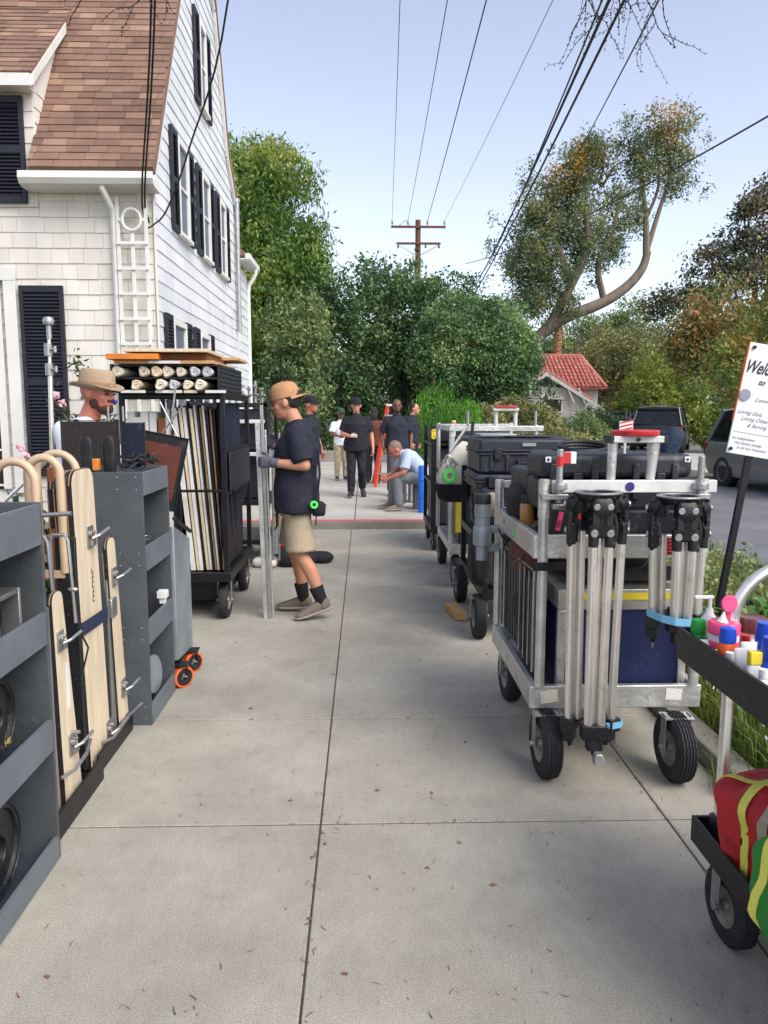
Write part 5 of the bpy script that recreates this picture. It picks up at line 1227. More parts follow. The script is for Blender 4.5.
# ------------------------------------------------------------ the timber and flag cart
wc = thing('timber_cart', 'tall black cart packed with upright boards and cloth flags, paper rolls on top', 'cart', (-1.38,6.2,0))
b = MB()
b.bb(-1.76,-.99,5.62,5.66,.30,.37); b.bb(-1.76,-.99,6.76,6.8,.30,.37); b.bb(-1.03,-.99,5.66,6.76,.30,.37); b.bb(-1.76,-1.72,5.66,6.76,.30,.37); b.bb(-1.72,-1.03,5.66,6.76,.32,.35)
bp(b, 'deck', 'blackm', wc, .003)
for x, y in ((-1.02,5.64),(-1.02,6.78),(-1.74,5.64),(-1.74,6.78)):
    b = MB(); b.bb(x-.018,x+.018,y-.018,y+.018,.37,1.69); bp(b, 'post', 'blackm', wc, .003)
b = MB()
for z in (.95,1.26): b.bb(-1.033,-1.008,5.66,6.76,z-.012,z+.012)
for z in (.98,1.66): b.bb(-1.72,-1.04,5.60,5.615,z-.01,z+.01)
b.bb(-1.035,-1.005,5.66,6.76,1.64,1.685); b.bb(-1.72,-1.04,5.63,5.66,1.64,1.685); bp(b, 'rail', 'blackm', wc, .002)
b = MB(); b.tube([(x,5.59+.006*(i%2),.975+.012*(i%2)) for i, x in enumerate(np.linspace(-1.32,-1.04,15))], .005, 5); bp(b, 'spring_cord', 'black', wc, 0)
for (x, y) in ((-1.06,5.75),(-1.06,6.66),(-1.68,5.75),(-1.68,6.66)): wheel(wc, (x,y,.135), .135, .075, (1,0,0), fork=.30, tread=False)
b = MB(); b.bb(-1.70,-1.1,5.9,6.6,.08,.3); solo(b, 'black_tote', 'black', 'low black tote hanging beneath the timber cart deck', 'tote', bevel=.02)
# navy cloths on the side
for i, (y0, y1, z0, z1) in enumerate(((5.68,6.1,.40,1.62),(6.15,6.7,.40,1.62))):
    b = MB(); ys = np.linspace(y0, y1, 30); rgc = np.random.RandomState(70+i); ph = rgc.rand(4)*6
    zs = np.linspace(z1, z0, 12); fr = lambda y, z: -1.062+.016*math.sin(y*26+ph[0])*(1-.3*(z-z0))+.008*math.sin(y*55+ph[1]+z*2)
    v = [(fr(y,z), y, z) for z in zs for y in ys]; v += [(p[0]-.006,p[1],p[2]) for p in v]; N = 360
    fs = [(r*30+c, r*30+c+1, (r+1)*30+c+1, (r+1)*30+c) for r in range(11) for c in range(29)]; fs += [tuple(N+k for k in f[::-1]) for f in fs]
    b.add(v, fs); solo(b, 'cloth_flag', 'navy', ('nearer' if i == 0 else 'further')+' navy cloth hanging inside the right side of the timber cart', 'cloth flag', smooth=180)
b = MB(); b.bb(-1.002,-.992,5.72,6.7,.97,1.25); solo(b, 'side_board', 'bluedk' if 'bluedk' in M else 'case', 'dark blue grey board strapped on the side of the timber cart', 'board', bevel=.004)
# upright boards seen from the front: (x, width, height, lean, colour)
rg = np.random.RandomState(21)
bl = [(-1.70,.05,1.16,0,'whitew'),(-1.65,.05,1.14,.0,'whitew'),(-1.60,.055,1.17,-.005,'whitew'),(-1.545,.05,1.15,0,'whitew'),(-1.49,.05,1.12,.01,'woodd'),(-1.44,.03,1.17,.0,'whitew'),
      (-1.40,.022,1.2,.03,'blackm'),(-1.37,.022,1.2,.02,'black'),(-1.335,.02,1.2,.05,'blackm'),
      (-1.30,.034,1.2,-.09,'whitew'),(-1.262,.02,1.19,-.085,'ply'),(-1.238,.022,1.19,-.08,'whitew'),(-1.214,.014,1.2,-.08,'blackm'),(-1.192,.02,1.19,-.08,'ply'),(-1.168,.018,1.2,-.075,'whitebar'),(-1.148,.012,1.2,-.075,'black'),(-1.13,.014,1.19,-.07,'plydark'),(-1.11,.014,1.2,-.07,'whitebar'),(-1.09,.01,1.19,-.06,'black'),(-1.072,.012,1.19,-.055,'plydark'),(-1.054,.010,1.17,-.05,'black')]
for i, (x, w, h, ln, m) in enumerate(bl):
    b = MB(); z0 = .372; y = 5.70+.03*rg.rand(); d = .55+.3*rg.rand()
    h2 = h+.03*rg.rand(); xt = x+ln*1.0; xb = x-ln*.2
    b.add([(xb-w/2,y,z0),(xb+w/2,y,z0),(xb+w/2,y+d,z0),(xb-w/2,y+d,z0),(xt-w/2,y,z0+h2),(xt+w/2,y,z0+h2),(xt+w/2,y+d,z0+h2),(xt-w/2,y+d,z0+h2)], [(0,3,2,1),(4,5,6,7),(0,1,5,4),(1,2,6,5),(2,3,7,6),(3,0,4,7)])
    ordn = ['leftmost','second','third','fourth','fifth','sixth','seventh','eighth','ninth','tenth','eleventh','twelfth','thirteenth','fourteenth','fifteenth','sixteenth','seventeenth','eighteenth','nineteenth','twentieth','twenty-first'][i]
    cn = {'whitebar':'grey white','whitew':'white painted','woodd':'dark','blackm':'black','black':'black','wood':'raw pine','ply':'pale plywood','plydark':'brown'}[m]
    solo(b, 'upright_board', m, '%s upright board, %s, in the timber cart counted from the left' % (cn, ordn), 'board', 'upright boards in the timber cart', bevel=.001)
b = MB(); b.box((-1.62,5.66,1.36),(.03,.02,.14),(0,R(32),0)); solo(b, 'wood_wedge', 'wood', 'small slanted raw wood stick on the white boards of the timber cart', 'stick', bevel=.002)
b = MB(); b.tube([(-1.53,5.3,1.20),(-1.22,5.35,1.62)], .006, 6); b.tube([(-1.22,5.3,1.28),(-1.38,5.3,1.62)], .006, 6); b.tube([(-1.36,5.3,1.15),(-1.27,5.3,1.72)], .007, 6)
solo(b, 'thin_stand_rods', 'steel', 'thin crossing metal rods in front of the timber cart', 'rods')
# top crate with rolls
tc_ = thing('pigeonhole_crate', 'black crate of pigeonholes on top of the timber cart, filled with paper rolls', 'crate', (-1.4,6.0,1.69))
b = MB()
for z in (1.692,1.786,1.875): b.bb(-1.77,-1.03,5.55,6.5,z-.006,z+.006)
for x in (-1.775,-1.025): b.bb(x-.008,x+.008,5.54,6.51,1.685,1.884)
b.bb(-1.76,-1.04,6.49,6.50,1.70,1.87); bp(b, 'shell', 'black', tc_, .001)
b = MB()
for z in (1.705,1.737,1.769,1.801,1.833,1.865): b.bb(-1.018,-1.010,5.56,6.49,z-.005,z+.018)
bp(b, 'side_ribs', 'case', tc_, .003)
for i, (x, w) in enumerate(((-1.71,.2),(-1.47,.22),(-1.27,.11),(-1.12,.17))):
    b = MB(); b.bb(x-.0, x+w*.85, 5.530,5.543,1.683,1.703); bp(b, 'white_label', 'whitew' if i != 2 else 'ply', tc_, .001)
rg = np.random.RandomState(77); k = 0
cols = ['paper','paper','paper','ply','paper','paper','clear']
for row, z in ((0,1.831),(1,1.739)):
    for j in range(8 if row == 0 else 7):
        if row == 0 and j == 1: continue
        if row == 1 and j in (0,2): continue
        x = -1.725+.089*j+(.03 if row else 0)+rg.normal()*.005; r = .034+.006*rg.rand(); y = 5.50+.03*rg.rand()
        b = MB(); b.lathe([(.0,0.015),(r*.25,.0),(r*.5,.004),(r*.75,-.003),(r*.97,.005),(r,.02),(r,.85)], (x,y,z), (0,1,0), 14)
        v = b.v[0]; v += rg.normal(size=v.shape)*.0018; v[:,0] += .006*np.sin(v[:,2]*80)
        solo(b, 'paper_roll', cols[(j+row*2) % 7] if j < 6 else ('clear' if row == 0 else 'paper'), 'rolled cream paper in the %s row of the black crate, %s from the left' % (('upper','lower')[row], ('first','second','third','fourth','fifth','sixth','seventh','eighth')[j]), 'paper roll', 'paper rolls in the black crate', smooth=60)
# planks on top
for i, (x0, x1, y0, y1, z, th, ry, m, lb) in enumerate(((-1.74,-1.05,5.5,6.4,1.885,.022,0,'wood','lowest thin raw board on top of the black crate'),(-1.78,-1.42,5.45,6.2,1.912,.038,0,'orangew','orange board end sticking out on top of the black crate'),(-1.42,-1.10,5.55,6.3,1.912,.045,0,'woodd','brown board in the middle of the planks on the black crate'),(-1.66,-1.08,5.45,6.1,1.962,.022,0,'ply','topmost pale board lying across the planks on the black crate'),(-1.2,-.98,6.15,6.6,1.95,.022,0,'wood','short pale plank overhanging the back corner of the black crate'))):
    b = MB(); b.bb(x0,x1,y0,y1,z,z+th); solo(b, 'plank', m, lb, 'plank', bevel=.002)
b = MB(); b.bb(-1.50,-1.28,5.493,5.4985,1.886,1.904); solo(b, 'white_label', 'white', 'white lettered label strip on the lowest board over the crate', 'label')

# ------------------------------------------------------------ black gear behind the timber cart
g1 = thing('equipment_cart', 'black equipment cart with drawers behind the timber cart, silver clamps on top', 'cart', (-1.35,8.2,0))
b = MB()
b.bb(-1.75,-.95,7.7,8.6,.62,.68); b.bb(-1.75,-.95,7.7,8.6,1.18,1.22); b.bb(-1.75,-.95,7.7,8.6,1.60,1.64); bp(b, 'shelf', 'black', g1, .004)
for x in (-1.73,-.97):
    for y in (7.72,8.58): b = MB(); b.bb(x-.02,x+.02,y-.02,y+.02,.2,1.66); bp(b, 'post', 'blackm', g1, .003)
for (x, y) in ((-1.68,7.78),(-1.02,7.78),(-1.68,8.5),(-1.02,8.5)): wheel(g1, (x,y,.1), .1, .06, (1,0,0), fork=.24, tread=False)
b = MB(); b.bb(-1.75,-.95,7.7,8.6,.22,.27); bp(b, 'deck', 'blackm', g1, .004)
b = MB(); b.bb(-1.68,-1.02,7.75,8.5,1.225,1.58)
for i in range(9): b.bb(-1.56+.06*i,-1.53+.06*i,7.742,7.752,1.42,1.50)
solo(b, 'black_monitor_case', 'case', 'black ventilated case on the upper shelf behind the timber cart', 'case', bevel=.012)
b = MB(); b.bb(-1.66,-1.06,7.74,8.4,.685,1.16); solo(b, 'black_case', 'case', 'plain black case on the middle shelf behind the timber cart', 'case', bevel=.015)
for i, (z, x0, x1) in enumerate(((1.44,-1.28,-.98),(1.12,-1.35,-.97))):
    b = MB(); b.bb(x0,x1,7.6,7.7,z,z+.035); solo(b, 'white_bar', 'whitebar', ('upper' if i == 0 else 'lower')+' white bar sticking out of the black gear beside the capped man', 'bar', bevel=.004)
b = MB(); rg = np.random.RandomState(8)
for i in range(7):
    x = -1.42+.065*i; b.cyl((x,7.9,1.642),(x,7.9,1.76+.05*(i%3)), .014); b.cyl((x-.03,7.9,1.70+.03*(i%2)),(x+.035,7.86,1.72), .012); b.box((x,7.88,1.78+.03*(i%2)),(.04,.05,.022))
solo(b, 'silver_clamps', 'steel', 'row of silver clamps standing on the black equipment cart', 'clamps', bevel=.002)
b = MB()
for i in range(3): b.bb(-1.02,-.80,8.7,9.0,.35+.27*i,.6+.27*i)
for i in range(3):
    b = MB(); z = .12+.27*i; b.bb(-1.05,-.72,8.75,9.05,z,z+.25); b.bb(-1.0,-.77,8.742,8.752,z+.14,z+.18) if False else None
    c = solo(b, 'wooden_crate', 'wood', ('lowest','middle','topmost')[i]+' raw wood box of the stack behind the capped man', 'box', 'wooden boxes stacked behind the capped man', bevel=.004)
b = MB(); b.bb(-1.0,-.75,8.7,9.1,.0,.115); solo(b, 'low_dolly', 'blackm', 'low black dolly under the stacked wooden boxes', 'dolly', bevel=.01)
for i, x in enumerate((-.90,-.84,-.98)):
    b = MB(); b.tube([(x,7.5,.1),(x+.02,7.5,1.35)], .012, 8); solo(b, 'steel_tube', 'steel', ('middle','right','left')[i]+' thin grey tube leaning behind the held bars', 'tube', 'grey tubes behind the held bars')
def lumpy(name, label, c, r, m, cat, seed=0, amp=.12, rot=None, group=None, n=28):
    b = MB(); b.ell((0,0,0), (1,1,1), n, n//2); rgx = np.random.RandomState(seed); v = b.v[0]
    f = 1+amp*sum(np.sin(v@(rgx.randn(3)*2.6)+rgx.rand()*6) for _ in range(5))/2.5
    v = v*f[:,None]; v[:,2] = np.maximum(v[:,2], -.75); v = np.sign(v)*np.abs(v)**.8
    v = v*np.array(r)
    if rot is not None: v = v@rot.T
    b.v[0] = v+np.array(c); return solo(b, name, m, label, cat, group, smooth=180)
lumpy('black_bag', 'black soft bag lying on the pavement behind the capped man legs', (-.70,7.75,.09), (.2,.16,.11), 'blackcl', 'bag', 1)
lumpy('black_bag', 'small black strap bag trailing right of the soft bag behind the capped man', (-.45,7.9,.05), (.13,.10,.06), 'blackcl', 'bag', 2)
lumpy('white_cloth', 'crumpled pale cloth on the ground beside the black bag', (-1.0,7.7,.05), (.12,.12,.06), 'whitew', 'cloth', 3)
b = MB(); b.bb(-.95,-.62,8.1,8.4,.12,.27); solo(b, 'red_toolbox', 'red', 'red box behind the black bag on the ground', 'box', bevel=.02)
b = MB(); b.prism([(-1.05,.14),(-.86,.14),(-.86,.42)], 7.62, 7.66, 'y'); solo(b, 'grey_wedge', 'galv', 'grey triangular plate at the foot of the black equipment cart', 'plate', bevel=.003)
# ------------------------------------------------------------ right side: the aluminium tripod cart
ca = thing('aluminium_cart', 'aluminium frame cart loaded with cases, two tripods hung on its front', 'cart', (1.09,3.65,0))
X0, X1, Y0, Y1 = .725, 1.43, 3.17, 4.12
def beam(p, q, h, w, name='beam', m='alu', t=ca):
    b = MB(); p, q = V(*p), V(*q); L = np.linalg.norm(q-p); d = (q-p)/L
    rz = math.atan2(d[1], d[0]); b.box((p+q)/2, (L, w, h), rotm(0,0,rz)); return bp(b, name, m, t, .004)
for z, h in ((.335,.10),(.99,.10)):
    beam((X0-.018,Y0,z),(X1+.018,Y0,z),h,.03); beam((X0-.018,Y1,z),(X1+.018,Y1,z),h,.03)
    beam((X0,Y0+.016,z),(X0,Y1-.016,z),h,.03); beam((X1,Y0+.016,z),(X1,Y1-.016,z),h,.03)
b = MB(); b.bb(X0+.016,X1-.016,Y0+.016,Y1-.016,.30,.315); bp(b, 'deck', 'alu', ca, 0)
for x, y, zt in ((X0+.02,Y0-.001,1.275),(X1-.02,Y0,1.275),(X0+.005,Y1,1.19),(X1-.005,Y1,1.19)):
    b = MB(); b.tube([(x,y-.016 if y < 3.5 else y,.39),(x,y-.016 if y < 3.5 else y,zt)], .0215, 16); bp(b, 'post', 'alu', ca, 0)
    b = MB(); b.cyl((x,y-.016 if y < 3.5 else y,zt-.16),(x,y-.016 if y < 3.5 else y,zt-.004), .0245); bp(b, 'post_sleeve', 'alu', ca, 0)
beam((X0+.05,Y0-.02,1.245),(X1+.03,Y0-.02,1.245),.052,.03,'top_bar','whitebar')
beam((X0+.03,Y1,1.165),(X1-.02,Y1,1.165),.04,.03,'top_bar','whitebar')
b = MB(); b.lathe([(0,0),(.018,0),(.019,.003),(0,.004)], (1.095,Y0-.0355,1.245), (0,-1,0), 18); bp(b, 'round_sticker', 'purple', ca, 0)
for (x, y) in ((.775,3.13),(1.315,3.08),(.79,4.02),(1.36,4.02)):
    wheel(ca, (x,y,.143), .143, .085, (1,0.05,0), fork=.285)
for i, x in enumerate((.80,1.385)):      # red/white pins with thumb nuts
    b = MB(); b.cyl((x,Y0-.045,1.18),(x,Y0-.045,1.40-.03*i), .013); b.cyl((x,Y0-.045,1.235),(x,Y0-.045,1.26), .033); b.box((x-.02,Y0-.045,1.205),(.11,.04,.022)); b.box((x,Y0-.045,1.165),(.06,.05,.02)); p = bp(b, 'pin_clamp', 'steel', ca, .002)
    b = MB(); b.lathe([(.0135,0),(.0145,.001),(.0145,.04),(.0135,.041)], (x,Y0-.045,1.33-.03*i), n=14); b.build('tape', 'redtape' if i == 0 else 'steel', p, world=True)
b = MB(); b.bb(.815,.86,Y0+.02,Y0+.06,1.335,1.385); solo(b, 'red_tag', 'redtape', 'small red and white tag block at the left corner of the aluminium cart', 'tag', bevel=.003)
b = MB(); b.bb(.861,.885,Y0+.02,Y0+.06,1.335,1.385); solo(b, 'white_tag', 'white', 'white half of the red and white tag at the left corner of the aluminium cart', 'tag', bevel=.003)
b = MB(); b.bb(1.20,1.32,Y0-.021,Y0-.017,.955,1.03); pl = bp(b, 'red_plate', 'tail', ca, .002)
for i in range(4):
    b = MB(); b.bb(1.212,1.308-.02*(i%2),Y0-.0235,Y0-.0212,.968+.015*i,.973+.015*i); b.build('lettering', 'redtape', pl, world=True, smooth=0)
b = MB(); b.bb(.775,.95,Y0-.045,Y0-.04,.895,.93); b.bb(.70,.775,Y0-.05,Y0-.04,.895,.93); bp(b, 'strap', 'blackcl', ca, .002)
b = MB(); 
b.box((X0-.0165,3.58,.985),(.0015,.06,.022),(R(-8),0,0)); bp(b, 'green_tape', 'lime', ca, 0)
b = MB(); b.box((X0-.0165,3.86,1.0),(.0015,.03,.03),(R(10),0,0)); bp(b, 'red_mark', 'redtape', ca, 0)
# high hat frame with red ring standing on the top bar
hh = thing('high_hat_stand', 'white metal stand topped by a red ring on the aluminium cart', 'stand', (1.11,3.2,1.27))
for x in (1.025,1.19): b = MB(); b.tube([(x,3.17,1.272),(x+(.004 if x < 1.1 else .01),3.17,1.425)], [.019,.021 if x < 1.1 else .026], 14); bp(b, 'leg', 'alu', hh, 0)
b = MB(); b.bb(1.015,1.235,3.13,3.21,1.425,1.452); bp(b, 'cross_bar', 'whitebar', hh, .003)
b = MB()
b.cyl((1.12,3.125,1.438),(1.12,3.12,1.438),.008); bp(b, 'bolt', 'black', hh, .001)
for x in (1.013,1.237): b = MB(); b.bb(x-.008,x+.008,3.127,3.213,1.423,1.454); bp(b, 'end_cap', 'black', hh, .002)
b = MB(); b.lathe([(.045,0),(.096,0),(.098,.004),(.098,.018),(.094,.022),(.05,.022),(.045,.02)], (1.127,3.19,1.454), n=40); bp(b, 'ring', 'redtape', hh, 0)
st_ = thing('striped_plate', 'small red and white striped plate above the red ring', 'plate', (1.10,3.34,1.40))
b = MB(); b.bb(1.11,1.17,3.34,3.345,1.465,1.51); b.bb(1.135,1.145,3.345,3.355,1.30,1.48); bp(b, 'plate', 'white', st_, .002)
b = MB()
for i in range(3):
    z = 1.467+.016*i; b.add([(1.112,3.3385,z),(1.168,3.3385,z+.012),(1.168,3.3385,z+.019),(1.112,3.3385,z+.007)], [(0,1,2,3)])
bp(b, 'stripe', 'redtape', st_, 0)
# long moulded case across the cart
lc = thing('long_moulded_case', 'long black moulded case lying across the top of the aluminium cart', 'case', (1.08,3.5,1.15))
b = MB(); b.bb(.77,1.42,3.30,3.62,1.12,1.255); bp(b, 'base', 'case', lc, .02, seg=3)
b = MB(); b.bb(.765,1.425,3.295,3.625,1.265,1.37); bp(b, 'lid', 'case', lc, .028, seg=3)
b = MB()
for x in (.80,.98,1.16,1.33): b.bb(x,x+.03,3.286,3.30,1.17,1.33)
bp(b, 'rib', 'case', lc, .006)
for x in (.90,1.26): b = MB(); b.bb(x,x+.04,3.279,3.296,1.23,1.29); bp(b, 'latch', 'black', lc, .004)
for x in (.792,1.397):
    b = MB(); b.bb(x-.012,x+.012,3.291,3.2945,1.335,1.359); p = bp(b, 'corner_sticker', 'white', lc, .001)
    b = MB(); b.cyl((x,3.2905,1.347),(x,3.289,1.347),.006); b.build('dot', 'ink', p, world=True)
b = MB(); rg = np.random.RandomState(2)
for j in range(6): b.tube([(1.10+(.16-.008*j)*math.cos(a), 3.85+.1*math.sin(a), 1.30+.016*j+.02*math.sin(a)) for a in np.linspace(0,6.283,40)[:-1]], .0095, 7, closed=True)
solo(b, 'cable_coil', 'black', 'coil of black cable behind the red ring on the aluminium cart', 'cable')
b = MB(); b.bb(.78,1.42,3.66,4.08,1.05,1.27); solo(b, 'black_case', 'case', 'black case behind the long moulded case on the aluminium cart', 'case', bevel=.02)
b = MB(); b.loft([((1.375,3.45,1.36),.03,.036),((1.378,3.45,1.39),.034,.042),((1.395,3.45,1.43),.034,.042),((1.415,3.45,1.465),.030,.036),((1.42,3.45,1.475),.016,.02)], 20, (1,0,0)); solo(b, 'canvas_pouch', 'denim', 'dark blue canvas pouch standing at the right of the long black case', 'pouch', smooth=60)
# middle tier
b = MB(); b.bb(1.0,1.40,3.26,3.9,.96,1.13); solo(b, 'dark_slate_case', 'case', 'dark slate case on the middle tier between the two tripods', 'case', bevel=.012)
b = MB(); b.bb(.80,.90,3.24,3.34,.96,1.14); solo(b, 'black_square_bottle_box', 'black', 'black box with pink tag on the middle tier of the aluminium cart', 'box', bevel=.008)
b = MB(); b.add([(.815,3.236,1.05),(.835,3.236,1.045),(.852,3.236,1.125),(.832,3.236,1.13)], [(0,1,2,3)]); b.add([(.815,3.239,1.05),(.835,3.239,1.045),(.852,3.239,1.125),(.832,3.239,1.13)], [(3,2,1,0)])
pk = solo(b, 'pink_tag', 'pink', 'pink tape tag with dark letters on the middle tier box', 'tag', smooth=0)
o = text('VIA', .024, 'ink', pk, (0,0,0), (R(90),0,0)); vs = np.array([v.co for v in o.data.vertices])@rotm(0,R(-78),0).T+V(.002,-.004,.012); o.data.vertices.foreach_set('co', vs.ravel())
b = MB(); b.bb(.905,.93,3.25,3.3,.96,1.16); solo(b, 'red_folder', 'red', 'narrow red folder beside the pink tagged box', 'folder', bevel=.003)
am = thing('amber_bottle', 'amber bottle with black cap behind the left corner post of the aluminium cart', 'bottle', (.755,3.6,1.02))
b = MB(); b.lathe([(0,0),(.032,0),(.034,.01),(.034,.09),(.028,.1),(0,.1)], (.775,3.62,1.02), n=20); bp(b, 'body', 'amber', am, 0)
b = MB(); b.lathe([(.0,0),(.03,0),(.03,.03),(.02,.04),(0,.04)], (.775,3.62,1.121), n=20); bp(b, 'cap', 'black', am, 0)
lumpy('cloth_bundle', 'dark brown cloth bundle bulging from the left side of the aluminium cart', (.79,3.72,.86), (.06,.2,.1), 'maroon', 'cloth', 4)
lumpy('black_backpack', 'black soft bag on the middle tier left side of the aluminium cart', (.80,3.85,1.1), (.09,.2,.10), 'blackcl', 'bag', 6)
b = MB()
for i in range(11):
    y = 3.30+.075*i; b.bb(.755,.80,y,y+.05,.40,.83-.02*(i%3))
for i in range(11): pass
crt = solo(b, 'slotted_black_crate', 'case', 'black ribbed crates inside the left side of the aluminium cart', 'crate', bevel=.006)
b = MB(); b.tube([(.745,3.3,.40),(.745,3.3,.86),(.745,4.0,.84),(.745,4.0,.40)], .006, 6)
for y in (3.4,3.5,3.6): b.tube([(.745,y,.40),(.745,y,.84)], .004, 5)
solo(b, 'wire_basket', 'steel', 'wire basket side with vertical wires inside the aluminium cart', 'basket')
# blue road case
bc = thing('blue_road_case', 'dark blue road case with aluminium edges on the lower deck', 'road case', (1.12,3.6,.32))
b = MB(); b.bb(.845,1.40,3.235,3.95,.325,.70); bp(b, 'panel', 'bluecase', bc, 0)
b = MB(); b.bb(.838,1.407,3.228,3.957,.70,.79)
for x in (.838,1.372): b.bb(x,x+.035,3.228,3.26,.325,.698)
b.bb(.8735,1.3715,3.229,3.25,.325,.345); bp(b, 'aluminium_edge', 'alu', bc, .003)
b = MB(); b.bb(.865,1.38,3.2255,3.2275,.745,.775); bp(b, 'yellow_tape', 'yellow', bc, 0)
b = MB()
for z in np.arange(.35,.79,.055):
    for x in (.848,1.397): b.ell((x,3.227,z),(.0035,.002,.0035),8,6)
bp(b, 'rivet', 'steel', bc, 0).__setitem__('kind','stuff')
b = MB(); b.bb(.90,1.38,3.30,3.9,.81,.86); b.tube([(1.14,3.26,.87),(1.22,3.24,.885),(1.3,3.24,.87),(1.38,3.26,.88)], .012, 6); solo(b, 'black_tray', 'black', 'shallow black tray lying on the blue road case', 'tray', bevel=.01)
# thermos in a clamp outside
th = thing('steel_thermos', 'grey steel thermos held on the outside left of the aluminium cart', 'thermos', (.62,4.05,.78))
b = MB(); b.lathe([(0,0),(.030,0),(.032,.01),(.032,.075),(.047,.08),(.049,.09),(.049,.17),(.046,.178),(.040,.18),(.040,.23),(.043,.232),(.043,.30),(0,.30)], (.625,4.02,.77), n=26); bp(b, 'body', 'galv', th, 0)
b = MB(); b.lathe([(.0,0),(.044,0),(.044,.035),(.04,.05),(0,.05)], (.625,4.02,1.071), n=26); bp(b, 'lid', 'black', th, 0)
for z, q in ((.93,'upper'),(.83,'lower')):
    b = MB(); b.box((.69,4.05,z),(.07,.05,.035)); solo(b, 'post_clamp', 'galv', q+' grey clamp fixing the thermos to the cart post', 'clamp', bevel=.004)

# tripods
def tripod(label, cx, cy, zt, zb, foot_spread, seed):
    t = thing('camera_tripod', label, 'tripod', (cx,cy,zb), 0, 'tripods hanging on the aluminium cart')
    rg = np.random.RandomState(seed)
    # bowl
    b = MB(); b.lathe([(.05,-.03),(.075,-.022),(.086,-.006),(.09,.0),(.09,.006),(.082,.008),(.062,.008),(.056,.001),(.03,-.003),(.0,-.003)], (cx,cy,zt), n=36); p = bp(b, 'bowl', 'blackm', t, 0)
    b = MB(); b.lathe([(.068,0),(.091,0),(.092,.004),(.089,.007),(.07,.007)], (cx,cy,zt+.003), n=40); b.build('bowl_rim', 'steel', p, world=True)
    L = zt-zb
    for k, a in enumerate((-92, 28, 148)):
        a = R(a); hx, hy = math.cos(a), math.sin(a)*.75
        rt_ = V(-math.sin(a), math.cos(a), 0)
        # shoulder casting
        top = V(cx+hx*.098, cy+hy*.09, zt-.03)
        b = MB()
        b.loft([(top+V(0,0,.025)-V(hx,hy,0)*.02, .022,.030),(top, .024,.040),(top-V(0,0,.03)+V(hx,hy,0)*.008, .022,.042),(top-V(0,0,.05)+V(hx,hy,0)*.008, .016,.030),(top-V(0,0,.075)+V(hx,hy,0)*.006, .016,.030),(top-V(0,0,.09), .019,.050),(top-V(0,0,.13), .018,.050)], 18, tuple(rt_), 5)
        b.box(top-V(0,0,.02)-V(hx,hy,0)*.02, (.07,.05,.05), rotm(0,0,math.atan2(rt_[1],rt_[0])))
        bp(b, 'shoulder', 'blackm', t, .003)
        b = MB()
        for s in (-1,1):
            q = top+rt_*s*.031-V(0,0,.115); b.cyl(q+V(0,0,.03), q-V(0,0,.055), .020, .0185, 18)
            b.box(top+rt_*s*.026-V(0,0,.045)+V(hx,hy,0)*.014, (.026,.022,.085), rotm(0,0,math.atan2(rt_[1],rt_[0])))
        for q in (.02,-.06,-.13): b.tube([top+rt_*-.05+V(0,0,q), top+rt_*.05+V(0,0,q)], .006, 6)
        bp(b, 'yoke', 'black', t, .002)
        for s in (-1,1):
            c = top+rt_*s*.026+V(hx,hy,0)*.026; b = MB()
            b.cyl(c-V(0,0,.012), c-V(0,0,.012)+V(hx,hy,0)*.010, .0125); bp(b, 'bolt', 'steel', t, .001); b = MB()
            c2 = top+rt_*s*.031-V(0,0,.115)+V(hx,hy,0)*.018; b.cyl(c2, c2+V(hx,hy,0)*.009, .0145); bp(b, 'bolt', 'steel', t, .001)
        b = MB(); c = top-V(0,0,.06)+rt_*.045; b.tube([c+V(0,0,.02), c+rt_*.012-V(0,0,.03), c+rt_*.008-V(0,0,.085), c-V(0,0,.1)], .008, 8); b.ell(c-V(0,0,.1), (.012,.012,.02),10,8); bp(b, 'lever', 'black', t, 0)
        # twin tubes, and the slimmer centre tube
        fx = V(cx+hx*foot_spread, cy+hy*foot_spread, zb+.12)
        for s in (-1,1):
            b = MB(); b.tube([top-V(0,0,.13)+rt_*s*.031, fx+rt_*s*.026+V(0,0,.01)], .0170, 18); bp(b, 'leg_tube', 'tube', t, 0)
        b = MB(); b.tube([top-V(hx,hy,0)*.034-V(0,0,.12), fx-V(hx,hy,0)*.030+V(0,0,.02)], .0150, 14); bp(b, 'inner_tube', 'tube', t, 0)
        b = MB()
        b.box(fx-V(0,0,.0), (.105,.054,.055), rotm(0,0,math.atan2(rt_[1],rt_[0]))); b.box(fx-V(0,0,.045)+V(hx,hy,0)*.004, (.062,.042,.06), rotm(0,0,math.atan2(rt_[1],rt_[0])))
        b.cyl(fx-V(0,0,.06), fx-V(0,0,.10), .013, .009); b.cyl(fx-V(0,0,.03)-rt_*.04, fx-V(0,0,.03)+rt_*.04, .009)
        bp(b, 'foot', 'black', t, .003)
        b = MB(); b.cyl(fx-V(0,0,.10), fx-V(0,0,.125), .008, .002); bp(b, 'spike', 'steel', t, 0)
    b = MB(); b.box((cx,cy,zb+.16),(.05,.05,.02)); b.tube([(cx,cy,zb+.17),(cx,cy,zb+.45)], .009, 8)
    for a in (-92,28,148): b.tube([(cx,cy,zb+.16),(cx+math.cos(R(a))*foot_spread,cy+math.sin(R(a))*foot_spread*.7,zb+.11)], .007, 6)
    bp(b, 'spreader', 'black', t, .002)
    return t
tripod('large silver tripod reaching nearly to the ground, left of the two hanging tripods', .918, 2.98, 1.232, .165, .085, 1)
t1 = tripod('shorter silver tripod hanging right, its feet beside the bottle shelf', 1.245, 2.98, 1.215, .60, .085, 2)
b = MB(); b.lathe([(.084,-.018),(.0855,-.018),(.0855,.018),(.084,.018)], (1.0,2.955,.30), (0,0,1), 20)
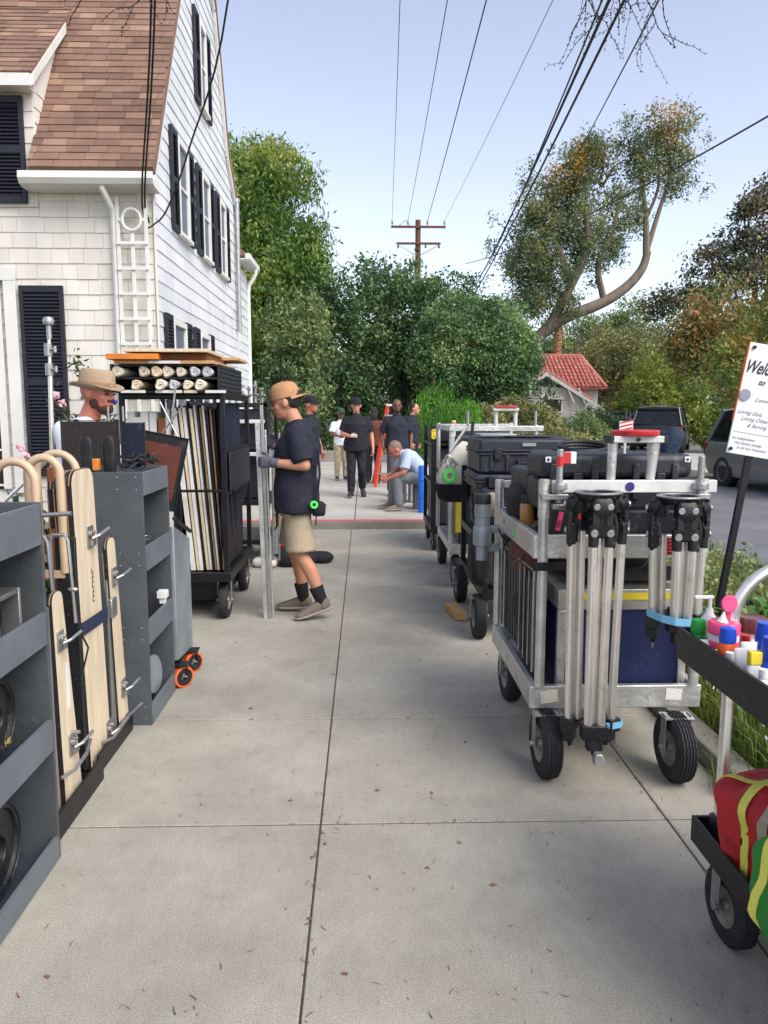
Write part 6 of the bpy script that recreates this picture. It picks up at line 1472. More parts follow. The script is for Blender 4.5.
b = MB(); b.tube([(.97,2.93,.305),(1.0,2.915,.30),(1.03,2.93,.30),(1.035,2.97,.30)], .003, 4)
def band(label, pts, h):
    b = MB()
    for p, q in zip(pts[:-1], pts[1:]):
        p, q = V(*p), V(*q); b.add([p-V(0,0,h),q-V(0,0,h),q+V(0,0,h),p+V(0,0,h)]+[w+V(0,.003,0) for w in (p-V(0,0,h),q-V(0,0,h),q+V(0,0,h),p+V(0,0,h))], [(0,1,2,3),(7,6,5,4),(3,2,6,7),(0,4,5,1)])
    solo(b, 'blue_tape_band', 'ltape', label, 'tape band', smooth=60)
band('light blue tape band on the foot of the long tripod', [(.945,2.965,.292),(.955,2.955,.29),(1.0,2.955,.288),(1.04,2.965,.29),(1.055,2.99,.292)], .013)
band('light blue tape band around the feet of the shorter tripod', [(1.13,2.98,.755),(1.16,2.90,.75),(1.20,2.865,.745),(1.26,2.86,.74),(1.32,2.875,.73),(1.36,2.95,.725)], .015)
b = MB(); b.prism([(.905,.165),(.955,.165),(.935,.21),(.91,.21)], 2.86, 2.90, 'y'); solo(b, 'metal_foot_plate', 'alu', 'small bright metal plate at the foot of the long tripod', 'plate', bevel=.003)
lumpy('black_bag', 'black cloth bag stuffed behind the wires in the lower left of the aluminium cart', (.80,3.75,.62), (.05,.26,.22), 'blackcl', 'bag', 41)
lumpy('black_bag', 'dark coat bundled on the middle tier behind the two tripods', (1.18,3.5,1.02), (.2,.2,.10), 'navy', 'coat', 42)
lumpy('stone', 'small tan stone on the concrete beneath the aluminium cart', (1.23,3.62,.02), (.045,.03,.02), 'stone', 'stone', 9)

# ------------------------------------------------------------ cart with the toiletries, bottom right
cb = thing('first_aid_cart', 'black two shelf cart of toiletries with curved silver handle, bottom right corner', 'cart', (1.35,1.85,0))
sx0, sx1, sy0, sy1, sz = 1.0, 1.62, 1.25, 2.37, .775
b = MB(); b.bb(sx0+.006,sx1-.006,sy0+.006,sy1-.006,sz-.004,sz+.006); bp(b, 'upper_shelf', 'blackcl', cb, 0)
b = MB(); b.bb(sx0,sx0+.012,sy0,sy1,sz-.005,sz+.095); b.bb(sx1-.012,sx1,sy0,sy1,sz-.005,sz+.095); b.bb(sx0+.0125,sx1-.0125,sy1-.012,sy1,sz-.005,sz+.095); b.bb(sx0+.0125,sx1-.0125,sy0,sy0+.012,sz-.005,sz+.095); bp(b, 'shelf_lip', 'blackm', cb, .002)
b = MB(); b.bb(1.02,1.62,1.2,2.20,.245,.256); bp(b, 'lower_shelf', 'blackcl', cb, 0)
b = MB(); b.bb(1.008,1.02,1.2,2.215,.235,.315); b.bb(1.618,1.63,1.2,2.215,.235,.315); b.bb(1.0205,1.6175,2.203,2.215,.235,.315); bp(b, 'tray_lip', 'blackm', cb, .002)
b = MB(); pts = [(1.07,2.16,.26),(1.092,2.2,.70),(1.12,2.25,.92)]+[(1.12+.17-.17*math.cos(a),2.25,.92+.17*math.sin(a)) for a in np.linspace(.15,math.pi/2,9)]+[(1.45,2.25,1.09)]+[(1.45+.17*math.sin(a),2.25,.92+.17*math.cos(a)) for a in np.linspace(.15,math.pi/2,8)]+[(1.62,2.25,.3)]
b.tube(pts, .0175, 16); bp(b, 'handle', 'tube', cb, 0)
b = MB(); b.cyl((1.065,2.16,.256),(1.066,2.165,.34),.025); bp(b, 'handle_socket', 'black', cb, .003)
b = MB(); b.tube([(1.098,2.185,.255+.0*a) if False else (1.075+.011*math.cos(a),2.12,.295+.022*math.sin(a)) for a in np.linspace(0,6.283,16)[:-1]], .0035, 6, closed=True); bp(b, 'yellow_ring', 'yellow', cb, 0)
for (x, y) in ((1.075,2.07),(1.55,2.07),(1.075,1.3),(1.55,1.3)): wheel(cb, (x,y,.112), .112, .062, (1,.06,0), fork=.232, swing=(0,.03))
# toiletries
grp = 'toiletries on the upper shelf'
def bottle(name, label, c, prof, m, capprof=None, mc=None, cat='bottle', n=20, sq=None, extra=None):
    t = thing(name, label, cat, (c[0],c[1],c[2]), 0, grp)
    b = MB(); b.lathe(prof, c, n=n)
    if sq: v = b.v[0]; v[:,1] = c[1]+(v[:,1]-c[1])*sq
    bp(b, 'body', m, t, 0, smooth=40)
    if capprof: b = MB(); b.lathe(capprof, c, n=n); bp(b, 'cap', mc, t, 0, smooth=40)
    if extra: extra(t)
    return t
zS = sz+.007
def E1(t):
    b = MB(); b.cyl((1.075,2.25,zS+.15),(1.075,2.25,zS+.185),.006); b.box((1.055,2.25,zS+.187),(.07,.014,.01)); bp(b, 'pump', 'white', t, .002)
bottle('green_bottle', 'small green bottle with darker green cap at the far left corner of the shelf', (1.043,2.315,zS), [(0,0),(.028,0),(.03,.01),(.03,.07),(.018,.085),(0,.086)], 'greenplastic', [(.0,.078),(.022,.078),(.024,.1),(.02,.125),(0,.127)], 'green')
bottle('pump_bottle', 'white pump bottle behind the green bottle', (1.085,2.335,zS), [(0,0),(.026,0),(.027,.12),(.012,.14),(.01,.155),(0,.155)], 'white', extra=lambda t: (lambda b: (b.cyl((1.085,2.335,zS+.155),(1.085,2.335,zS+.19),.006), b.box((1.065,2.335,zS+.192),(.06,.014,.01)), bp(b,'pump','white',t,.002)))(MB()))
def E2(t):
    b = MB(); b.lathe([(.0442,.03),(.0448,.031),(.0448,.085),(.0442,.086)], (1.085,2.235,zS), n=30); bp(b, 'label', 'pink', t, 0)
    b = MB(); b.lathe([(0,-.004),(.024,-.004),(.027,0),(.024,.004),(0,.004)], (1.098,2.235,zS+.195), (.1,-1,.15), 24); b.cyl((1.098,2.245,zS+.142),(1.102,2.245,zS+.175),.006); bp(b, 'flip_lid', 'pink', t, 0)
    b = MB(); b.lathe([(.018,0),(.010,.012),(.002,.03)], (1.075,2.225,zS+.143), (.1,0,1), 8); bp(b, 'wipe', 'white', t, 0)
bottle('wipes_tub', 'white wipes tub with red lid and open pink flip top', (1.085,2.235,zS), [(0,0),(.042,0),(.044,.01),(.044,.105),(0,.106)], 'white', [(.0,.107),(.046,.107),(.047,.135),(.042,.142),(0,.142)], 'pink', cat='tub', n=30, extra=E2)
bottle('orange_bottle', 'orange spray bottle with blue cap in front of the wipes tub', (1.052,2.14,zS), [(0,0),(.024,0),(.026,.01),(.026,.09),(.02,.108),(0,.11)], 'orange', [(.0,.106),(.022,.106),(.024,.115),(.022,.148),(.014,.152),(0,.152)], 'blue')
for i, (x, y, h) in enumerate(((1.032,2.235,.085),(1.034,2.185,.07),(1.055,2.055,.115),(1.085,2.08,.125))):
    t = thing('cream_tube', ('short white tube leaning on the shelf lip behind the orange bottle','small white tube beside the orange bottle','white cream tube standing right of the orange bottle','tall white cream tube behind the yellow capped bottle')[i], 'tube', (x,y,zS), 0, grp)
    b = MB(); b.loft([((x,y,zS+.02),.016,.017),((x,y,zS+.05),.015,.02),((x,y,zS+h-.006),.004,.024),((x,y,zS+h),.002,.024)], 16, (1,0,0)); bp(b, 'body', 'white', t, 0)
    b = MB(); b.lathe([(0,0),(.014,0),(.014,.02),(0,.021)], (x,y,zS), n=14); bp(b, 'cap', 'white' if i != 3 else 'cyan', t, 0)
t = thing('yellow_capped_bottle', 'clear bottle of teal liquid with a square yellow cap', 'bottle', (1.058,1.995,zS), 0, grp)
b = MB(); b.loft([((1.058,1.995,zS+z),rd,rw) for z, rd, rw in ((0,.016,.026),(.01,.018,.028),(.045,.018,.028))], 20, (1,0,0), 4); bp(b, 'liquid', 'teal', t, 0)
b = MB(); b.loft([((1.058,1.995,zS+z),rd,rw) for z, rd, rw in ((.0455,.018,.028),(.075,.018,.027),(.088,.012,.018))], 20, (1,0,0), 4); bp(b, 'body', 'clear', t, 0)
b = MB(); b.bb(1.041,1.075,1.983,2.007,zS+.0885,zS+.125); bp(b, 'cap', 'yellow', t, .003)
for i, (x, y, s) in enumerate(((1.10,1.99,1.),(1.135,2.09,1.08))):
    bottle('blue_bottle', ('front blue bottle with white label in the middle of the shelf','tall ridged blue bottle just behind the other blue bottle')[i], (x,y,zS), [(0,0),(.03*s,0),(.032*s,.01),(.032*s,.08*s),(.026*s,.1*s),(0,.101*s)], 'blue', [(.0,.1*s),(.025*s,.1*s),(.027*s,.105*s),(.024*s,.115*s),(.026*s,.12*s),(.024*s,.13*s),(.025*s,.135*s),(.022*s,.165*s),(0,.168*s)], 'blue', extra=lambda t, x=x, y=y, s=s: (lambda b: (b.lathe([(.0322*s,.02),(.0327*s,.021),(.0327*s,.06),(.0322*s,.061)], (x,y,zS), n=20), bp(b,'label','white',t,0)))(MB()))
bottle('brown_jar', 'brown lidded jar behind the wipes tub and blue bottles', (1.19,2.27,zS), [(0,0),(.038,0),(.04,.01),(.04,.10),(0,.101)], 'paper', [(0,.102),(.043,.102),(.044,.14),(.04,.146),(.03,.143),(0,.143)], 'brownjar', cat='jar')
bottle('cyan_bottle', 'cyan capped bottle at the right picture edge of the shelf', (1.185,2.06,zS), [(0,0),(.03,0),(.03,.07),(0,.07)], 'cyan', [(0,.071),(.033,.071),(.033,.115),(.028,.12),(0,.12)], 'cyan')
bottle('clear_cup', 'upturned milky clear cup in front of the blue bottle', (1.09,1.90,zS), [(0,0),(.036,0),(.036,.004),(.030,.085),(.027,.09),(0,.09)], 'clear', cat='cup')
bottle('white_bottle', 'small white bottle left of the clear cup', (1.045,1.92,zS), [(0,0),(.02,0),(.021,.06),(.012,.075),(0,.076)], 'white', [(0,.076),(.012,.076),(.012,.1),(0,.1)], 'white')
b = MB(); b.bb(1.04,1.18,1.68,1.83,zS,zS+.075); rb = solo(b, 'red_carton', 'red', 'red and pink cardboard box at the near end of the shelf', 'carton', grp, bevel=.002)
b = MB(); b.box((-.0705,0,.04),(.001,.08,.04)); b.build('label', 'white', rb)
for i, (x, y, h, m_, c_, q) in enumerate(((1.115,2.16,.12,'white','red','white lotion bottle with red cap behind the orange bottle'),(1.15,2.17,.10,'yellow','white','small yellow bottle left of the brown jar'),(1.12,1.93,.11,'cyan','white','pale cyan bottle with white cap behind the clear cup'),(1.04,2.095,.09,'orange','white','slim orange tube with white cap on the shelf lip'),(1.17,2.0,.10,'white','green','white bottle with green cap right of the blue bottles'),(1.16,1.92,.13,'paper','brownjar','cream bottle with brown cap near the red carton'))):
    bottle('small_bottle', q, (x,y,zS), [(0,0),(.018,0),(.02,.008),(.02,h*.6),(.012,h*.75),(0,h*.76)], m_, [(.0,h*.74),(.0125,h*.74),(.0135,h*.78),(.0125,h),(0,h+.001)], c_)
# kit bags on the lower tray
def softbox(name, label, c, r, m, seed, rz=0., bands=(), strap=None, tilt=0.):
    t = thing(name, label, 'bag', (c[0],c[1],c[2]-r[2]), 0)
    def shape(s=1., n=48):
        b = MB(); b.ell((0,0,0), (1,1,1), n, n//2); v = b.v[0]
        v = np.sign(v)*np.abs(v)**.52; rgx = np.random.RandomState(seed)
        f = 1+.035*sum(np.sin(v@(rgx.randn(3)*3.4)+rgx.rand()*6) for _ in range(6))
        v = v*f[:,None]*np.array(r)*s; v[:,0] += .15*r[0]*(-v[:,2]/r[2])*.4
        return b, v
    rr = rotm(0,tilt,rz)
    b, v = shape(); b.v[0] = v@rr.T+np.array(c); bp(b, 'body', m, t, 0, smooth=180)
    b0, v0 = shape()
    for (ax, pos, w, mm, nm) in bands:
        # a strip that hugs the bag: resample the superellipse section
        b = MB(); sec = []
        for a in np.linspace(0, 2*math.pi, 65)[:-1]:
            q = V(math.cos(a), math.sin(a)); q = np.sign(q)*np.abs(q)**.52
            k = (1-min(.98,abs(pos))**3.8)**(1/3.8)
            q3 = (V(pos, q[0]*k, q[1]*k) if ax == 0 else V(q[0]*k, pos, q[1]*k))
            rgx = np.random.RandomState(seed); f = 1+.035*sum(np.sin(q3@(rgx.randn(3)*3.4)+rgx.rand()*6) for _ in range(6))
            p = q3*f*np.array(r); p[0] += .15*r[0]*(-p[2]/r[2])*.4
            sec.append(p)
        sec = np.array(sec); cc = sec.mean(0); out = sec+(sec-cc)/np.linalg.norm(sec-cc,axis=1)[:,None]*.004
        off = (V(w/2,0,0) if ax == 0 else V(0,w/2,0))
        R4 = [sec-off, out-off, out+off, sec+off]
        R4 = [q@rr.T+np.array(c) for q in R4]
        b.rings(R4, caps=False); bp(b, nm, mm, t, 0, smooth=50)
    return t
M['refl'] = mat('grey reflective tape', (176,164,140), .4, .2, .08, 20, .1)
M['hiviz'] = mat('yellow piping', (226,220,96), .6, 0, .08, 20, .2)
M['redbag'] = mat('red nylon', (186,28,36), .55, 0, .25, 9, .9, 22)
M['greenbag'] = mat('green nylon', (26,132,44), .55, 0, .25, 9, .9, 22)
softbox('red_kit_bag', 'red nylon kit bag with yellow piping and grey reflective bands', (1.15,1.96,.395), (.125,.15,.135), 'redbag', 5, .5, ((1,-.49,.006,'blackcl','zip'),(1,.27,.006,'blackcl','zip'),(1,-.55,.024,'hiviz','piping'),(1,.2,.022,'hiviz','piping'),(0,-.3,.02,'hiviz','piping'),(1,-.15,.028,'refl','reflective_band')))
softbox('green_kit_bag', 'green nylon kit bag with yellow piping in the bottom right corner', (1.075,1.62,.41), (.125,.15,.14), 'greenbag', 8, .3, ((1,.62,.022,'hiviz','piping'),(0,.1,.02,'hiviz','piping'),(1,-.3,.022,'hiviz','piping')))
# ------------------------------------------------------------ second cart: black cases
c2 = thing('black_case_cart', 'black cart behind the aluminium one, stacked with black moulded cases', 'cart', (1.1,5.6,0))
b = MB(); b.bb(.80,1.50,5.1,6.3,.28,.34); bp(b, 'deck', 'blackm', c2, .004)
for x in (.82,1.48):
    for y in (5.12,6.28): b = MB(); b.bb(x-.02,x+.02,y-.02,y+.02,.34,1.12); bp(b, 'post', 'blackm', c2, .003)
b = MB(); b.bb(.80,1.50,5.1,6.3,1.0,1.03); bp(b, 'shelf', 'blackm', c2, .004)
b = MB(); b.bb(.80,1.50,5.1,5.13,.62,.68); b.bb(.80,.83,5.13,6.3,.62,.68); bp(b, 'rail', 'blackm', c2, .004)
for x, y in ((.79,5.18),(1.46,5.18),(.79,6.2),(1.46,6.2)): wheel(c2, (x,y,.15), .15, .09, (1,0,0), fork=.29)
def pelican(label, x0, x1, y0, y1, z0, z1, sticker=True):
    t = thing('moulded_case', label, 'case', ((x0+x1)/2,(y0+y1)/2,z0), 0, 'black moulded cases on the carts'); zm = z0+(z1-z0)*.62
    b = MB(); b.bb(x0+.012,x1-.012,y0+.012,y1-.012,z0,zm-.004); bp(b, 'base', 'case', t, .018, seg=3)
    b = MB(); b.bb(x0,x1,y0,y1,zm-.02,zm-.002); b.bb(x0,x1,y0,y1,zm+.002,zm+.02); bp(b, 'flange', 'case', t, .006)
    b = MB(); b.bb(x0+.01,x1-.01,y0+.01,y1-.01,zm+.001,z1); bp(b, 'lid', 'case', t, .02, seg=3)
    w = x1-x0
    for f in (.14,.3,.7,.86):
        b = MB(); b.bb(x0+w*f-.012,x0+w*f+.012,y0-.0,y0+.02,z0+.02,zm-.02); bp(b, 'rib', 'case', t, .004)
    for f in (.2,.8):
        b = MB(); b.bb(x0+w*f-.025,x0+w*f+.025,y0-.016,y0,zm-.05,zm+.03); bp(b, 'latch', 'black', t, .005)
    b = MB(); b.tube([(x0+w*.4,y0+.01,zm-.06),(x0+w*.4,y0-.02,zm-.07),(x0+w*.6,y0-.02,zm-.07),(x0+w*.6,y0+.01,zm-.06)], .009, 8); bp(b, 'handle', 'black', t, 0)
    if sticker: b = MB(); b.bb(x0+w*.52,x0+w*.62,y0+.0085,y0+.0115,zm-.03-.05,zm-.05); b.bb(x0+w*.52,x0+w*.62,y0-.003,y0-.0005,zm+.004,zm+.018) if False else None; bp(b, 'sticker', 'whitebar', t, 0)
    return t
pelican('large black moulded case lying on top of the black cart', .76, 1.42, 5.12, 5.75, 1.14, 1.37)
pelican('flat black moulded case under the large one on the black cart', .74, 1.30, 5.10, 5.7, 1.035, 1.135)
pelican('black moulded case on the shelf behind the hanging jacket', .82, 1.3, 5.35, 6.0, .70, .98)
pelican('wide black moulded case at the back of the black cart', .85, 1.55, 5.8, 6.28, 1.035, 1.36, False)
b = MB(); b.bb(.86,1.44,5.2,6.2,.345,.60); solo(b, 'black_crate', 'case', 'black crate on the lower deck of the black cart', 'crate', bevel=.015)
b = MB(); 
for i in range(5): b.bb(.80+.02*i,.812+.02*i,5.085,5.095,.90,.98)
solo(b, 'white_comb_plate', 'white', 'white slotted plate on the front of the black cart', 'plate')
for i, (x0, x1, z0, z1) in enumerate(((.80,1.05,1.385,1.40),(1.0,1.30,1.376,1.388))):
    b = MB(); b.bb(x0,x1,5.3,5.6,z0,z1); solo(b, 'clipboard', 'galv' if i == 0 else 'case', ('pale flat board','dark flat board')[i]+' lying on the large black moulded case', 'board', bevel=.004)
lumpy('navy_jacket', 'navy jacket and bag hanging on the left end of the black cart', (.80,4.86,.93), (.085,.16,.14), 'navy', 'jacket', 11)
lumpy('black_backpack', 'black backpack hanging low on the left of the black cart', (.74,4.85,.62), (.08,.14,.2), 'blackcl', 'bag', 12)
lumpy('tan_cloth', 'brown tan cloth beside the grey thermos', (.74,4.35,1.02), (.05,.09,.07), 'khaki', 'cloth', 13)
b = MB(); b.tube([(1.0,4.9,1.15),(.93,4.88,1.05),(.88,4.86,.95)], .03, 10); solo(b, 'dark_strap', 'navy', 'thick dark strap running down to the navy jacket', 'strap')
b = MB(); b.box((.70,5.75,.035),(.09,.34,.06),(0,0,R(8))); solo(b, 'wood_block', 'wood', 'small wooden block on the concrete left of the black cart wheel', 'block', bevel=.005)
# ------------------------------------------------------------ third cart: tall silver frame
c3 = thing('silver_frame_cart', 'silver tube frame cart with a raised red topped frame behind the black cases', 'cart', (1.1,7.3,0))
b = MB(); b.bb(.76,1.50,6.7,7.9,.30,.38); bp(b, 'deck', 'alu', c3, .004)
for x in (.76,1.50):
    for y in (6.72,7.88): b = MB(); b.tube([(x,y,.38),(x,y,1.44)], .02, 10); bp(b, 'post', 'alu', c3, 0)
b = MB(); b.bb(.74,1.56,6.69,6.73,1.385,1.43); b.bb(.74,1.56,7.86,7.9,1.385,1.43); b.bb(.74,.78,6.73,7.86,1.385,1.43); b.bb(.80,1.50,6.69,6.72,1.0,1.05); b.bb(.745,.775,6.73,7.86,.86,.91); bp(b, 'top_bar', 'alu', c3, .003)
for x in (.90,1.49): b = MB(); b.tube([(x,6.7,1.43),(x,6.7,1.56)], .012, 8); bp(b, 'pin', 'steel', c3, 0)
for x, y in ((.82,6.78),(1.46,6.78),(.80,7.8),(1.46,7.8)): wheel(c3, (x,y,.14), .14, .08, (1,0,0), fork=.30, tread=False)
h3 = thing('high_hat_stand', 'small raised white frame with red top plate on the silver frame cart', 'stand', (1.23,6.71,1.43))
for x in (1.145,1.315): b = MB(); b.tube([(x,6.71,1.43),(x,6.71,1.56)], .018, 10); bp(b, 'leg', 'whitebar', h3, 0)
b = MB(); b.bb(1.12,1.34,6.67,6.75,1.56,1.585); bp(b, 'cross_bar', 'whitebar', h3, .003)
b = MB(); b.bb(1.14,1.32,6.66,6.76,1.5855,1.605); bp(b, 'red_plate', 'redtape', h3, .003)
b = MB(); b.bb(.84,1.44,6.75,7.8,.38,.8); solo(b, 'black_crate', 'case', 'large black crate on the deck of the silver frame cart', 'crate', bevel=.02)
b = MB(); b.bb(.90,1.45,6.8,7.7,.81,1.32); solo(b, 'black_case_stack', 'case', 'black case under the silver top bar', 'case', bevel=.02)
b = MB(); b.bb(.80,.86,6.66,6.70,.50,.78); solo(b, 'yellow_level', 'yellow', 'yellow bar standing upright at the left of the silver frame cart', 'bar', bevel=.004)
# white bag with black bottom and green tape
wb_ = thing('canvas_shoulder_bag', 'white canvas bag with black bottom hanging from the silver frame cart', 'bag', (.82,6.45,.82))
def soft(secs, n, lat, p=3): b = MB(); b.loft(secs, n, lat, p); return b
b = soft([((.82,6.45,.93),.10,.20),((.82,6.45,1.0),.11,.21),((.84,6.45,1.12),.09,.17),((.86,6.45,1.24),.05,.10),((.87,6.45,1.30),.02,.05)], 28, (1,0,0)); bp(b, 'body', 'tan', wb_, 0, smooth=60)
b = soft([((.82,6.45,.80),.06,.13),((.82,6.45,.83),.10,.20),((.82,6.45,.90),.112,.215),((.82,6.45,.955),.113,.214)], 28, (1,0,0)); bp(b, 'bottom', 'blackcl', wb_, 0, smooth=60)
b = MB(); 
for (p, q) in (((.86,6.33,.96),(.875,6.35,1.2)),((.875,6.35,1.2),(.93,6.6,1.46))): b.tube([p,q], .014, 6)
bp(b, 'strap', 'blackm', wb_, 0)
b = MB(); b.lathe([(.032,-.02),(.056,-.02),(.056,.02),(.032,.02)], (.70,6.30,1.03), (.2,-1,.1), 28); tp = solo(b, 'tape_roll', 'lime', 'roll of bright green tape hanging on the white canvas bag', 'tape', smooth=40)
b = MB(); b.lathe([(.028,-.019),(.033,-.019),(.033,.019),(.028,.019)], (.70,6.30,1.03), (.2,-1,.1), 28); 
cr = b.build('core', 'ply', tp); cr.data.transform(Matrix.Translation(-tp.location))
b = MB(); rg = np.random.RandomState(6)
for i in range(7): c = V(.70+rg.normal()*.015,6.3,1.14+rg.normal()*.02); b.tube([c+V(.03*math.cos(q),.01,.035*math.sin(q+i)) for q in np.linspace(0,6.28,12)[:-1]], .005, 5, closed=True)
solo(b, 'carabiners', 'steel', 'bunch of metal clips above the green tape roll', 'clips')
b = MB(); b.tube([(.74,6.6,1.22),(.88,6.6,1.42)], .013, 8); solo(b, 'slanted_tube', 'tube', 'short slanted silver tube above the white canvas bag', 'tube')
# ------------------------------------------------------------ fourth cart: black, at the driveway
c4 = thing('tall_black_cart', 'tall narrow black cart at the far end of the right row', 'cart', (1.0,8.9,0))
for x in (.76,1.38):
    for y in (8.5,9.5): b = MB(); b.bb(x-.022,x+.022,y-.022,y+.022,.22,1.40); bp(b, 'post', 'blackm', c4, .003)
b = MB(); b.bb(.74,1.40,8.48,9.52,.22,.28); b.bb(.74,1.40,8.48,9.52,.75,.78); b.bb(.74,1.40,8.48,9.52,1.18,1.21); bp(b, 'shelf', 'blackm', c4, .004)
for x, y in ((.80,8.6),(1.3,8.6),(.80,9.4),(1.3,9.4)): wheel(c4, (x,y,.13), .13, .07, (1,0,0), fork=.23, tread=False)
for i, (z0, z1) in enumerate(((.285,.72),(.785,1.16),(1.215,1.36))):
    b = MB(); b.bb(.785,1.35,8.55,9.4,z0,z1); solo(b, 'black_case', 'case', ('lowest','middle','topmost')[i]+' black case in the tall narrow black cart', 'case', bevel=.02)
b = MB(); b.cyl((.98,8.45,1.20),(.98,8.45,1.46),.022); p = solo(b, 'red_topped_post', 'whitebar', 'short white post with orange red cap on the tall black cart', 'post')
b = MB(); b.lathe([(.0235,0),(.03,.01),(.03,.03),(.018,.05),(0,.055)], (0,0,.20), n=14); b.build('cap', 'orange', p)
b = MB()
for i in range(5): c = V(.76,8.42,1.34-.015*i); b.tube([c+V(.022*math.cos(q),.0,.022*math.sin(q)) for q in np.linspace(0,6.28,12)[:-1]], .005, 5, closed=True)
solo(b, 'yellow_cable', 'yellow', 'small loop of yellow cord at the corner of the tall black cart', 'cord')
b = MB(); b.lathe([(0,0),(.056,0),(.062,.02),(.062,.66),(.056,.68),(0,.68)], (.845,11.1,.102), n=28); v = b.v[0]; v[:,2] = np.where(v[:,2] < .5, v[:,2], v[:,2])
bl_ = solo(b, 'blue_roll', 'brightblue', 'bright blue upright roll beside the bent over man', 'roll')
b = MB()
for z in (.2,.45): b.lathe([(.0625,0),(.0645,.002),(.0645,.02),(.0625,.022)], (0,0,z), n=28)
b.build('strap', 'blue', bl_)
# ladder and far boxes
ld = thing('orange_ladder', 'orange fibreglass step ladder standing between the walking man and the polo man', 'ladder', (.35,15,.1))
def lad(p, q, m='orange', w=.035): b = MB(); b.tube([p,q], w, 4); bp(b, 'rail', m, ld, 0)
M['dkgrey'] = mat('dark grey vinyl', (70,70,76), .6, 0, .1, 6, .15)
M['ladder'] = mat('orange red fibreglass', (214,70,44), .5, 0, .08, 8, .1)
for (p, q) in (((.22,14.9,.1),(.46,14.9,1.66)),((.60,14.9,.1),(.62,14.9,1.66)),((.18,15.6,.1),(.45,15.0,1.66)),((.64,15.6,.1),(.63,15.0,1.66))): lad(p, q, 'ladder', .032)
for i in range(5): b = MB(); z = .35+.28*i; b.bb(.24+.04*i,.61,14.87,14.94,z,z+.03); bp(b, 'step', 'steel', ld, .002)
b = MB(); b.bb(.43,.66,14.86,15.05,1.66,1.70); bp(b, 'top_cap', 'whitebar', ld, .005)
b = MB(); b.bb(.72,.98,12.3,12.6,.1,.62); solo(b, 'grey_hard_case', 'galv', 'grey hard case behind the bent over man', 'case', bevel=.03)
M['dkgrey'] = mat('dark grey vinyl', (70,70,76), .6, 0, .1, 6, .15)
b = MB(); b.bb(.46,.68,12.2,12.5,.1,.62); solo(b, 'dark_grey_case', 'dkgrey', 'dark grey upright case between ladder and bent over man', 'case', bevel=.03)
b = MB(); b.bb(.74,1.0,11.4,11.7,.1,.50); solo(b, 'apple_box_seat', 'dkgrey', 'grey box the bent over man sits on', 'box', bevel=.01)

